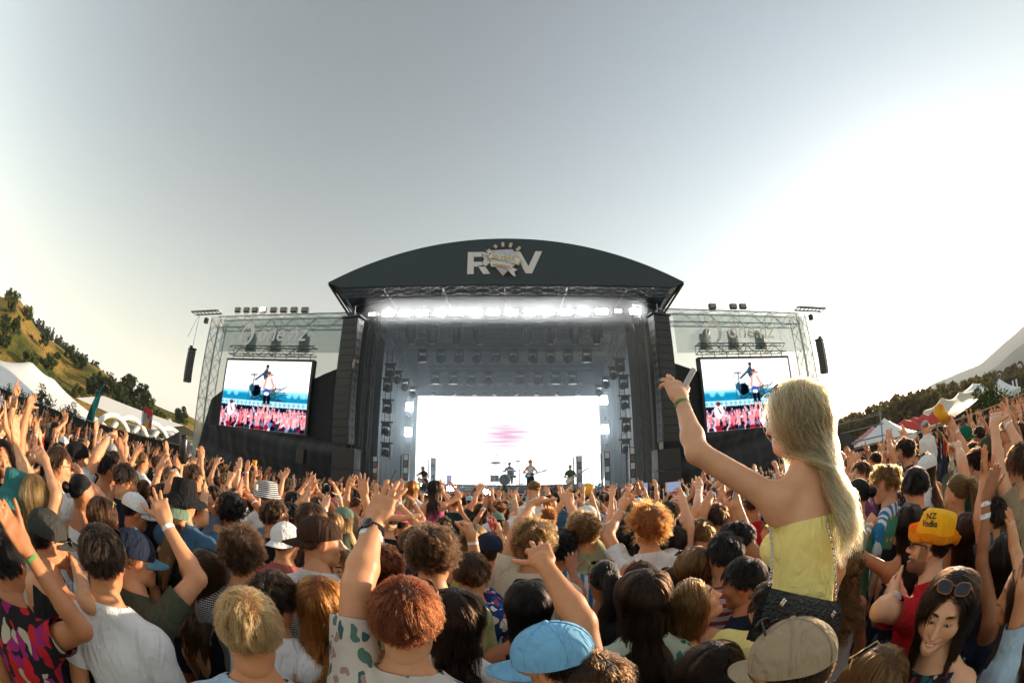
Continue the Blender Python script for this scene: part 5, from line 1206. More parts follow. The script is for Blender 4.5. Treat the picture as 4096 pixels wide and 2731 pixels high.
# subwoofers and columns under the arrays
for x, lab in ((-8.9, "stacked black subwoofers under the hill-side line array"), (8.2, "stacked black subwoofers under the sunset-side line array")):
    o = empty("subwoofer_stack", (x, 21.8, 0))
    for i in range(3): c = MB().box((0, 0, .62 + i * 1.16), (.66, .5, .565)).build("subwoofer", M_BLK2, o); MB().box((0, -.51, .62 + i * 1.16), (.6, .012, .5)).build("grille", M_BLK, c)
    tag(o, lab, "speaker", "subwoofer stacks")

# --- towers and trusses of the main structure
for sx in (-1, 1):
    T("roof_tower", (XC + sx * 7.75, 22.6, 0), (XC + sx * 7.75, 22.6, 11.6), ("lattice tower beside the line array, hill side", "lattice tower beside the line array, sunset side")[sx > 0], .5, .032, M_ALU, .55, "tower", "roof towers")
    T("roof_tower", (XC + sx * 8.2, 31.6, 0), (XC + sx * 8.2, 31.6, 11.6), ("rear lattice tower behind the hill-side drape", "rear lattice tower behind the sunset-side drape")[sx > 0], .45, .03, M_DTR, .6, "tower", "roof towers")
    T("side_truss", (XC + sx * 7.9, 22.6, 11.2), (XC + sx * 7.4, 31.5, 9.2), ("sloping side truss under the roof, hill side", "sloping side truss under the roof, sunset side")[sx > 0], .4, .028, M_DTR, .6, "truss", "roof trusses")
    T("inner_truss", (XC + sx * 6.6, 23.6, 10.6), (XC + sx * 6.9, 30.5, 8.3), ("inner sloping light truss, hill side", "inner sloping light truss, sunset side")[sx > 0], .32, .024, M_ALU, .5, "truss", "roof trusses")
for i, (px0, px1, py, Y, wd, mt, lab) in enumerate([(845, 1500, 729, 23.2, .34, M_ALU, "front light truss that carries the bright blinders"), (915, 1420, 748, 24.4, .36, M_DTR, "black truss above the hanging profile lights"), (955, 1395, 785, 25.6, .36, M_ALU, "silver truss above the second row of lights"), (975, 1385, 800, 26.0, .26, M_ALU, "lower silver ladder truss over the second light row"), (985, 1365, 846, 28.2, .3, M_DTR, "dark truss above the third row of lights"), (985, 1345, 872, 30.2, .3, M_DTR, "dark truss with small panel lights near the wall")]):
    a, b_ = P2(px0, py, Y), P2(px1, py, Y); a.z = b_.z = (a.z + b_.z) / 2; T("light_truss", a, b_, lab, wd, .024, mt, .55, "truss", "light trusses")

# --- lamps
M_GLOW = emit("blinder_glow", (1.0, .98, .95), 28.0); M_GLOW2 = emit("strobe_glow", (.85, .95, 1.0), 34.0); M_GLOW3 = emit("warm_lamp_glow", (1, .9, .7), 9.0); M_DIM = plain("lamp_glass", (.55, .58, .60), .15, var=.1); M_PARF = plain("lamp_lens", (.62, .60, .58), .25, var=.5, scale=60)
def lamp_box(name, x, y, Y, w, h, mat, label, group, cat="light"):
    p = P2(x, y, Y); o = empty(name, p); MB().box((0, .12, 0), (w / 2 + .04, .10, h / 2 + .04)).build("housing", M_BLK2, o); MB().box((0, .0, 0), (w / 2, .012, h / 2)).build("lens", mat, o)
    MB().tube([(0, .12, h / 2), (0, .12, h / 2 + .25)], .025, 5).build("clamp", M_BLK, o); tag(o, label, cat, group); return o
ORD = ["first", "second", "third", "fourth", "fifth", "sixth", "seventh", "eighth", "ninth", "tenth", "eleventh", "twelfth", "thirteenth", "fourteenth", "fifteenth", "sixteenth"]
BX = [892, 931, 970, 1011, 1051, 1092, 1133, 1175, 1217, 1258, 1299, 1340, 1382, 1460]
for i, x in enumerate(BX): lamp_box("blinder", x, 719 - 4 * i / 13, 23.0, .70, .34, M_GLOW, "dazzling white blinder lamp, %s from the hill side in the front row" % ORD[i], "front row of blinders")
for x, y, lab in ((856, 722, "half lit amber blinder at the hill-side end of the row"), (1421, 714, "half lit amber blinder near the sunset-side end of the row")):
    o = lamp_box("blinder", x, y, 23.0, .6, .24, M_DIM, lab, "front row of blinders")
    for k in (-.15, .08): MB().box((k, -.02, 0), (.07, .01, .1)).build("lit_cell", M_GLOW3, o)
def moving_head(kind):
    base = MB(); base.box((0, 0, -.06), (.20, .16, .08)); base.box((0, 0, .05), (.30, .05, .04)); bm_ = base.mesh("base")
    yk = MB(); yk.box((-.20, 0, -.34), (.03, .07, .24)); yk.box((.20, 0, -.34), (.03, .07, .24)); yk.box((0, 0, -.13), (.2, .08, .03)); ym = yk.mesh("yoke")
    hd = MB()
    if kind == 'profile': hd.lathe([(.02, .30), (.13, .28), (.165, .12), (.17, -.1), (.14, -.30), (.12, -.36), (.10, -.37)], 12); hz = -.365; lr = .10
    else: hd.lathe([(.02, .16), (.13, .14), (.19, .02), (.215, -.10), (.22, -.15), (.20, -.16)], 14); hz = -.155; lr = .2
    hm2 = hd.mesh("head", True)
    ln = MB(); ln.lathe([(.001, -.01), (lr, .0), (lr, -.006), (.001, -.018)], 14, caps=False); return bm_, ym, hm2, ln.mesh("lens"), hz
MHP, MHW = moving_head('profile'), moving_head('wash')
def mover(name, loc, meshes, label, group, tilt=0.0, roll=0.0, lens=None, sc=1.0, flip=False):
    o = empty(name, loc); o.scale = (sc, sc, sc)
    if flip: o.rotation_euler = (math.pi, 0, 0)
    link("base", meshes[0], M_BLK, o); link("yoke", meshes[1], M_BLK2, o); h = link("head", meshes[2], M_BLK2, o); h.location = (0, 0, -.42); h.rotation_euler = (tilt, roll, 0)
    l = link("lens", meshes[3], lens or M_DIM, h, objmat=True); l.location = (0, 0, meshes[4]); tag(o, label, "light", group); return o
def C2(cx, cy, Y): return P2((1500 + cx / 2.0909) * 2352 / 4096, (1250 + cy / 2.0909) * 2352 / 4096, Y)
for i, x in enumerate((315, 488, 688, 878, 1275, 1470, 1665, 1845)): p = C2(x, 96, 24.4); mover("moving_light", p, MHP, "%s light from the hill side in the upper hanging row" % ORD[i], "upper row of hanging lights", .25 - .1 * (i % 2), .05 * (i % 3 - 1), sc=1.65)
for i, x in enumerate((403, 558, 706, 852, 1010, 1160, 1318, 1465, 1612, 1768)): p = C2(x, 318, 26); mover("moving_light", p, MHW, "%s round-faced light from the hill side in the middle row" % ORD[i], "middle row of round lights", (.2, .5, .6, .9, 1.0, 1.0, .9, .6, .5, .2)[i], (-.1, .4, .35, .2, .1, -.1, -.2, -.35, -.4, 0)[i], sc=1.35, lens=M_WHITE)
for i, x in enumerate((510, 660, 805, 950, 1215, 1365, 1510, 1650)): p = C2(x, 505, 28.2); mover("moving_light", p, MHW, "%s round-faced light from the hill side in the lower row" % ORD[i], "lower row of round lights", (.1, .1, .4, 1.0, .4, .4, .1, .1)[i], (0, 0, .3, 0, -.1, -.4, 0, 0)[i], sc=1.35, lens=M_WHITE)
for i in range(16): lamp_box("panel_light", *[(1500 + (462 + 84 * i) / 2.0909) * 2352 / 4096, (1250 + (602 - i * .8) / 2.0909) * 2352 / 4096], 30.1, .36, .14, plain("pinkish_panel", (.42, .26, .24), .5), "%s small pink panel light from the hill side over the wall" % ORD[i], "row of small panel lights")
for i in range(15): p = C2(490 + 86 * i, 640, 30.6); mover("small_light", p, MHW, "%s small light from the hill side just above the wall" % ORD[i], "row of small lights above the wall", .5 * (i % 2), .4 * (1 - (i % 3)), sc=.8, lens=M_PARF if i % 2 else M_WHITE)
for sx, pts in ((0, [(130, 440), (112, 560), (108, 740), (98, 925), (98, 1100)]), (1, [(2045, 395), (2073, 535), (2085, 705), (2095, 895), (2090, 1070)])):
    for i, (x, y) in enumerate(pts): p = C2(x, y, 24); mover("side_light", p, MHP if i > 2 else MHW, "%s light down the %s side ladder" % (ORD[i], ("hill", "sunset")[sx]), "lights on the side ladders", (.3, .3, 0, 1.4, 1.4)[i], (-.4 if sx else .4), sc=1.25)
    a, b_ = C2(pts[0][0] - 2, 330, 24.35), C2(pts[-1][0], 1230, 24.35); o = MB(); 
    for dx in (-.17, .17): o.tube([Vector(a) + Vector((dx, 0, 0)), Vector(b_) + Vector((dx, 0, 0))], .028, 6)
    for k in range(14): q = Vector(a).lerp(Vector(b_), k / 13); o.tube([q - Vector((.17, 0, 0)), q + Vector((.17, 0, 0))], .018, 4)
    tag(o.build("side_ladder", M_ALU), "hanging ladder frame of lights on the %s side" % ("hill", "sunset")[sx], "ladder frame", "side ladders")
for sx, pts in ((0, [(190, 500), (255, 565), (318, 628)]), (1, [(1990, 465), (1928, 545), (1872, 612)])):
    for i, (x, y) in enumerate(pts): p = C2(x, y, 25 + 1.7 * i); mover("wash_light", p, MHW, "%s dotted wash light on the %s inner truss" % (ORD[i], ("hill-side", "sunset-side")[sx]), "wash lights on the inner trusses", 1.0, (.3 if sx == 0 else -.3), sc=1.1, lens=M_PARF)
# towers of strobes at the wall's edges
for sx, (x, ys) in enumerate(((300, (790, 1000)), (1905, (735, 975)))):
    a, b_ = C2(x, 700, 30.9), C2(x + (0 if sx == 0 else 30), 1330, 30.9); o = empty("strobe_tower", (a.x, 30.9, 0)); 
    link("ladder", truss((0, 0, 1.4), (0, 0, a.z), .46, .03, bays=8), M_ALU, o)
    for y in ys: p = C2(x, y, 30.7); MB().box((0, -.3, p.z), (.24, .06, .30)).build("strobe", M_GLOW2, o)
    for y in (885, 1110): p = C2(x, y, 30.7); MB().lathe([(.05, .2), (.14, .12), (.13, -.1), (.17, -.25)], 10, c=(0, -.3, p.z)).build("lamp", M_BLK2, o)
    tag(o, "ladder tower with two blazing strobes at the wall's %s edge" % ("hill-side", "sunset-side")[sx], "light tower", "strobe towers")
# upright light columns standing on stage
for i, (x, y0, y1, Y, mt, lab) in enumerate([(265, 1185, 1480, 23.3, M_BLK2, "dark upright light column near the kneeling guitarist, front"), (490, 1215, 1420, 28, M_STEEL, "pale upright light column behind the bent guitarist"), (1705, 1198, 1430, 25, M_BLK2, "dark upright light column behind the bass player"), (1935, 1165, 1480, 23.3, M_BLK2, "dark upright light column by the sunset-side ladder"), (2145, 1125, 1480, 22.6, M_BLK2, "tall dark light column beside the sunset-side tower"), (10, 1200, 1480, 22.7, M_BLK2, "tall dark light column beside the hill-side tower")]):
    a, b_ = C2(x, y0, Y), C2(x, y1, Y); zb = 1.32; o = empty("light_column", (a.x, Y, zb)); MB().box((0, 0, (a.z - zb) / 2), (.16, .14, (a.z - zb) / 2)).build("body", mt, o)
    for k in range(6): MB().box((0, -.15, (a.z - zb) * (k + .5) / 6), (.11, .01, (a.z - zb) / 15)).build("cell", M_DIM if k % 2 else M_LENS, o)
    MB().tube([(-.32, 0, 0), (-.32, 0, (a.z - zb) * .97)], .035, 6).build("pipe", M_DTR, o); MB().box((0, 0, .04), (.4, .3, .04)).build("foot", M_BLK, o); tag(o, lab, "light column", "upright light columns")
for i, (x, y, Y, lab) in enumerate([(420, 1430, 24.0, "glaring floor lamp by the bent guitarist's feet"), (1820, 1420, 24.2, "glaring floor lamp behind the raised yellow cup"), (640, 1470, 24.4, "floor strip lamp below the phone-filming woman"), (930, 1500, 23.8, "bright floor lamp left of the drum kit")]):
    lamp_box("floor_light", (1500 + x / 2.0909) * 2352 / 4096, (1250 + y / 2.0909) * 2352 / 4096, Y, .5, .25, M_GLOW2, lab, "floor lamps on stage")

# --- side wings with screens
def paint_screen(nx=176, nz=112):
    """the live picture: band on a white stage over a pink and blue crowd"""
    r = np.random.default_rng(4); U, W = np.meshgrid((np.arange(nx) + .5) / nx, (np.arange(nz) + .5) / nz, indexing='ij'); I = np.ones((nx, nz, 3)) * np.array([1.0, 1.0, 1.0])
    def box(u0, u1, v0, v1, c, a=1): m = (U >= u0) & (U <= u1) & (W >= v0) & (W <= v1); I[m] = I[m] * (1 - a) + np.array(c) * a
    def elp(u, v, ru, rv, c, a=1): m = ((U - u) / ru) ** 2 + ((W - v) / rv) ** 2 < 1; I[m] = I[m] * (1 - a) + np.array(c) * a
    def bar(u0, v0, u1, v1, w, c):
        d = np.array([u1 - u0, (v1 - v0)]); L = d @ d; t = np.clip(((U - u0) * d[0] + (W - v0) * d[1]) / L, 0, 1); m = np.hypot(U - u0 - t * d[0], (W - v0 - t * d[1]) * .66) < w; I[m] = c
    box(0, 1, .38, .53, (.05, .42, .58)); box(0, 1, .50, .56, (.16, .55, .68), .6)
    for k in range(9): elp(r.random(), .52, .03, .05, (.5, .8, .9), .7)
    box(0, 1, .33, .41, (.35, .62, .72)); box(0, 1, .25, .335, (.02, .07, .12))
    for k in range(44): bar(k / 40, .335, (k + (1 if k % 2 else -1)) / 40, .405, .004, (.75, .9, .95))
    box(0, 1, .335, .345, (.85, .93, .95)); box(0, 1, .4, .41, (.85, .93, .95)); box(0, 1, .12, .255, (.16, .26, .40))
    for k in range(26): bar(.30 + .5 * r.random(), .42, .30 + .5 * r.random(), .42 + .25 * r.random(), .003, (.08, .16, .2))
    elp(.415, .56, .06, .085, (.01, .03, .05)); elp(.365, .60, .03, .06, (.08, .25, .32)); elp(.60, .53, .06, .05, (.1, .25, .3), .8); elp(.375, .795, .045, .02, (.55, .48, .5)); elp(.585, .80, .03, .012, (.5, .45, .45))
    for u in (.375, .585, .33, .64): bar(u, .45, u, .8, .003, (.15, .2, .25))
    elp(.515, .80, .03, .085, (.13, .2, .26)); bar(.49, .82, .40, .72, .012, (.13, .2, .26)); elp(.522, .905, .018, .03, (.45, .3, .27)); elp(.522, .925, .02, .02, (.08, .05, .05))
    elp(.555, .66, .036, .10, (.93, .97, 1.)); elp(.552, .80, .021, .035, (.72, .45, .38)); elp(.552, .825, .023, .02, (.32, .17, .12)); bar(.525, .73, .51, .60, .013, (.78, .5, .42)); bar(.51, .60, .57, .57, .012, (.78, .5, .42)); bar(.585, .73, .62, .63, .013, (.78, .5, .42)); bar(.62, .63, .585, .55, .012, (.78, .5, .42))
    elp(.545, .555, .045, .035, (.06, .25, .6)); bar(.58, .565, .70, .60, .006, (.25, .2, .2)); elp(.545, .52, .03, .028, (.9, .95, 1)); box(.518, .55, .36, .5, (.03, .03, .07)); box(.562, .594, .36, .5, (.03, .03, .07))
    for u in (.532, .578): bar(u, .36, u, .26, .011, (.85, .6, .55)); box(u - .014, u + .014, .21, .26, (.95, .95, .97))
    skin_ = [(.95, .55, .55), (1., .66, .64), (.85, .42, .45), (1., .75, .75)]; darks = [(.03, .02, .05), (.08, .05, .1), (.2, .08, .1), (.05, .16, .25), (.9, .93, .98), (.5, .08, .15), (.2, .5, .7)]
    for k in range(420):
        v = .27 * (1 - (k / 420)) + .0; u = r.random(); sc = .5 + 1.0 * (k / 420)
        if r.random() < .42: du = r.normal() * .02; bar(u, v, u + du, v + .09 * sc, .0065 * sc, skin_[r.integers(0, 4)]); elp(u + du, v + .1 * sc, .010 * sc, .022 * sc, skin_[r.integers(0, 4)])
        elp(u + .02, v, .019 * sc, .034 * sc, darks[r.integers(0, 7)])
    elp(.13, .27, .05, .10, (.95, .93, .95)); elp(.13, .37, .022, .035, (.3, .12, .12)); bar(.12, .32, .15, .24, .005, (.1, .05, .1))
    I *= .86 + .28 * r.random((nx, nz, 1)) ** 1.0 * (W < .5)[..., None] + .14 * (W >= .5)[..., None]
    B = I.copy()
    for a in (-1, 0, 1):
        for b in (-1, 0, 1): B += np.roll(np.roll(I, a, 0), b, 1)
    B /= 10; I = np.clip(.35 * I + .65 * B, 0, 1); I[W < .3] *= np.array([.92, .86, .9]); return I
IMG = paint_screen()
def screen_mesh(w, h):
    nx, nz, _ = IMG.shape; X, Z = np.meshgrid(np.linspace(-w / 2, w / 2, nx + 1), np.linspace(-h / 2, h / 2, nz + 1), indexing='ij'); V = np.stack([X, 0 * X, Z], -1).reshape(-1, 3); i = np.arange(nx)[:, None] * (nz + 1) + np.arange(nz)[None]
    Q = np.stack([i, i + nz + 1, i + nz + 2, i + 1], -1).reshape(-1, 4); me = mesh_np("live_picture", V, Q, False); a = me.attributes.new("picture", 'FLOAT_COLOR', 'CORNER')
    c = np.concatenate([IMG.reshape(-1, 3), np.ones((nx * nz, 1))], 1).astype(np.float32); a.data.foreach_set("color", np.repeat(c, 4, 0).ravel()); return me
m, nt, out = new_mat("live_picture_glow"); e = nd(nt, "ShaderNodeEmission"); at = nd(nt, "ShaderNodeAttribute", attribute_name="picture"); gm2 = nd(nt, "ShaderNodeGamma"); gm2.inputs[1].default_value = 1.9; nt.links.new(at.outputs["Color"], gm2.inputs[0]); nt.links.new(gm2.outputs[0], e.inputs[0]); e.inputs[1].default_value = .52; nt.links.new(e.outputs[0], out.inputs[0]); M_LIVE = m
SCR = screen_mesh(6.95, 4.42)
def scrim_mat(name, col, alpha, tl_=.45):
    m, nt, out = new_mat(name); b = nd(nt, "ShaderNodeBsdfPrincipled"); b.inputs["Base Color"].default_value = c4(col); b.inputs["Roughness"].default_value = .9; tr = nd(nt, "ShaderNodeBsdfTransparent"); tl = nd(nt, "ShaderNodeBsdfTranslucent"); tl.inputs[0].default_value = c4(col)
    m0 = nd(nt, "ShaderNodeMixShader"); m0.inputs[0].default_value = tl_; nt.links.new(b.outputs[0], m0.inputs[1]); nt.links.new(tl.outputs[0], m0.inputs[2]); ms = nd(nt, "ShaderNodeMixShader"); ms.inputs[0].default_value = alpha; nt.links.new(tr.outputs[0], ms.inputs[1]); nt.links.new(m0.outputs[0], ms.inputs[2]); nt.links.new(ms.outputs[0], out.inputs[0]); return m
M_SCRIM = scrim_mat("mesh_banner", (.58, .66, .64), .46); M_SCRIM2 = scrim_mat("mesh_banner_pale", (.24, .37, .36), .5); M_PRINTW = scrim_mat("mesh_banner_white_print_backlit", (.97, .97, .96), .95, .75); M_PRINTL = scrim_mat("mesh_banner_white_print_frontlit", (.95, .95, .95), .97, .05)  # one white print, two copies: translucency set for back light and for front light
for sx in (-1, 1):
    side = ("hill", "sunset")[sx > 0]
    xo = -22.0 if sx < 0 else 21.3; xi = -9.6 if sx < 0 else 8.8; xs0, xs1 = (-19.1, -12.1) if sx < 0 else (11.2, 18.4); sx_c = (xs0 + xs1) / 2; scz = 6.4 if sx < 0 else 6.58; ztop = 12.1 if sx < 0 else 12.35
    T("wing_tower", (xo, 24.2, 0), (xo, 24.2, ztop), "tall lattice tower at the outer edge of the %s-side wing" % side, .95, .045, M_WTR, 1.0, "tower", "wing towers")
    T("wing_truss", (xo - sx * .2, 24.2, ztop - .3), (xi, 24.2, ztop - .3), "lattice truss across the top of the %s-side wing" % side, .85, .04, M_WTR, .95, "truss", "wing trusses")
    o = empty("outrigger", (xo + sx * 1.0, 23.4, ztop + .35)); mb = MB()
    for y in (-.35, .35): mb.tube([(-1.5, y, 0), (1.5, y, 0)], .06, 6)
    for k in range(8): mb.tube([(-1.5 + k * 3 / 7, -.35, 0), (-1.5 + k * 3 / 7, .35, 0)], .04, 5)
    mb.box((0, 0, .1), (1.5, .05, .05)); mb.build("ladder_beam", M_STEEL, o); MB().tube([(sx * .75, 0, 0), (sx * .75, -.8, -2.2)], .015, 4).build("cable", M_BLK, o); MB().box((-sx * .3, -.1, -.7), (.14, .14, .2)).build("hoist", M_BLK, o); tag(o, "ladder beam overhanging the outer corner of the %s-side wing" % side, "outrigger", "outriggers")
    ba = empty("mesh_banner", ((xo + xi) / 2, 23.5, 0)); mb = MB(); hw = abs(xo - xi) / 2 + .35; y0 = 0
    mb.grid(lambda u, v: Vector(((u * 2 - 1) * hw, .04 * math.sin(u * 40) + .05 * math.sin(u * 9 + v * 4), 1.0 + v * (ztop - .95))), 60, 8); mb.build("mesh_sheet", M_SCRIM, ba, smooth=True)
    mb = MB(); x0_, x1_ = (-hw + 1.6, hw - .6); mb.grid(lambda u, v: Vector((x0_ + (x1_ - x0_) * u, -.16 + .02 * math.sin(u * 31), 9.4 + v * (ztop - 9.7))), 40, 2); mb.build("header_sheet", M_SCRIM2, ba, smooth=True)
    if sx < 0: c0, c1, cr = P2(592, 766, 23.25), P2(704, 766, 23.25), P2(569, 767, 23.25)
    else: c0, c1, cr = P2(1667, 758, 23.25), P2(1775, 758, 23.25), P2(1639, 762, 23.25)
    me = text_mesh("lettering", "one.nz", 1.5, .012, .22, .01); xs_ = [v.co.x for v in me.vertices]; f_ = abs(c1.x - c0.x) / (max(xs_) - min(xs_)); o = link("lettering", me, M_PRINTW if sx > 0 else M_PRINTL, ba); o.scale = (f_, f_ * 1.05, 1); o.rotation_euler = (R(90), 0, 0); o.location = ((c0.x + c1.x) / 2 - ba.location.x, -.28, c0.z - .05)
    rg = MB(); nseg = 40
    for k in range(nseg):
        q = 2 * math.pi * k / nseg; wdt = .17 + .10 * math.sin(q + .8); ro = .70
        for rr in (ro, ro - wdt * 1.3): rg.V.append((rr * math.cos(q) * .86 + .13 * rr * math.sin(q), 0, rr * math.sin(q) * 1.18))
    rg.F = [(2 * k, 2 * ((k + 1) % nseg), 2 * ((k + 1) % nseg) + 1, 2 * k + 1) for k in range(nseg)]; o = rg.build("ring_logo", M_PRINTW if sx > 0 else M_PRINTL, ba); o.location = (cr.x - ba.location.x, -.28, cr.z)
    tag(ba, "pale see-through mesh banner with ring logo and lettering, %s-side wing" % side, "banner", "wing banners")
    sc_ = empty("video_screen", (sx_c, 22.75, scz)); link("live_picture", SCR, M_LIVE, sc_); MB().box((0, .22, .02), (3.62, .2, 2.34)).build("housing", M_BLK, sc_)
    for k in range(8):
        MB().tube([(-3.2 + k * .914, .25, 2.3), (-3.2 + k * .914, .25, 2.75)], .03, 5).build("hanger", M_STEEL, sc_)
    tag(sc_, "big video screen showing the band and raised hands, %s-side wing" % side, "screen", "wing screens")
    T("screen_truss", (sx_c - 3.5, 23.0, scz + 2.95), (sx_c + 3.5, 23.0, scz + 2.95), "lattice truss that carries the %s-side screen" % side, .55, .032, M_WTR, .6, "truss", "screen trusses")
    for k, dx in enumerate((-2.4, -.2, 2.1)): mover("truss_light", (sx_c + dx, 23.85, scz + 3.32), MHP, "%s moving light standing on the %s-side screen truss, from the hill side" % (ORD[k], side), "lights on the screen trusses", .3 * (1 - k), .35 * (1 if k else -1), sc=1.55, flip=True)
    top_ = (lambda x: float(np.interp(x, [-22, -20.6, -19.2, -12.1, -9.3], [0.4, 5.9, 6.9, 7.7, 8.9]))) if sx < 0 else (lambda x: float(np.interp(x, [8.5, 11.2, 18.4, 20.0, 21.6], [9.2, 8.2, 7.2, 6.4, .4])))
    mb = MB(); mb.grid(fold(-22 if sx < 0 else 8.6, -9.2 if sx < 0 else 21.6, 23.25, .2, 9, amp=.05, seed=11 + sx, top=top_), 120, 6); tag(mb.build("backing_drape", M_DRAPE, smooth=True), "black cloth rising behind the %s-side screen" % side, "drape", "backing drapes")
    mb = MB(); xa, xb = (-20.4, -9.3) if sx < 0 else (8.6, 20.2); mb.grid(fold(xa, xb, 22.5, 0.3, 4.1 if sx < 0 else 4.25, amp=.22, seed=21 + sx, sagf=1.0), 90, 60); tag(mb.build("skirt_drape", M_DRAPE, smooth=True), "black cloth hanging in swags under the %s-side screen" % side, "drape", "skirt drapes")
    fx = [(548, 0), (573, 0), (597, 0), (622 - 17, 1), (630, 0), (653, 0), (678, 0), (702, 0)] if sx < 0 else [(1636, 0), (1684, 0), (1706, 0)]
    if sx < 0: fx = [(547, 0), (567, 0), (586, 0), (605, 1), (629, 0), (652, 0), (676, 0), (701, 0)]
    for k, (px, lit) in enumerate(fx):
        p = P2(px, 712 if sx < 0 else 704, 23.9); o = empty("flood_light", p); MB().box((0, 0, 0), (.26, .12, .17)).build("housing", M_BLK2, o); MB().box((0, -.13, 0), (.22, .008, .13)).build("lens", M_GLOW3 if lit else plain("flood_glass", (.22, .24, .22), .2), o); MB().tube([(-.2, 0, -.2), (-.2, 0, -.32), (.2, 0, -.32), (.2, 0, -.2)], .018, 5).build("bracket", M_BLK, o)
        tag(o, "%s%s flood light from the outer end on top of the %s-side wing" % ("lit " if lit else "", ORD[k], side), "flood light", "flood lights on the wings")

# --- things beside the stage
p = P2(692, 1047, 20.6); o = empty("speaker_on_stand", (p.x, 20.6, 0)); MB().box((0, 0, p.z), (.24, .2, .38)).build("cabinet", M_BLK2, o); MB().tube([(0, 0, .1), (0, 0, p.z - .38)], .03, 6).build("pole", M_BLK, o)
for k in range(3): MB().tube([(0, 0, .6), (.5 * math.cos(k * 2.1), .5 * math.sin(k * 2.1), 0)], .02, 5).build("leg", M_BLK, o)
tag(o, "black loudspeaker on a pole stand before the hill-side drape", "speaker")
p = P2(735, 1098, 20.3); o = empty("mixing_table", (p.x, 20.3, 0)); MB().box((0, 0, (p.z) / 2 - .1), (1.0, .35, p.z / 2 - .1)).build("table", M_BLK, o)
for k in range(5): MB().box((-.75 + k * .37, 0, p.z - .12), (.15, .2, .07)).build("console", M_BLK2 if k % 2 else M_STEEL, o)
tag(o, "black cloth-covered table with music mixers beside the stage", "table")
def mic_stand(loc, h, label, boom=None):
    o = empty("microphone_stand", loc); MB().tube([(0, 0, 0), (0, 0, h)], .014, 5).build("pole", M_BLK, o)
    for k in range(3): MB().tube([(0, 0, .12), (.28 * math.cos(k * 2.1 + .4), .28 * math.sin(k * 2.1 + .4), 0)], .012, 4).build("leg", M_BLK, o)
    e_ = Vector(boom) if boom else Vector((0, -.1, .12)); MB().tube([(0, 0, h), Vector((0, 0, h)) + e_], .011, 4).build("boom", M_BLK, o); MB().lathe([(.012, -.08), (.018, 0), (.028, .03), (.02, .06), (.003, .065)], 8, c=Vector((0, 0, h)) + e_).build("microphone", M_BLK, o); tag(o, label, "microphone stand", "microphone stands"); return o
for (x, y, Y, zb, lab, bm) in [(967, 1245, 26.2, 1.92, "tall boom stand on the hill side of the drums", (.35, 0, .4)), (1205, 1225, 27.0, 1.92, "tall boom stand over the drummer, sunset side", (-.25, 0, .2)), (1238, 1240, 26.6, 1.92, "boom stand beside the cymbal, sunset side", (-.3, 0, .3)), (1090, 1280, 22.6, 1.32, "slim stand straight in front of the bass drum", None), (1808, 1330, 24.2, 1.32, "stand beyond the bass player", (-.25, 0, .45)), (577 * 0 + 1228, 1300, 27.2, 1.92, "stand close behind the cymbal", None)]:
    p = C2(x, y, Y); mic_stand((p.x, Y, zb), p.z - zb, lab, bm)
for (x, y, Y, lab) in [(1515, 1510, 22.2, "round black fan at the stage edge below the bass player"), (1080, 1520, 22.2, "round black fan at the stage edge below the drums")]:
    p = C2(x, y, Y); o = empty("stage_fan", (p.x, Y, 1.32)); mb = MB(); z0 = max(.36, p.z - 1.32)
    for rr in (.36, .26, .16): mb.tube([(rr * math.cos(q), -.05, z0 + rr * math.sin(q)) for q in np.linspace(0, 6.2832, 25)], .012, 4, cap=False)
    mb.build("cage", M_BLK, o); bl = MB()
    for k in range(4): q = k * 1.571; bl.box((.16 * math.cos(q), 0, z0 + .16 * math.sin(q)), (.13, .01, .06), Matrix.Rotation(-q, 3, 'Y'))
    bl.build("blade", M_BLK2, o); MB().box((0, 0, .04), (.2, .15, .04)).build("base", M_BLK, o); tag(o, lab, "fan", "stage fans")
p = P2(425, 1050, 12.0)
o = empty("loudspeaker_stack", PD(1925, 1030, 23)); o.location.z = 0
MB().box((0, 0, 1.1), (.7, .6, 1.1)).build("case", M_BLK, o); MB().box((.1, 0, 2.5), (.55, .5, .3), Matrix.Rotation(.2, 3, 'Y')).build("cover", M_BLK2, o); link("truss_top", truss((-.6, 0, 3.0), (.7, 0, 3.0), .3, .025), M_ALU, o); tag(o, "covered black equipment stack behind the blonde woman's hair", "equipment")
# drum kit
M_DRUM = plain("drum_shell", (.10, .14, .16), .25, var=.2); M_HEADB = plain("black_drumhead", (.012, .012, .014), .3); M_CYM = plain("cymbal_brass", (.45, .34, .14), .3, .7, var=.2); M_CHROME = plain("chrome", (.6, .6, .62), .15, 1.0, var=.05)
p = C2(1085, 1400, 26.0); dk = empty("drum_kit", (p.x, 26.0, 1.92)); RX = Matrix.Rotation(R(90), 3, 'X')
def drum(nm, c, r, d, tilt=0, mat=M_DRUM, head=M_WHITE):
    Mx = Matrix.Rotation(tilt, 3, 'X'); s_ = MB().lathe([(r, -d / 2), (r, d / 2)], 20, c=c, M=Mx).build(nm, mat, dk); MB().lathe([(.001, d / 2 + .012), (r * .97, d / 2 + .01)], 20, c=c, M=Mx, caps=False).build("drumhead", head, s_)
    for z in (-d / 2, d / 2): MB().lathe([(r + .005, z - .015), (r + .02, z - .015), (r + .02, z + .015), (r + .005, z + .015)], 20, c=c, M=Mx, caps=False).build("hoop", M_CHROME, s_)
drum("bass_drum", (0, 0, .34), .33, .42, R(90), M_DRUM, M_HEADB); drum("tom", (.36, .2, .82), .20, .26, R(15)); drum("floor_tom", (-.62, .35, .42), .26, .38); drum("snare", (.5, .55, .55), .19, .15)
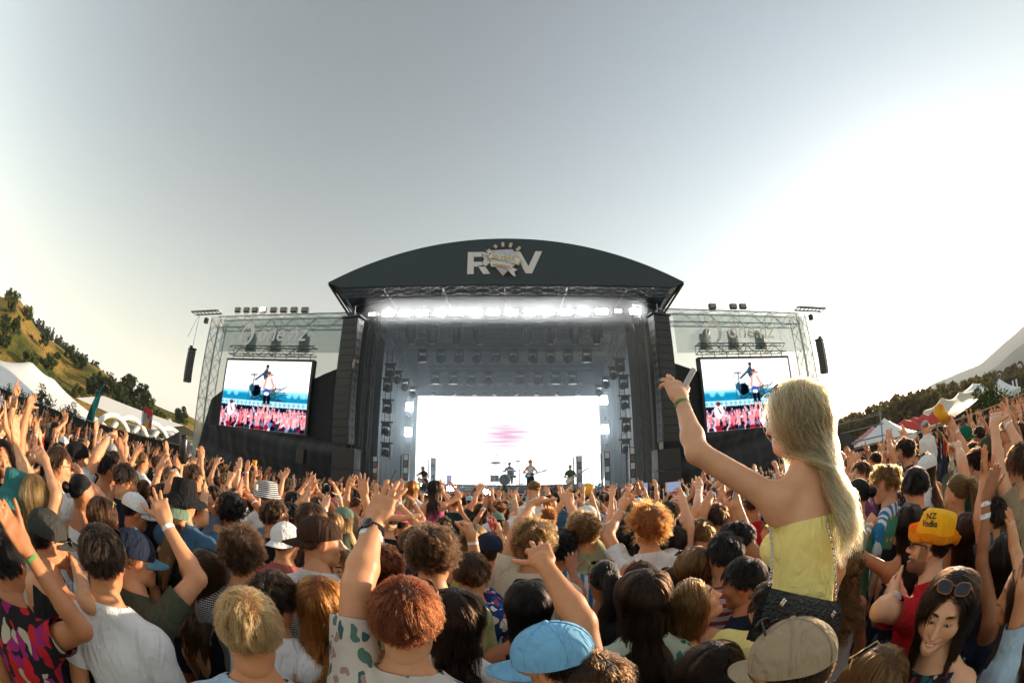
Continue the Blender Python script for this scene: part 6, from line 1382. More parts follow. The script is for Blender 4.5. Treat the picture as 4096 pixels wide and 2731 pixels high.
for (x, y, z, r, t) in ((-.55, .3, 1.42, .33, .35), (.78, .35, 1.5, .24, -.1), (.9, .6, .95, .19, 0)):
    MB().lathe([(.001, .03), (.06, .03), (r * .6, .01), (r, -.015)], 22, c=(x, y, z), M=Matrix.Rotation(t, 3, 'X'), caps=False).build("cymbal", M_CYM, dk); MB().tube([(x, y, 0), (x, y, z)], .016, 5).build("stand", M_CHROME, dk)
for k in range(5): MB().tube([(.3 + .16 * k, .3, 0), (.25 + .18 * k, .5, .55)], .013, 5).build("hardware", M_CHROME, dk)
tag(dk, "drum kit with black bass drum and brass cymbals on the riser", "drum kit")
def guitar(name, M4, body, label, neck=.62, pick=None):
    o = empty(name); o.matrix_world = M4
    pts = []
    for q in np.linspace(0, 2 * math.pi, 28, endpoint=False):
        x = math.cos(q); r = .155 + .035 * math.cos(2 * q) + .012 * math.cos(3 * q + .5); pts.append((r * 1.35 * math.cos(q) - .05, r * .95 * math.sin(q)))
    MB().prism(pts, -.022, .022).build("body", body, o); MB().box((neck / 2 + .1, -.03, 0), (neck / 2 + .02, .012, .026)).build("neck", M_BROWNF, o); MB().prism([(neck + .1, -.03), (neck + .28, -.05), (neck + .30, .04), (neck + .1, .03)], -.04, -.015).build("headstock", body if pick is None else pick, o)
    MB().box((-.08, -.03, 0), (.09, .006, .05)).build("pickguard", pick or M_WHITE, o); tag(o, label, "guitar"); return o
# =================================================================== the crowd: people one can pick out
C_ = lambda n, c: cloth(n, c)
WHITE = C_("white_cotton", (.72, .72, .73)); CREAM = C_("cream_cotton", (.66, .58, .46)); OLIVE = C_("olive_cotton", (.065, .075, .05)); NAVY = C_("navy_cotton", (.015, .022, .045)); RED = C_("red_jersey", (.48, .012, .02)); BLUEDEN = C_("blue_denim_shirt", (.05, .115, .20))
GREY = C_("grey_marl", (.34, .36, .40)); YGREEN = C_("mustard_green_cotton", (.40, .36, .07)); DGREEN = C_("dark_green_cotton", (.012, .045, .045)); PINK = C_("pink_cotton", (.62, .06, .26)); TAN = C_("tan_cotton", (.30, .22, .14)); YELLOW = C_("yellow_dress", (.92, .78, .28)); SKYB = C_("sky_blue_cap", (.19, .44, .68)); TEALC = C_("teal_corduroy", (.035, .17, .17)); KHK = C_("stone_cap", (.36, .28, .18)); BROWNC = C_("brown_cap", (.045, .022, .014)); YHAT = C_("yellow_bucket", (.85, .42, .012)); LBLUE = C_("pale_blue_cotton", (.36, .50, .62)); GGREEN = C_("grey_green_cap", (.15, .22, .17)); NPINK = C_("neon_pink_cap", (.95, .12, .30)); PURPLE = C_("plum_cotton", (.16, .05, .12)); BLK = M_BLACKC
FLORAL = print_cloth("leafy_floral_shirt", (.62, .56, .50), [(.05, .13, .14), (.40, .26, .20), (.10, .20, .16), (.62, .56, .50)], 24, .42)
HAWAII = print_cloth("blue_hibiscus_shirt", (.015, .05, .22), [(.65, .10, .10), (.75, .72, .72), (.03, .12, .40), (.7, .66, .66)], 30, .46)
REDPAT = print_cloth("red_comic_shirt", (.02, .015, .02), [(.55, .02, .03), (.45, .40, .30), (.30, .02, .14), (.5, .02, .02)], 16, .55)
GREENPAT = print_cloth("green_palm_shirt", (.50, .60, .52), [(.03, .16, .12), (.06, .22, .2), (.5, .6, .52)], 26, .5)
DARKFLOR = print_cloth("dark_floral_top", (.03, .02, .03), [(.02, .12, .14), (.30, .05, .08), (.50, .42, .30)], 44, .45)
PLAID = print_cloth("blue_check_shirt", (.30, .42, .55), [(.10, .20, .34)], 26, .55, 'check'); STRIPE = print_cloth("red_stripe_shirt", (.55, .48, .48), [(.30, .05, .06)], 7, .55, 'hstripe'); BSTRIPE = print_cloth("blue_white_stripe", (.75, .76, .78), [(.04, .22, .42)], 5.5, .5, 'vstripe'); ZEBRA = print_cloth("zebra_hat", (.65, .66, .66), [(.03, .04, .05)], 16, .5, 'hstripe')
LEAFY = print_cloth("pale_leaf_shirt", (.36, .38, .22), [(.50, .50, .34), (.28, .30, .16)], 14, .45)
HEROES = []
def hero(label, hx, hy, d, sex='m', turn=0, head=(0, 0, 0), hair=None, top=None, arms=(None, None), hat=None, glasses=None, s=None, skin=0, zmin=1.42, **kw):
    """a person laid out from where head, elbows, wrists and fingertips are seen"""
    C = at_dist(hx, hy, d)
    if C.z < zmin and not kw.get('lowok'):                                    # nobody that short: step closer
        k = ray(hx, hy); d = (CAM.z - zmin) / -k.z; C = CAM + k * d
    base = kw.pop('base', 0.0)
    s = s or float(np.clip((C.z - base) / 1.63, .92, 1.04)) * (.96 if sex == 'f' else 1.0)
    va = kw.pop('va', None); yaw = -math.atan2(-C.x, 22 - C.y) * .75 + R(turn) if va is None else -math.atan2(C.x, C.y) + R(va); Rz = Matrix.Rotation(yaw, 3, 'Z'); pos = Vector((C.x, C.y, base)) - Rz @ Vector((0, .02 * s, 0)); zh = C.z - base
    sp = dict(s=s, sex=sex, zh=zh, head=head, hair=hair, top=top or ('tee', BLK), hat=hat, glasses=glasses, skin=skin, hero=d < 1.9, seed=len(HEROES) + 3, arms=[None, None])
    sp['vox'] = (.0145, .006, .0052) if d < 1.6 else ((.018, .0085, .0066) if d < 2.7 else (.027, .012, .0088)); sp['strands'] = 7000 if d < 1.45 else (4200 if d < 2.2 else (2400 if d < 3.2 else 1100)); sp['hw'] = .0008 if d < 1.45 else (.0010 if d < 2.2 else (.0014 if d < 3.2 else .0021))
    sp.update(kw)
    shw = (.152 if sex == 'f' else .178) * s
    for i, x in enumerate((-1, 1)):
        a = arms[i]
        if a is None: continue
        S = pos + Rz @ Vector((x * shw, -.012 * s, zh - .25 * s))
        def reach(o, px, L, far):
            k = ray(*px); m = k.dot(o - CAM); c = CAM + k * m; h = (c - o).length
            if h > L: return o + (c - o).normalized() * min(h, L * 1.12)
            q = math.sqrt(L * L - h * h); return CAM + k * (m + (q if far else -q))
        E = reach(S, a['e'], .295 * s, a.get('fe', True)); W = reach(E, a['w'], .265 * s, a.get('fw', True)); Tp = reach(W, a['t'], .175 * s, a.get('ft', True))
        iv = Rz.inverted(); loc = lambda p: np.array(iv @ (p - pos))
        pn = np.array(iv @ Vector(a.get('pn', (0, 1, 0)))); sp['arms'][i] = dict(el=loc(E), wr=loc(W), hd=loc(Tp) - loc(W), pn=pn, pose=a.get('p', 'open'))
    o, J = make_person(sp, pos, yaw); tag(o, label, "person", kw.get('group', "people in the crowd")); o['J'] = 0
    HEROES.append((C.x, C.y, o)); del o['J']
    return o, J, sp, pos, Rz
def arm(e, w, t, p='open', pn=(0, 1, 0), **kw): return dict(e=e, w=w, t=t, p=p, pn=pn, **kw)
def world(r, p): return r[3] + r[4] @ Vector(p)

H_ = hero
# ---- nearest row
H_("man with dark short hair and sunglasses on his head, back in a white t-shirt", 104, 560, 1.66, va=-22, head=(-4, 0, 0), hair=('short', 'dark'), top=('tee', WHITE), glasses=('hair', M_FRAME), skin=1)
H_("man in a charcoal cap and sunglasses in profile, black sleeveless top", 50, 538, 2.0, va=-50, head=(-30, 0, 0), hair=('crop', 'dark'), top=('tank', BLK), hat=('cap', C_("charcoal_cap", (.045, .045, .042)), C_("charcoal_cap", (.045, .045, .042))), glasses=('eyes', M_FRAME), skin=0, face=True,
   arms=(None, arm((90, 603), (82, 580), (72, 556), 'flat', (1, 0, 0), fe=False)))
H_("person in a teal corduroy bucket hat and pale top near the frame edge", 21, 500, 2.4, hair=('crop', 'honey'), top=('tee', C_("pale_top", (.55, .56, .52))), hat=('bucket', TEALC, TEALC), skin=1)
H_("man in a navy cap with a blue peak, olive t-shirt, arm bent over his head", 136, 557, 1.95, va=-55, head=(-22, -4, 0), hair=('mop', 'honey'), top=('tee', OLIVE), hat=('cap', NAVY, C_("blue_peak", (.10, .24, .36))), skin=0, face=True,
   arms=(None, arm((198, 578), (166, 523), (155, 484), 'claw', (-.6, .6, 0), fe=False)), bands=[(1, 'band')])
H_("person in a red and black comic print shirt, long arm across the corner", 8, 560, 1.75, va=-40, hair=('short', 'black'), top=('tee', REDPAT, dict(sleeve=.5)), skin=2, arms=(None, arm((82, 628), (22, 541), (-4, 500), 'flat', (1, .3, 0), fe=False, fw=False)), bands=[(1, 'cord')])
H_("man in a white cap and gold sunglasses in profile, dark shirt", 136, 511, 3.1, va=-50, head=(-30, -8, 0), hair=('crop', 'black'), top=('tee', BLK), hat=('cap', WHITE, WHITE), glasses=('eyes', M_GOLD), skin=2)
H_("man with thick dark hair in profile, navy shirt, behind the white cap", 126, 481, 3.6, va=-45, head=(-20, -10, 0), hair=('short', 'dark', dict(L=.07)), top=('tee', NAVY), skin=0)
H_("man in a floppy black bucket hat and blue shirt, clapping overhead", 185, 500, 3.0, va=-25, hair=('crop', 'dark'), top=('tee', BLUEDEN), hat=('bucket', BLK, BLK, dict(wide=1.15)), skin=0, arms=(arm((203, 520), (204, 502), (206, 484), 'flat', (1, 0, 0)), arm((221, 536), (212, 514), (206, 486), 'flat', (-1, .2, 0))), bands=[(1, 'watch')])
H_("woman in a washed green cap with long streaked hair", 177, 519, 2.95, 'f', hair=('long', 'honey'), top=('tank', BLK), hat=('cap', GGREEN, GGREEN), skin=0)
H_("man with curly black hair in a blue checked shirt, hands over his head", 231, 511, 3.3, va=-8, hair=('curly', 'black', dict(L=.06)), top=('tee', PLAID), skin=2, arms=(arm((222, 500), (238, 494), (243, 486), 'open', (1, 0, 0)), arm((272, 524), (254, 502), (243, 487), 'open', (-1, .2, 0))), bands=[(1, 'white')])
H_("person with bushy brown curls and a black and white scarf", 242, 556, 2.02, va=-8, hair=('curly', 'brown', dict(L=.055)), top=('tee', print_cloth("chequered_scarf", (.6, .6, .6), [(.02, .02, .02)], 34, .5, 'check')), skin=0)
H_("man with short sandy blond hair in a pale blue shirt at the bottom edge", 250, 630, 1.24, head=(-4, -4, 0), va=-6, hair=('short', 'blond', dict(L=.048)), top=('tee', LBLUE), skin=1)
H_("person in a white shirt behind the sandy blond man", 276, 600, 1.75, hair=('mop', 'dark'), top=('long', WHITE), skin=0, lowok=True, zmin=1.3)
H_("woman with straight dark brown hair and sunglasses pushed up, behind the olive shirt", 208, 572, 2.1, 'f', hair=('long', 'brown'), top=('tank', BLK), glasses=('hair', M_FRAME), skin=0)
H_("man in a backwards brown cap in profile, white t-shirt", 321, 541, 2.2, va=-38, head=(-40, 0, 0), hair=('crop', 'brown'), top=('tee', WHITE), hat=('backcap', BROWNC, BROWNC), skin=0, face=True)
r_red = H_("man with red hair in a leafy floral shirt, arm raised with a watch", 407, 620, 1.26, turn=2, hair=('short', 'red', dict(L=.06, vol=1.0)), top=('tee', FLORAL, dict(sleeve=.7)), skin=0, s=1.04, aw=1.12, arms=(arm((358, 582), (375, 522), (393, 478), 'wide', (.1, 1, .1)), None), bands=[(0, 'watch'), (0, 'two')], glasses=('hair', M_TORT), collar=True)
H_("woman with very long straight ginger hair", 323, 602, 1.72, 'f', hair=('wavy', 'ginger', dict(L=.5)), top=('tank', BLK), skin=3)
H_("man with a bush of brown curls behind the red-haired man", 433, 557, 1.95, turn=0, hair=('curly', 'brown', dict(L=.055)), top=('tee', C_("pale_green_tee", (.45, .46, .2))), skin=0)
H_("woman with long straight dark hair and a white lace top", 456, 616, 1.55, 'f', hair=('long', 'dark', dict(L=.5)), top=('tee', WHITE), skin=1)
H_("smiling blonde woman half hidden behind the floral shirt's arm", 341, 569, 2.3, 'f', va=165, head=(-10, 0, 8), hair=('long', 'honey'), top=('tank', BLK), skin=3, smile=.8, face=True, vox=(.018, .006, .0066))
H_("person in a white cap worn backwards, behind the brown cap", 286, 541, 2.75, hair=('crop', 'dark'), top=('tee', C_("coral_tee", (.45, .12, .10))), hat=('backcap', WHITE, WHITE), skin=0)
H_("man in a navy cap and mustard green t-shirt", 489, 551, 2.75, turn=-10, hair=('crop', 'brown'), top=('tee', YGREEN), hat=('cap', NAVY, NAVY), skin=1)
H_("person in a blue hibiscus shirt, forearm raised with a bead bracelet", 472, 575, 2.2, hair=('short', 'brown'), top=('tee', HAWAII, dict(sleeve=.75)), skin=1, arms=(None, arm((480, 588), (471, 530), (462, 500), 'droop', (-1, .3, 0))), bands=[(1, 'white')], lowok=True, zmin=1.4)
H_("person with curly copper red hair", 382, 566, 2.25, 'f', hair=('ringlet', 'red', dict(L=.25)), top=('tank', BLK), skin=3)
H_("person in a neon pink cap", 402, 523, 4.6, hair=('crop', 'dark'), hat=('cap', NPINK, NPINK), top=('tee', BLK), skin=1)
H_("man with sunglasses on brown hair turned to his side", 418, 545, 2.9, turn=-20, head=(-50, -10, 0), hair=('mop', 'brown'), top=('tee', NAVY), glasses=('hair', M_FRAME), skin=0)
r_bc = H_("man in a sky blue cap looking aside at the bottom edge, grey t-shirt, arm raised", 549, 663, 1.2, va=40, head=(40, -6, 0), hair=('crop', 'dark'), top=('tee', GREY), hat=('cap', SKYB, SKYB), skin=1, s=1.0, aw=1.05, lowok=True, arms=(None, arm((582, 622), (545, 565), (533, 534), 'claw', (0, 1, 0), fe=True)))
H_("man with brown curls in a cream t-shirt, arm stretched to the stage", 534, 545, 2.35, turn=-6, hair=('curly', 'honey', dict(L=.07)), top=('tee', CREAM), skin=1, arms=(arm((517, 532), (531, 505), (548, 492), 'droop', (.6, .5, -.3)), None), bands=[(0, 'two')])
H_("man with tight dark curls next to the cream t-shirt", 561, 549, 2.9, turn=-10, hair=('curly', 'black', dict(L=.055)), top=('tee', BSTRIPE), skin=2)
H_("man with a ginger afro in a white t-shirt, hands clasped overhead", 648, 529, 2.85, turn=6, hair=('afro', 'ginger', dict(vol=1.0)), top=('tee', WHITE), skin=0, arms=(arm((607, 535), (621, 511), (628, 486), 'flat', (1, .2, 0)), arm((668, 540), (640, 514), (630, 490), 'flat', (-1, .2, 0))), bands=[(0, 'band')])
H_("woman with long straight dark hair in a green palm print shirt", 643, 596, 1.68, 'f', hair=('long', 'dark', dict(L=.55)), top=('tee', GREENPAT), skin=1)
H_("blonde woman in profile looking up towards the woman on shoulders", 695, 602, 1.8, 'f', va=-60, head=(-25, 28, 0), hair=('wavy', 'honey', dict(L=.3)), top=('tank', DARKFLOR), skin=3, smile=.7, face=True, vox=(.018, .006, .0066))
H_("person in a dark brown cap, hand raised with a white wristband", 640, 584, 2.1, turn=4, hair=('mop', 'dark'), top=('tee', BLK), hat=('cap', BROWNC, BROWNC), skin=2, arms=(arm((612, 596), (618, 578), (628, 560), 'droop', (1, .3, 0)), None), bands=[(0, 'white')])
H_("woman with dark hair tied low, bare shoulders, tortoiseshell sunglasses on top", 604, 581, 2.2, 'f', hair=('pony', 'black'), top=('tube', BLK), glasses=('hair', M_TORT), skin=4, arms=(arm((580, 592), (572, 570), (570, 548), 'open', (0, 1, 0)), None))
H_("woman with long honey hair and glasses pushed up, looking to the hill side", 693, 567, 2.3, 'f', va=30, head=(30, -10, 0), hair=('long', 'honey', dict(L=.4)), top=('tank', WHITE), glasses=('hair', M_TORT), skin=0)
H_("woman with brown hair and dark sunglasses on top behind the palm print shirt", 674, 585, 2.4, 'f', hair=('long', 'brown'), top=('tank', TAN), glasses=('hair', M_TORT), skin=0)
H_("man with black hair and sunglasses on top looking down", 737, 545, 2.35, va=60, head=(20, -40, 0), hair=('short', 'black'), top=('tee', STRIPE), glasses=('hair', M_FRAME), skin=4)
H_("man with thick black hair and blue glasses below the woman's yellow dress", 743, 583, 2.0, va=60, head=(15, -10, 0), hair=('short', 'black'), top=('tee', NAVY), skin=2)
H_("woman with black shoulder-length hair and sunglasses on top", 529, 604, 1.82, 'f', hair=('long', 'black', dict(L=.33)), top=('tank', BLK), glasses=('hair', M_FRAME), skin=2)
H_("person in a khaki cap with dark sunglasses resting on it, bottom edge", 787, 668, 1.08, va=30, head=(25, -4, 0), hair=('crop', 'brown'), top=('tee', TAN), hat=('cap', KHK, KHK), glasses=('cap', M_FRAME, 28), skin=1, lowok=True, s=1.03)
H_("dark-haired person's crown between the blue cap and the khaki cap, low", 709, 672, 1.35, 'f', hair=('long', 'dark'), top=('tee', BLK), skin=1, lowok=True, zmin=1.25)
H_("brown-haired person's crown right at the bottom edge by the blue cap", 596, 690, 1.2, hair=('mop', 'brown'), top=('tee', BLK), skin=1, lowok=True, zmin=1.2)
r_yh = H_("bearded man in a yellow bucket hat and red jersey, smiling in profile", 930, 544, 2.0, va=62, head=(26, 12, 0), hair=('crop', 'dark'), top=('tee', RED, dict(sleeve=.7)), hat=('upbucket', YHAT, C_("orange_brim", (.80, .26, .01)), dict(tilt=6)), glasses=('eyes', M_FRAME), skin=3, beard=.9, smile=.6, face=True, jaw=1.1, vox=(.016, .0052, .0055), arms=(arm((880, 610), (893, 597), (886, 578), 'relaxed', (1, .3, 0), fe=False), arm((925, 625), (903, 600), (893, 582), 'relaxed', (-1, 0, 0), fe=False)), bands=[(0, 'band'), (0, 'two')])
r_sm = H_("smiling dark-haired woman facing the camera, sunglasses on top, dark floral top", 946, 609, 1.33, 'f', va=158, head=(14, -6, -14), hair=('long', 'dark', dict(L=.34, fall=(0, .10), spread=.03)), top=('tank', DARKFLOR, dict(neck=(-.20, .22), strap=.115)), glasses=('hair', M_TORT), skin=3, smile=1.0, fat=1.14, face=True, makeup=True, vox=(.015, .0045, .0055), lowok=True, zmin=1.3, strands=8000)
H_("woman with blond brown ringlets and a white vest", 842, 566, 2.25, 'f', turn=-6, hair=('ringlet', 'honey', dict(L=.36)), top=('tank', WHITE), skin=2)
H_("woman with long dark hair in profile, bare arm up with a fist", 906, 524, 2.6, 'f', va=35, head=(38, 0, 0), hair=('long', 'dark', dict(L=.42)), top=('tube', BLK), skin=1, arms=(arm((856, 553), (870, 524), (878, 508), 'fist', (.5, .6, 0), fe=False), None), bands=[(0, 'band'), (0, 'two')])
H_("man with a tall crop of black hair and glasses, sunset side", 915, 487, 3.1, va=22, head=(10, 0, 0), hair=('short', 'black', dict(L=.07)), top=('tee', BLK), glasses=('eyes', M_FRAME), skin=0)
H_("man with floppy curly fair hair in a blue striped shirt, in profile", 885, 484, 3.4, va=70, head=(14, -4, 0), hair=('curly', 'honey', dict(L=.07)), top=('tee', BSTRIPE), skin=3)
H_("woman with light brown hair in a ponytail, sunset side", 956, 494, 2.9, 'f', hair=('pony', 'honey'), top=('tank', WHITE), skin=0)
H_("woman with braided dark hair behind the yellow bucket hat", 962, 533, 2.6, 'f', hair=('long', 'brown'), top=('tee', BLK), skin=1)
H_("woman with black hair in a low bun and an earring, behind the blonde hair", 856, 497, 3.2, 'f', va=35, head=(30, 0, 0), hair=('bun', 'black'), top=('tank', C_("green_top", (.1, .25, .12))), skin=0)
H_("young man with short cropped hair looking to the hill side", 860, 476, 4.2, va=90, head=(30, 0, 0), hair=('short', 'brown'), top=('tee', PURPLE), skin=3)
H_("woman in a white cap with a brown ponytail", 926, 470, 4.0, 'f', hair=('long', 'brown'), top=('tee', WHITE), hat=('cap', WHITE, WHITE), skin=0)
H_("person with sunglasses on straw blond hair at the bottom edge", 869, 682, 1.3, 'f', hair=('long', 'honey'), top=('tank', BLK), glasses=('hair', M_GOLD), skin=1, lowok=True, zmin=1.2)
# ---- edges: raised arms that frame the picture
H_("person at the frame edge raising an orange-lit open hand with blue nails", 1022, 590, 1.6, 'f', turn=10, hair=('long', 'brown'), top=('tee', LBLUE), skin=1, arms=(arm((1024, 590), (1014, 545), (1006, 495), 'wide', (0, 1, 0), fe=False), None), lowok=True, zmin=1.3)
H_("woman at the frame edge with hands pressed together, many wristbands", 1000, 560, 2.1, 'f', turn=12, hair=('long', 'dark'), top=('tank', NAVY), skin=4, arms=(arm((979, 547), (986, 498), (999, 456), 'flat', (1, .2, 0)), None), bands=[(0, 'band'), (0, 'two')])
H_("person raising a wide open palm beside the frame edge, dark top", 990, 520, 2.5, turn=12, hair=('short', 'dark'), top=('tee', C_("slate_shirt", (.06, .08, .10))), skin=1, arms=(arm((978, 508), (984, 476), (984, 444), 'wide', (0, -1, 0)), None))
H_("man in a dark green t-shirt with a limp raised wrist and wristband", 975, 468, 3.3, hair=('crop', 'dark'), top=('tee', DGREEN), skin=3, arms=(arm((962, 462), (958, 445), (948, 447), 'droop', (-.3, .4, -1)), None), bands=[(0, 'band')])
r_cup = H_("person holding a yellow cup up high, knotted cloth band on the wrist", 972, 458, 4.2, hair=('mop', 'dark'), top=('tee', WHITE), skin=0, arms=(arm((965, 448), (953, 425), (946, 412), 'grip', (-.5, .4, 0)), None), bands=[(0, 'two')])
H_("tall man at the frame edge with both pale arms raised", 1018, 470, 2.7, hair=('mop', 'brown'), top=('tee', TAN), skin=3, arms=(arm((993, 452), (994, 425), (998, 405), 'relaxed', (1, .2, 0)), arm((1021, 452), (1008, 424), (1001, 404), 'relaxed', (-1, .2, 0))), bands=[(1, 'band')])
H_("man in an olive cap behind the open palms", 988, 455, 3.4, va=55, head=(20, 0, 0), hair=('crop', 'dark'), top=('tee', OLIVE), hat=('cap', C_("olive_cap", (.05, .05, .03)), C_("olive_cap", (.05, .05, .03))), skin=0)
H_("person in a bottle green cap with a tag, sunset side", 964, 438, 5.2, turn=-10, hair=('mop', 'brown'), top=('tee', GREY), hat=('backcap', C_("bottle_green_cap", (.01, .10, .06)), C_("bottle_green_cap", (.01, .10, .06))), skin=0)
H_("man with dark curls and patterned shirt, both arms thrown up", 905, 452, 5.0, hair=('curly', 'dark'), top=('tee', DARKFLOR), skin=1, arms=(arm((891, 453), (889, 440), (886, 430), 'flat', (1, 0, 0)), arm((900, 453), (892, 441), (887, 431), 'flat', (-1, 0, 0))))
H_("person clapping high overhead at the hill-side frame edge, tattooed forearm", 38, 500, 2.3, hair=('long', 'blond'), top=('tee', BLK), sex='f', skin=0, arms=(arm((24, 470), (16, 444), (16, 408), 'flat', (1, .2, 0)), arm((57, 495), (46, 463), (33, 441), 'flat', (-1, .2, 0))))
H_("man in sunglasses and a white t-shirt clapping at face height", 60, 466, 3.3, va=-60, head=(-20, 4, 0), hair=('short', 'brown'), top=('tee', WHITE), glasses=('eyes', M_TORT), skin=0, arms=(None, arm((101, 498), (81, 475), (71, 464), 'flat', (-.5, .7, 0), fe=False)), bands=[(1, 'white')])
H_("man in a black cap with white lettering worn backwards", 79, 458, 3.9, hair=('crop', 'dark'), top=('tee', print_cloth("pale_blue_print", (.5, .6, .66), [(.25, .36, .45)], 20, .4)), hat=('backcap', BLK, BLK), skin=0, arms=(None, arm((98, 452), (109, 437), (119, 429), 'point', (0, 1, 0))), bands=[(1, 'band')])
H_("man with black hair and dark sunglasses in profile, bare arms up", 108, 470, 4.2, va=-55, head=(-20, 0, 0), hair=('short', 'black'), top=('tank', BLK), glasses=('eyes', M_FRAME), skin=2, arms=(arm((104, 477), (88, 455), (85, 447), 'flat', (1, 0, 0)), arm((126, 468), (121, 452), (121, 437), 'flat', (-1, 0, 0))))
r_tb = H_("person with black watch lifting a tall black tumbler", 163, 500, 3.6, hair=('mop', 'brown'), top=('tee', BLK), skin=1, arms=(None, arm((168, 492), (177, 466), (181, 449), 'grip', (1, 0, 0))), bands=[(1, 'watch'), (1, 'two')])
H_("person with a fist raised in front of the black bucket hat", 194, 478, 4.4, hair=('short', 'brown'), top=('tee', BLK), skin=1, arms=(arm((189, 486), (186, 474), (184, 464), 'fist', (0, 1, 0)), None))
H_("person thrusting a bare arm up past the big white tent", 22, 445, 4.2, hair=('short', 'dark'), top=('tee', DGREEN), skin=1, arms=(arm((8, 410), (15, 393), (20, 385), 'fist', (1, 0, 0)), arm((22, 430), (29, 405), (33, 396), 'relaxed', (1, 0, 0))), bands=[(0, 'band')])
H_("woman with hair up and a white vest in profile, hill side", 83, 494, 3.0, 'f', va=-55, head=(-25, 0, 0), hair=('bun', 'black'), top=('tank', WHITE), skin=2)
H_("woman with brown wavy hair and clear sunglasses on top", 104, 516, 2.75, 'f', turn=-5, hair=('wavy', 'brown', dict(L=.3)), top=('tee', BLK), glasses=('hair', M_GOLD), skin=0)
H_("person in a zebra print bucket hat", 269, 495, 4.6, hair=('crop', 'brown'), top=('tee', WHITE), hat=('bucket', ZEBRA, ZEBRA), skin=1)
H_("man with a shaved ginger head in a pale blue shirt", 548, 519, 4.4, hair=('buzz', 'ginger'), top=('tee', LBLUE), skin=1)
H_("person in a white cap with dark lettering, middle of the crowd", 587, 518, 4.2, hair=('crop', 'dark'), top=('tee', PURPLE), hat=('backcap', WHITE, NAVY), skin=0)
H_("person with fair curls and a pale leaf print shirt", 583, 532, 3.0, hair=('curly', 'honey'), top=('tee', LEAFY), skin=0, arms=(None, arm((575, 522), (569, 504), (566, 485), 'point', (0, 1, 0))))
H_("woman with long dark hair beside the ginger afro", 672, 541, 3.1, 'f', hair=('long', 'dark'), top=('tank', BLK), skin=1)
H_("man crossing wrists overhead with a black smartwatch", 715, 520, 3.4, turn=4, hair=('short', 'brown'), top=('tee', TAN), skin=1, arms=(arm((703, 505), (714, 489), (722, 474), 'flat', (1, .2, 0)), arm((733, 508), (722, 492), (724, 478), 'flat', (-1, .2, 0))), bands=[(0, 'watch'), (0, 'two')])
r_ph2 = H_("person filming on a phone in a yellow case, arm raised", 700, 535, 3.2, hair=('mop', 'honey'), top=('tee', STRIPE), skin=3, arms=(arm((691, 522), (682, 498), (676, 484), 'grip', (-1, .2, 0)), None))
H_("person holding up a flat hand with a wristband before the sunset-side drape", 668, 515, 4.0, hair=('short', 'brown'), top=('tee', WHITE), skin=3, arms=(None, arm((699, 500), (699, 491), (700, 476), 'flat', (0, 1, 0))), bands=[(1, 'band')])
H_("person raising a spread hand between the cap man and the floral arm", 372, 535, 3.4, hair=('mop', 'dark'), top=('tee', LBLUE), skin=0, arms=(None, arm((366, 515), (363, 490), (362, 472), 'wide', (0, 1, 0))))
H_("woman with a raised hand and hair tie bracelets behind the brown cap", 312, 520, 3.0, 'f', hair=('long', 'brown'), top=('tank', WHITE), skin=0, arms=(None, arm((304, 530), (306, 503), (310, 484), 'flat', (.5, .7, 0))), bands=[(1, 'white')])
H_("person in a white lacy sleeve with a raised hand", 332, 525, 3.6, 'f', hair=('long', 'honey'), top=('long', print_cloth("crochet_sleeve", (.7, .68, .62), [(.5, .33, .24)], 42, .3)), skin=3, arms=(None, arm((322, 521), (325, 507), (328, 491), 'open', (0, 1, 0))))
H_("man with short brown hair and glasses beside the tan bare arm", 276, 518, 3.2, va=-25, head=(-35, 0, 0), hair=('short', 'brown'), top=('tee', BLK), glasses=('eyes', M_FRAME), skin=0)
H_("woman with straight black hair behind the raised bracelets", 290, 515, 3.8, 'f', hair=('long', 'black'), top=('tank', WHITE), skin=2)
# ---- people sitting on shoulders
def on_shoulders(label, hx, hy, d, blabel, sex='f', hair=('long', 'brown'), top=None, arms=(None, None), **kw):
    C = at_dist(hx, hy, d); r = hero(label, hx, hy, d, sex, hair=hair, top=top, arms=arms, sit=True, base=C.z - 1.63, s=.97, lowok=True, **kw)
    # carrier: stands under, head just in front of the rider's hips
    s = .97; hipz = C.z - .83 * s; zc = hipz + .12; fw = r[4] @ Vector((0, .16, 0)); sp = dict(s=float(np.clip(zc / 1.6, .85, 1.04)), sex='m', zh=zc, head=(0, 0, 0), hair=('short', 'dark'), top=('tee', BLK), arms=[None, None], skin=1, seed=len(HEROES) + 50, vox=(.026, .013, .011), strands=500, hw=.003)
    o, J = make_person(sp, r[3] * 1 + Vector((fw.x, fw.y, -r[3].z)), r[4].to_euler().z); tag(o, blabel, "person", "people carrying riders"); HEROES.append((o.location.x, o.location.y, o)); return r
r_bl = on_shoulders("blonde woman in a yellow strapless dress riding on shoulders, arm raised", 797, 418, 1.46, "dark-haired man carrying the blonde woman in yellow", hair=('wavy', 'platinum', dict(L=.40, vol=1.05, fall=(.085, .07), spread=.045, part=.25, amp=2.2)), top=('tube', YELLOW, dict(hem=1.63 - 1.02)), head=(36, 3, 0), turn=-2, glasses=('hair', M_FRAME), skin=3, strands=11000, hw=.0008, aw=1.02,
   arms=(arm((697, 452), (681, 400), (664, 366), 'claw', (-.2, 1, .1)), arm((838, 560), (830, 600), (815, 615), 'relaxed', (0, 1, 0), fe=True)), bands=[(0, 'cord')], vox=(.0125, .006, .005), bottom=None)
on_shoulders("red-haired woman in a pale t-shirt on shoulders near the stage", 412, 488, 6.6, "person carrying the red-haired woman", hair=('long', 'ginger', dict(L=.34)), top=('tee', print_cloth("pale_tie_dye", (.62, .64, .66), [(.5, .45, .55)], 12, .4)), skin=3)
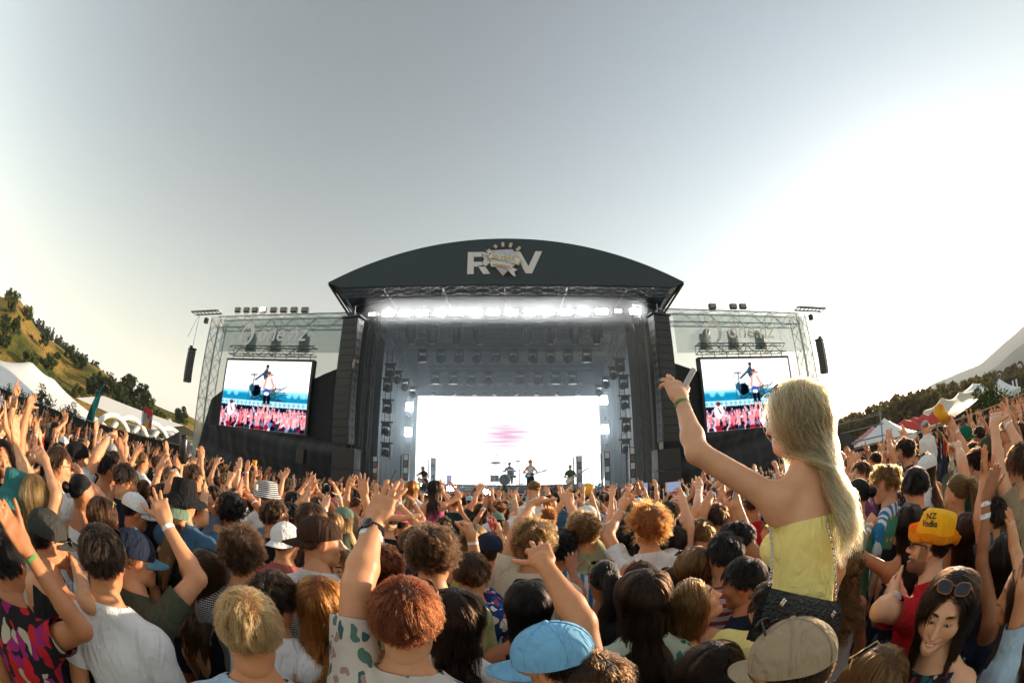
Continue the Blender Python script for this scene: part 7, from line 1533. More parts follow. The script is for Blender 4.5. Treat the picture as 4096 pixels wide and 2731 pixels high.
r_pk = on_shoulders("dark-haired woman in a pink top on shoulders, filming with a phone", 435, 488, 6.2, "person carrying the woman in pink", hair=('long', 'dark', dict(L=.42)), top=('tank', PINK), skin=0, arms=(None, arm((460, 496), (453, 486), (449, 480), 'grip', (-1, .2, 0))))
on_shoulders("woman with a messy bun in a white knit top on shoulders", 534, 490, 5.6, "person carrying the woman in white knit", hair=('bun', 'honey'), top=('long', WHITE), head=(20, -20, 0), skin=0)
on_shoulders("fair-haired person in a white shirt and cap on shoulders, sunset side", 925, 427, 9.0, "person carrying the rider in the white shirt", sex='m', hair=('mop', 'blond'), top=('long', WHITE), hat=('cap', GREY, GREY), turn=-30, head=(0, -20, 0), skin=0)

# ---- things held up, worn or hanging
M_PHONE = plain("phone_black", (.015, .015, .018), .2); M_PHSCR = emit("phone_screen", (.10, .12, .18), .9); M_CUPY = plain("yellow_cup", (.88, .45, .01), .4, var=.05)
def hand_pos(r, i, f=.1): J = r[1]; return world(r, J['wr'][i] + unit(J['hd'][i]) * f)
def holder(label, u, v, d, pose='grip', side=1, **kw):
    """a person standing where a raised hand reaches the given pixel; returns where the held thing sits"""
    T_ = at_dist(u, v, d); x = -1 if side == 0 else 1; hw_ = Vector((T_.x - x * .20, T_.y - .22, 1.60)); e_ = Vector((T_.x + x * .04, T_.y - .10, T_.z - .36)); w_ = Vector((T_.x, T_.y, T_.z - .10)); a = arm(proj(e_), proj(w_), (u, v), pose, (-x, .3, 0)); A_ = (a, None) if side == 0 else (None, a); hx, hy = proj(hw_); r = hero(label, hx, hy, (hw_ - CAM).length, arms=A_, lowok=True, **kw); return hand_pos(r, side, .085)
def phone(p, rz, label, case=M_PHONE, land=False, tilt=0):
    o = empty("phone", p, rz); o.rotation_euler = (tilt, 0, rz); a, b_ = (.075, .037) if land else (.037, .075); MB().box((0, 0, 0), (a, .004, b_)).build("body", case, o); MB().box((0, -.0048, 0), (a * .93, .0006, b_ * .95)).build("screen", M_PHSCR, o); tag(o, label, "phone", "phones held up"); return o
phone(hand_pos(r_pk, 1, .10) + Vector((-.02, -.02, .04)), 0, "phone held up by the woman in the pink top"); phone(hand_pos(r_ph2, 0, .10) + Vector((-.05, -.02, .03)), .3, "phone in a yellow case held sideways", plain("yellow_case", (.75, .40, .03), .4), True)
phone(holder("person holding a phone sideways under the blonde woman's arm", 736, 487, 2.5, hair=('short', 'black'), top=('tee', STRIPE), side=1, skin=1) + Vector((-.03, -.02, .03)), 1.0, "phone held sideways below the blonde woman's arm", M_PHONE, True, .3); phone(holder("person filming with a phone near the ginger afro", 645, 486, 6.3, hair=('short', 'brown'), top=('tee', BLK)) + Vector((0, -.02, .03)), .2, "small phone held up near the afro"); phone(holder("person filming with a phone in the hill-side crowd", 88, 437, 7.0, hair=('long', 'brown'), sex='f', top=('tank', WHITE)) + Vector((0, -.02, .03)), -.4, "phone held sideways in the hill-side crowd", M_PHONE, True)
def cup(p, label, mat, r=.042, h=.12, tilt=(0, 0, 0), cat="cup"):
    o = MB(); o.lathe([(.001, 0), (r * .78, 0), (r, h), (r * .95, h), (r * .74, .006), (.001, .006)], 16, caps=False); ob = o.build("cup", mat, smooth=True); ob.location = p; ob.rotation_euler = tilt; tag(ob, label, cat, "cups held up"); return ob
cup(hand_pos(r_cup, 0, .13) + Vector((-.07, 0, -.02)), "yellow cup tipped over the crowd at the sunset side", M_CUPY, .06, .15, (0, -.9, 0)); cup(holder("person lifting a yellow cup against the stage light", 592, 490, 5.0, hair=('curly', 'honey'), top=('tee', GREY)) + Vector((-.05, 0, .0)), "yellow cup held up in front of the stage light", M_CUPY, .05, .14, (0, .3, 0)); cup(holder("person lifting an orange cup by the scaffold", 838, 452, 7, hair=('short', 'dark')) + Vector((-.03, 0, -.02)), "small orange cup held up by the scaffold", plain("orange_cup", (.8, .22, .02), .5), .05, .14); cup(holder("person lifting an orange cup before the hill-side drape", 256, 463, 8.6, hair=('mop', 'brown')) + Vector((-.03, 0, -.02)), "orange cup before the hill-side drape", plain("orange_cup2", (.8, .3, .02), .5), .05, .14)
tm = empty("tumbler", hand_pos(r_tb, 1, .11) + Vector((.045, 0, -.06))); MB().lathe([(.030, 0), (.037, .02), (.038, .19), (.034, .205), (.03, .21)], 18).build("flask", plain("black_tumbler", (.012, .013, .016), .22), tm, smooth=True); MB().lathe([(.033, .211), (.034, .225), (.028, .232)], 18).build("lid", M_BLK2, tm); tag(tm, "tall black tumbler lifted before the wing tower", "tumbler")
def can(p, label, mat, tilt=(0, 0, 0)):
    o = empty("drink_can", p); o.rotation_euler = tilt; MB().lathe([(.024, 0), (.031, .008), (.031, .145), (.026, .156)], 16, caps=False).build("body", mat, o, smooth=True); MB().lathe([(.0265, .155), (.0255, .150), (.001, .150)], 16, caps=False).build("lid", M_CHROME, o); tag(o, label, "can", "drink cans"); return o
can(at_dist(886, 549, 2.25), "green drink can held beside the dark-haired woman", print_cloth("green_can_print", (.03, .14, .09), [(.5, .12, .03)], 26, .2), (0, .35, 0)); can(holder("person holding a red and white can in the middle crowd", 499, 519, 3.7, hair=('long', 'honey'), sex='f', top=('tank', WHITE)) + Vector((-.03, -.03, -.07)), "red and white drink can held in the middle crowd", print_cloth("red_can_print", (.55, .08, .06), [(.7, .66, .62)], 30, .35), (0, -.35, 0)); can(at_dist(860, 551, 2.4), "pale green can between curls and the bare arm", plain("pale_can", (.3, .45, .36), .35)); can(holder("person holding a pale green can beside the zebra hat", 259, 487, 5.2, hair=('short', 'brown'), top=('tee', WHITE)) + Vector((-.03, -.03, -.07)), "pale green can beside the zebra hat", plain("pale_can2", (.35, .48, .45), .35))
vp = MB(); hp = hand_pos(r_bl, 0, .06); vp.tube([hp + Vector((.015, .0, -.03)), hp + Vector((.075, .02, .045))], .011, 8); vp.tube([hp + Vector((.075, .02, .045)), hp + Vector((.095, .026, .07))], .0112, 8); o = vp.build("vape_pen", plain("vape_grey", (.42, .42, .42), .35)); tag(o, "grey and black vape pen in the blonde woman's raised hand", "vape pen")
# shoulder bag of the blonde woman
c_ = [at_Y(u, v, .93) for u, v in ((768, 587), (838, 602), (836, 652), (748, 640))]
hb = empty("shoulder_bag", sum(c_, Vector()) / 4); rl = [p - hb.location for p in c_]; mb = MB(); nrm = Vector((0, -1, .1))
def bagf(t, bulge): return lambda u, v: (rl[0].lerp(rl[1], u)).lerp(rl[3].lerp(rl[2], u), v) + nrm * (t * (1 if True else 1) * (.35 + .65 * math.sin(math.pi * min(max(u, .02), .98)) ** .5 * math.sin(math.pi * min(max(v, .02), .98)) ** .5))
mb.grid(bagf(.03, 1), 16, 12); mb.grid(bagf(-.03, 1), 16, 12); mb.build("bag_body", plain("embossed_black_leather", (.012, .016, .018), .42, var=.2, scale=30, bump=1.0, bscale=95), hb, smooth=True)
for (u, v) in ((.16, .2), (.84, .24), (.12, .82), (.86, .85)):
    p = bagf(.033, 1)(u, v); st = MB()
    for q in range(4): a = q * 1.571; st.lathe([(.001, .002), (.006, .0), (.005, -.002)], 8, c=p + Vector((math.cos(a) * .0065, -.004, math.sin(a) * .0065)), M=Matrix.Rotation(R(90), 3, 'X'), caps=False)
    st.build("stud", M_CHROME, hb)
def chain(p0, p1, n, sag=.0):
    for k in range(n):
        t = (k + .5) / n; p = p0.lerp(p1, t) + Vector((0, -.012 * math.sin(math.pi * t), 0)); d = (p1 - p0).normalized(); sd2 = d.cross(Vector((0, 1, 0))).normalized() if k % 2 else Vector((0, -1, 0)); L = (p1 - p0).length / n * .72
        mb2 = MB(); pts = [p + d * L * .62 * math.cos(q) + sd2 * .0042 * math.sin(q) for q in np.linspace(0, 6.2832, 9)]; mb2.tube(pts, .0016, 4, cap=False); mb2.build("chain_link", M_CHROME, hb, loc=-hb.location)
chain(at_Y(770, 527, .99), at_Y(769, 586, .93), 20); chain(at_Y(826, 515, .99), at_Y(836, 600, .93), 26); tag(hb, "black embossed shoulder bag with metal chain against the yellow dress", "bag")
# lettering on the yellow hat, laid onto the cloth
from mathutils.bvhtree import BVHTree
bpy.context.view_layer.update(); hat = [c for c in r_yh[0].children if c.name.startswith('bucket_hat')][0]; hw_ = hat.matrix_world.copy(); inv_ = hw_.inverted()
bv = BVHTree.FromPolygons([hw_ @ v.co for v in hat.data.vertices], [list(p.vertices) for p in hat.data.polygons])
for txt, (u, v), sz in (("NZ", (931, 516), .040), ("Vodka", (929.5, 523.5), .036)):
    k = ray(u, v); hit, nr, _, _ = bv.ray_cast(CAM, k)
    if hit is None: continue
    if nr.dot(k) > 0: nr = -nr
    xx = Vector((0, 0, 1)).cross(nr).normalized(); yy = nr.cross(xx); xx = (xx - yy * .12).normalized(); me = text_mesh("lettering", txt, sz, .0012, 0, .0); me.materials.append(M_BLK)
    for vt in me.vertices:
        P_ = hit + xx * vt.co.x + yy * vt.co.y; q, n2_, _, _ = bv.find_nearest(P_)
        if n2_.dot(k) > 0: n2_ = -n2_
        vt.co = inv_ @ (q + n2_ * .003)
    o = bpy.data.objects.new("lettering", me); COL.objects.link(o); o.parent = hat
# =================================================================== the band
def performer(label, x, y, Y, zb, hair, top, bottom, arms, head=(0, 0, 0), yaw=180, lean=0, sit=False, sex='m', **kw):
    p = C2(x, y, Y); base = zb; zh = p.z - base; s = float(np.clip(zh / 1.62, .9, 1.05)) if not sit else .98; Rz = Matrix.Rotation(R(yaw), 3, 'Z')
    if sit: base = p.z - 1.63; zh = 1.63
    pos = Vector((p.x, Y, base)); A = []
    for i in (0, 1):
        a = arms[i]
        if a is None: A.append(None); continue
        S = np.array([(-1, 1)[i] * .178 * s, 0, zh - .285 * s]); E = S + unit(a[0]) * .29 * s; W = E + unit(a[1]) * .26 * s; A.append(dict(el=E, wr=W, hd=unit(a[1]) + np.array(a[2]) if len(a) > 2 else a[1], pn=(0, -.3, -1) if len(a) < 4 else a[3], pose='grip'))
    sp = dict(s=s, sex=sex, zh=zh, head=head, hair=hair, top=top, bottom=bottom, arms=A, seed=len(HEROES) + 90, vox=(.024, .012, .011), strands=600, hw=.003, sit=sit, lean=lean, skin=3); sp.update(kw)
    o, J = make_person(sp, pos, R(yaw)); tag(o, label, "person", "band on stage"); return o, J, sp, pos, Rz
GRN = C_("pale_green_trousers", (.22, .34, .24)); GSH = C_("dark_green_shirt", (.05, .10, .07)); TREADS = plain("guitar_blue", (.02, .12, .30), .25); GWHITE = plain("guitar_white", (.72, .74, .72), .25); GWOOD = plain("guitar_wood", (.45, .20, .06), .3, var=.3)
b1 = performer("long-haired guitarist in black bending forward on stage", 402, 1302, 23.0, 1.32, ('long', 'dark', dict(L=.25)), ('tee', BLK), ('trousers', BLK), [((-.5, .25, -.8), (.6, .6, -.3)), ((.75, .1, -.5), (-.75, .55, -.25))], head=(25, -10, 0), yaw=165, lean=22)
b2 = performer("singer in a white vest with a blue guitar at the front of the stage", 1300, 1252, 22.7, 1.32, ('mop', 'honey'), ('tank', WHITE), ('shorts', BLK), [((-.55, .1, -.75), (.3, .85, -.1)), ((.55, .1, -.75), (-.6, .75, -.1))], head=(25, 4, 0), yaw=188)
b3 = performer("bass player in pale green trousers with a white bass guitar", 1632, 1292, 22.2, 1.32, ('short', 'auburn'), ('tee', GSH), ('trousers', GRN), [((-.5, .1, -.8), (-.1, .9, .25)), ((.45, .1, -.85), (-.65, .7, -.15))], yaw=172)
b4 = performer("drummer in a dark shirt seated behind the drum kit", 1125, 1268, 27.0, 1.92, ('mop', 'dark'), ('tee', C_("brown_grey_shirt", (.10, .085, .075))), ('trousers', BLK), [((-.5, .4, -.6), (-.2, .9, .2)), ((.5, .4, -.6), (.25, .9, .1))], yaw=180, sit=True)
p = Vector(b4[3]); st_ = empty("drum_stool", (p.x, 27.05, 1.92)); MB().lathe([(.17, 0), (.18, .05), (.15, .08)], 14, c=(0, 0, max(.2, p.z + 1.63 - .83 - .2 - 1.92))).build("seat", M_BLK2, st_); MB().tube([(0, 0, 0), (0, 0, max(.2, p.z + 1.63 - .83 - .2 - 1.92))], .03, 6).build("pole", M_CHROME, st_); tag(st_, "small round stool under the drummer", "stool")
def put_guitar(b, body, label, ang, dx=0, dz=.78, fy=.19, neck=.62, pick=None):
    yawm = b[4]; c = b[3] + yawm @ Vector((dx, fy, b[2]['zh'] - dz)); M = Matrix.Translation(c) @ yawm.to_4x4() @ Matrix.Rotation(math.pi, 4, 'Z') @ Matrix.Rotation(-ang, 4, 'Y'); return guitar("guitar", M, body, label, neck, pick)
put_guitar(b1, GWOOD, "sunburst guitar slung on the bending guitarist", -.5, 0, .72, .12); put_guitar(b2, TREADS, "blue guitar held by the singer in the white vest", .28, .05, .68); put_guitar(b3, GWHITE, "white bass guitar held by the bass player", .55, 0, .66, .19, .82)
for (x, y, Y, lab, rot) in ((12, 1345, 21.9, "brown acoustic guitar on a stand beside the hill-side speakers", 1.5), (118, 1300, 23.2, "black guitar propped at the side of the stage, hill side", 1.1)):
    p = C2(x, y, Y); guitar("guitar", Matrix.Translation(Vector((p.x, Y, 1.75))) @ Matrix.Rotation(-rot, 4, 'Y'), GWOOD if rot > 1.3 else M_BLK2, lab)
# man with headphones by the drape
r = hero("bearded man in headphones watching from beside the hill-side drape", 261, 468, 19.5, va=170, hair=('crop', 'black'), top=('tee', BLK), skin=4, beard=.9, lowok=True, base=.35, vox=(.02, .011, .011), strands=300)
hp_ = MB(); J = r[1]; pts = to_head(J, r[2]['s'], [(.09 * math.cos(q), 0, .02 + .115 * math.sin(q)) for q in np.linspace(-.1, math.pi + .1, 14)]); hp_.tube(pts, .014, 6)
for sx in (-1, 1): hp_.lathe([(.045, -.02), (.05, 0), (.045, .02)], 12, c=Vector(to_head(J, r[2]['s'], [(sx * .095, 0, 0)])[0]), M=Matrix.Rotation(R(90), 3, 'Y'))
o = hp_.build("headphones", M_BLK2, r[0])

# =================================================================== everyone else nearby: copies of some forty posed people
def pose_arms(kind, s, zh, r):
    zs = zh - .27 * s; out = []
    j = lambda a: r.normal() * a
    for x in (-1, 1):
        S = np.array([x * .17 * s, 0, zs])
        if kind == 'down' or (kind == 'one' and x < 0) or (kind in ('point', 'horns', 'wave') and x < 0): out.append(None); continue
        if kind == 'clap': E = S + unit((x * .35, .45 + j(.1), .75)) * .29 * s; W = np.array([x * .035, E[1] + .06 + j(.03), E[2] + .245 * s]); d = (-x * .12, .05, 1); pn = (-x, .15, 0); p = 'flat'
        elif kind in ('up', 'one'): E = S + unit((x * (.45 + j(.12)), .25 + j(.15), .85)) * .29 * s; W = E + unit((x * (.05 + j(.15)), .2 + j(.12), 1)) * .26 * s; d = W - E + np.array([j(.05), .02, 0]); pn = (0, 1, .1); p = ['open', 'wide', 'flat', 'relaxed'][r.integers(0, 4)]
        elif kind in ('point', 'horns', 'wave'): E = S + unit((x * .4, .55, .65 + j(.1))) * .29 * s; W = E + unit((-x * .1 + j(.1), .45, .9)) * .26 * s; d = W - E; pn = (-.2 * x, .6, -.5); p = {'point': 'point', 'horns': 'horns', 'wave': 'droop'}[kind]
        elif kind == 'chest': E = S + unit((x * .35, .15, -.9)) * .29 * s; W = np.array([x * .04, .26 * s, zs - .03 + j(.03)]); d = (-x * .1, .3, 1); pn = (-x, .1, 0); p = 'flat'
        else: E = S + unit((x * .55, .35, .35)) * .29 * s; W = E + unit((-x * .45, .35, .8)) * .26 * s; d = W - E; pn = (-x, .3, 0); p = 'relaxed'
        out.append(dict(el=E, wr=W, hd=np.array(d, float), pn=pn, pose=p))
    return out
POSES = ['down', 'clap', 'up', 'one', 'point', 'chest', 'half', 'horns', 'wave', 'down', 'clap', 'one', 'up', 'down']
POSE_T = dict(down='arms down', clap='clapping overhead', up='hands up', one='hand up', point='pointing up', chest='hands together', half='elbows raised', horns='fingers up', wave='hand drooping')
r_ = np.random.default_rng(21); PROTO = []
mh = ['short', 'mop', 'curly', 'crop', 'short', 'messy', 'cap', 'backcap', 'bucket', 'mop', 'short']; fh = ['long', 'wavy', 'pony', 'bun', 'long', 'long', 'wavy', 'fcap', 'long']
for i in range(36):
    f = i % 9 in (1, 3, 5, 8); s = .98; zh = 1.62; style = (fh[(i * 5) % len(fh)] if f else mh[(i * 3) % len(mh)]); pose = POSES[(i * 5 + i // 7) % len(POSES)]
    hat = None; hs = style
    if style in ('cap', 'backcap', 'fcap'): hat = ('cap' if style != 'backcap' else 'backcap', WHITE, WHITE); hs = 'long' if f else 'crop'
    if style == 'bucket': hat = ('bucket', WHITE, WHITE); hs = 'crop'
    gl = ('hair', M_FRAME) if (i % 6 == 2 and not hat) else (('eyes', M_FRAME) if i % 7 == 3 else None)
    sp = dict(s=s, sex='f' if f else 'm', zh=zh, head=((r_.normal() * 16), r_.normal() * 7, r_.normal() * 5), hair=(hs, 'brown', dict(L=.06) if hs == 'curly' else {}), hat=hat, glasses=gl, arms=pose_arms(pose, s, zh, r_), top=(['tank', 'tee', 'tank', 'tube'][i % 4] if f else ['tee', 'tee', 'tee', 'tank'][i % 4], WHITE), seed=200 + i, vox=(.028, .0128, .0097), strands=650, hw=.0024, bands=[(k, ('band', 'white', 'two')[(i + k) % 3]) for k in (0, 1) if pose not in ('down',) and (i + k) % 2 == 0], skin=0, w=.95 + .12 * r_.random())
    o, J = make_person(sp, (0, 0, 0), 0); PROTO.append((o, sp, style, pose))
TOPC = [("white", WHITE), ("black", BLK), ("grey", GREY), ("navy", NAVY), ("cream", CREAM), ("pale blue", LBLUE), ("olive", OLIVE), ("red", RED), ("tan", TAN), ("denim blue", BLUEDEN), ("dark green", DGREEN), ("plum", PURPLE), ("floral", FLORAL), ("checked", PLAID), ("dark floral", DARKFLOR), ("striped", BSTRIPE), ("pink", PINK), ("palm print", GREENPAT), ("mustard", YGREEN)]
TOPW = np.array([5, 6, 2, 3, 1.5, 2, 1.5, .8, 1.5, 1.5, 1.2, .8, .8, .8, .8, .8, .5, .5, .4]); TOPW /= TOPW.sum()
HATC = [("white", WHITE), ("black", BLK), ("navy", NAVY), ("stone", KHK), ("washed green", GGREEN), ("brown", BROWNC), ("grey", GREY), ("pale blue", LBLUE)]
HC = ['dark', 'brown', 'black', 'honey', 'blond', 'ginger', 'auburn', 'platinum']; HW = np.array([4.5, 4.5, 2.5, 3, 1.3, .6, .9, .5]); HW /= HW.sum()
HCN = dict(dark='dark brown', brown='brown', black='black', honey='light brown', blond='blond', ginger='ginger', auburn='auburn', platinum='platinum')
STN = dict(short='short', mop='floppy', curly='curly', crop='cropped', messy='messy', long='long', wavy='wavy', pony='ponytailed', bun='bunned', cap='capped', backcap='capped', fcap='capped', bucket='hatted')
def zone(x, y):
    a = math.degrees(math.atan2(x, y)); d = math.hypot(x, y)
    z = "by hill-side fence" if a < -52 else ("below hill-side screen" if a < -28 else ("before hill-side speakers" if a < -16 else ("before the band" if a < 13 else ("before sunset-side speakers" if a < 27 else ("below sunset-side screen" if a < 44 else "by sunset-side fence")))))
    return z, ("near rows" if d < 4.2 else ("middle rows" if d < 6.5 else "far rows"))
def recolour(o, top, bottom, hair, hat, skn):
    o.material_slots[0].link = 'OBJECT'; o.material_slots[0].material = skn
    for c in o.children:
        n = c.name.split('.')[0]
        if n in ('shirt', 'top', 'dress'): c.material_slots[0].material = top
        elif n in ('shorts', 'trousers'): c.material_slots[0].material = bottom
        elif n == 'hair':
            c.material_slots[0].material = hairm("hair_" + hair, HAIRC[hair], False)
            for g in c.children: g.material_slots[0].material = hairm("hair_" + hair, HAIRC[hair], True)
        elif n in ('cap', 'bucket_hat'):
            c.material_slots[0].material = hat
            for g in c.children: g.material_slots[0].material = hat
def copy_person(o):
    c = o.copy(); COL.objects.link(c)
    for ch in o.children:
        k = ch.copy(); COL.objects.link(k); k.parent = c
        for gch in ch.children: g = gch.copy(); COL.objects.link(g); g.parent = k
    return c
pts = [(hx, hy) for hx, hy, _ in HEROES if math.hypot(hx, hy) < 12]; spots = []; NEED = 300 - len(HEROES) - 5
r_ = np.random.default_rng(33); tries = 0
while len(spots) < NEED and tries < 60000:
    tries += 1; d = 2.35 + (9.6 - 2.35) * math.sqrt(r_.random()) if tries < 30000 else 2.35 + 7.6 * r_.random(); a = R(-81) + R(162) * r_.random(); x, y = d * math.sin(a), d * math.cos(a); md = .40 + .012 * d
    if any((x - px) ** 2 + (y - py) ** 2 < md * md for px, py in pts): continue
    pts.append((x, y)); spots.append((x, y, d))
spots.sort(key=lambda q: q[2]); used = {}; labels = {}
NOUP = [(640, 760, 380, 470)]
for i, (x, y, d) in enumerate(spots):
    k = (i * 7 + i // 36 * 5) % 36
    if d < 3.0:                                                               # those right behind the nearest row keep their arms down
        dn = [q for q in range(36) if PROTO[q][3] in ('down', 'chest')]; k = dn[i % len(dn)]
    o, sp, style, pose = PROTO[k]; c = copy_person(o) if k in used else o; used[k] = 1
    ti = r_.choice(len(TOPC), p=TOPW); hc = HC[r_.choice(len(HC), p=HW)]; hi = r_.integers(0, len(HATC)); sk = SK[r_.choice(6, p=[.3, .25, .14, .2, .08, .03])]
    recolour(c, TOPC[ti][1], [M_DENIM, BLK, M_KHAKI, NAVY][r_.integers(0, 4)], hc, HATC[hi][1], sk)
    sc = float(np.clip(r_.normal(1.0, .04), .90, 1.07)) * (.965 if sp['sex'] == 'f' else 1.02); c.scale = (sc, sc, sc)
    c.location = (x, y, 0); yaw = -math.atan2(-x, 24 - y) * .85 + r_.normal() * .28 + (r_.random() < .06) * r_.choice([-1, 1]) * 1.9; c.rotation_euler = (0, 0, yaw)
    zn, rw = zone(x, y); hd = ("%s cap" % HATC[hi][0] if style in ('cap', 'backcap', 'fcap') else ("%s bucket hat" % HATC[hi][0] if style == 'bucket' else "%s %s hair" % (STN[style], HCN[hc])))
    tag(c, "person with %s, %s %s, %s, %s, %s" % (hd, TOPC[ti][0], 'dress' if sp['top'][0] == 'tube' else ('vest' if sp['top'][0] == 'tank' else 't-shirt'), POSE_T[pose], rw, zn), "person", "people in the crowd")
for k in range(36):
    if k not in used:
        for ch in list(PROTO[k][0].children):
            for g in list(ch.children): bpy.data.objects.remove(g)
            bpy.data.objects.remove(ch)
        bpy.data.objects.remove(PROTO[k][0])

# =================================================================== the far crowd, one mass
def low_person(seed):
    r = np.random.default_rng(seed); V = []; F = []; Cc = []
    def add(mb, cid): b = len(V); V.extend(mb.V); F.extend([tuple(q + b for q in f) for f in mb.F]); Cc.extend([cid] * len(mb.V))
    f = seed % 2; z = 1.6
    hd = MB(); hd.lathe([(.001, -.12), (.045, -.11), (.07, -.04), (.078, .03), (.06, .09), (.001, .12)], 8, c=(0, .01, z), caps=False); hd.tube([(0, 0, z - .2), (0, 0, z - .08)], .052, 6); add(hd, 0)
    hr = MB()
    if f: hr.lathe([(.05, -.34), (.085, -.24), (.088, -.05), (.09, .04), (.07, .10), (.001, .135)], 8, c=(0, -.035, z), caps=False)
    else: hr.lathe([(.07, -.07), (.09, .0), (.088, .06), (.065, .11), (.001, .135)], 8, c=(0, -.02, z), caps=False)
    add(hr, 4 if seed % 5 == 3 else 1)
    if seed % 5 == 3: br = MB(); br.lathe([(.08, .02), (.13, -.01)], 8, c=(0, .01, z), caps=False); add(br, 4)
    w = .15 if f else .175; tr = MB()
    for zz, a, b_ in ((.8, w * .95, .11), (1.0, w * .85, .1), (1.2, w, .11), (1.33, w * 1.08, .1), (1.41, w * .75, .08), (1.45, .06, .06)):
        for k in range(8): q = k * math.pi / 4; tr.V.append((a * math.cos(q), b_ * math.sin(q), zz))
    tr.F = [(i * 8 + k, i * 8 + (k + 1) % 8, (i + 1) * 8 + (k + 1) % 8, (i + 1) * 8 + k) for i in range(5) for k in range(8)]; add(tr, 2)
    lg = MB()
    for x in (-1, 1): lg.tube([(x * .09, 0, .85), (x * .1, .02, .45), (x * .1, 0, .02)], [.085, .06, .045], 5)
    add(lg, 3); pose = ('down', 'one', 'down', 'clap', 'down', 'half', 'down', 'up', 'down', 'point', 'down')[seed % 11]
    for i, a in enumerate(pose_arms(pose, .97, 1.6, r)):
        x = (-1, 1)[i]; S = Vector((x * w, 0, 1.34)); am = MB(); sl_ = MB()
        if a is None: E, W, D = S + Vector((x * .06, -.02, -.27)), S + Vector((x * .05, .06, -.5)), Vector((0, .1, -1))
        else: E, W, D = Vector(a['el']), Vector(a['wr']), Vector(a['hd']).normalized()
        sl_.tube([S, S.lerp(E, .55)], [.06, .055], 5, cap=False); add(sl_, 2 if seed % 4 else 0)
        am.tube([S.lerp(E, .4), E, W], [.046, .041, .027], 5, cap=False); am.tube([W, W + D * .05, W + D * .1], [.026, .042, .036], 5)
        if a is not None:
            sd3 = D.cross(Vector((0, 1, 0))); sd3 = sd3.normalized() if sd3.length > .01 else Vector((1, 0, 0))
            for q in range(4): am.tube([W + D * .09 + sd3 * (.012 + .018 * (q - 2)), W + D * (.17 + .02 * (q in (1, 2))) + sd3 * (.028 * (q - 1.5))], [.011, .008], 3, cap=False)
            am.tube([W + D * .03, W + D * .08 + sd3 * .06 * x], [.014, .009], 3, cap=False)
        add(am, 0)
    return np.array([tuple(v) for v in V]), F, np.array(Cc)
LOWP = [low_person(i) for i in range(22)]
FV, FF, FC = [], [], []; off = 0; r_ = np.random.default_rng(77); grid = {}; cnt = 0
skc = np.array(SKINS); tpc = np.array([(.72, .72, .73), (.012, .012, .014), (.3, .32, .36), (.015, .022, .045), (.66, .58, .46), (.36, .5, .62), (.065, .075, .05), (.45, .02, .02), (.3, .22, .14), (.05, .115, .2), (.02, .06, .05), (.55, .06, .22), (.75, .5, .1), (.70, .70, .70), (.02, .02, .025)]); hrc = np.array([(.013, .007, .004), (.03, .015, .008), (.006, .005, .005), (.10, .05, .02), (.24, .14, .05), (.18, .05, .012), (.02, .01, .006), (.018, .009, .005)])
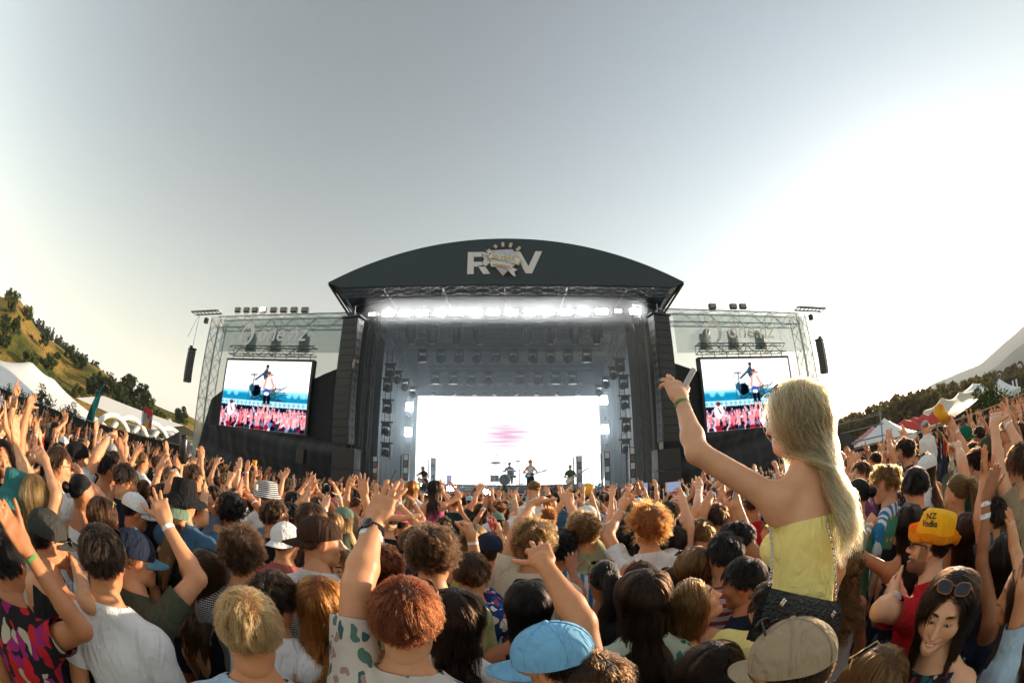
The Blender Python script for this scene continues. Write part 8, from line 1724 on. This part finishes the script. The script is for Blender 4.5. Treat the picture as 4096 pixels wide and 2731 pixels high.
while cnt < 1500:
    d = 9.3 + (29.5 - 9.3) * math.sqrt(r_.random()); a = R(-82) + R(164) * r_.random(); x, y = d * math.sin(a), d * math.cos(a); cnt += 1
    if y > 20.3 or (abs(x) < 11 and y > 20.0): continue
    if d > 24.3 and a > R(38): continue
    if d > 29 and a < 0: continue
    g = (int(x / .55), int(y / .55))
    if g in grid: continue
    grid[g] = 1
    V, F, Cc = LOWP[r_.integers(0, len(LOWP))]; sc = r_.normal(1.0, .05) * (.94 if abs(x) < 12 and y > 12 else 1.0); ya = -math.atan2(-x, 24 - y) + r_.normal() * .3; c, s_ = math.cos(ya), math.sin(ya); W = np.stack([V[:, 0] * c - V[:, 1] * s_, V[:, 0] * s_ + V[:, 1] * c, V[:, 2]], 1) * sc + np.array([x, y, 0])
    pal = np.stack([skc[r_.choice(6, p=[.3, .25, .14, .2, .08, .03])], hrc[r_.integers(0, len(hrc))], tpc[r_.integers(0, len(tpc))], np.array([.04, .05, .08]) * (.4 + r_.random()), tpc[r_.choice([0, 1, 3, 8, 13, 11])]])
    FV.append(W); FF.extend([tuple(q + off for q in f) for f in F]); FC.append(pal[Cc]); off += len(V)
me = bpy.data.meshes.new("crowd"); me.from_pydata(np.concatenate(FV).tolist(), [], FF); me.update(); me.polygons.foreach_set("use_smooth", np.ones(len(me.polygons), dtype=bool))
at = me.attributes.new("tone", 'FLOAT_COLOR', 'POINT'); cc = np.concatenate(FC); at.data.foreach_set("color", np.concatenate([cc, np.ones((len(cc), 1))], 1).astype(np.float32).ravel())
m, nt, out = new_mat("far_crowd"); b = nd(nt, "ShaderNodeBsdfPrincipled"); b.inputs["Roughness"].default_value = .7; b.inputs["Specular IOR Level"].default_value = .25; a_ = nd(nt, "ShaderNodeAttribute", attribute_name="tone"); nt.links.new(a_.outputs["Color"], b.inputs["Base Color"]); nt.links.new(b.outputs[0], out.inputs[0])
o = link("crowd", me, m); tag(o, "packed festival crowd with raised hands stretching to the stage", "crowd", kind="stuff")

# =================================================================== air: stage smoke and evening haze
def air(name, c, h, dens, col, label, cat, aniso=.3):
    m, nt, out = new_mat(name + "_air"); v = nd(nt, "ShaderNodeVolumePrincipled"); v.inputs["Color"].default_value = c4(col); v.inputs["Density"].default_value = dens; v.inputs["Anisotropy"].default_value = aniso; nt.links.new(v.outputs[0], out.inputs["Volume"])
    o = MB().box(c, h).build(name, m); tag(o, label, cat, kind="stuff"); return o
air("stage_smoke", (XC, 26.65, 6.6), (8.6, 4.75, 5.1), .048, (.82, .94, 1.0), "thin pale smoke drifting under the stage roof", "smoke", .2)
air("lamp_bloom_smoke", (XC, 22.85, 11.75), (8.4, .85, .75), .18, (.95, .97, 1.0), "even smoke box added to give the row of blinder lamps bloom", "smoke", .1)  # even smoke added round the blinders so they glow like lens bloom
hz = air("haze", (0, 0, 419.0), (6900, 6900, 420.5), .00018, (.80, .91, .98), "pale evening haze over the whole valley", "haze", .0)
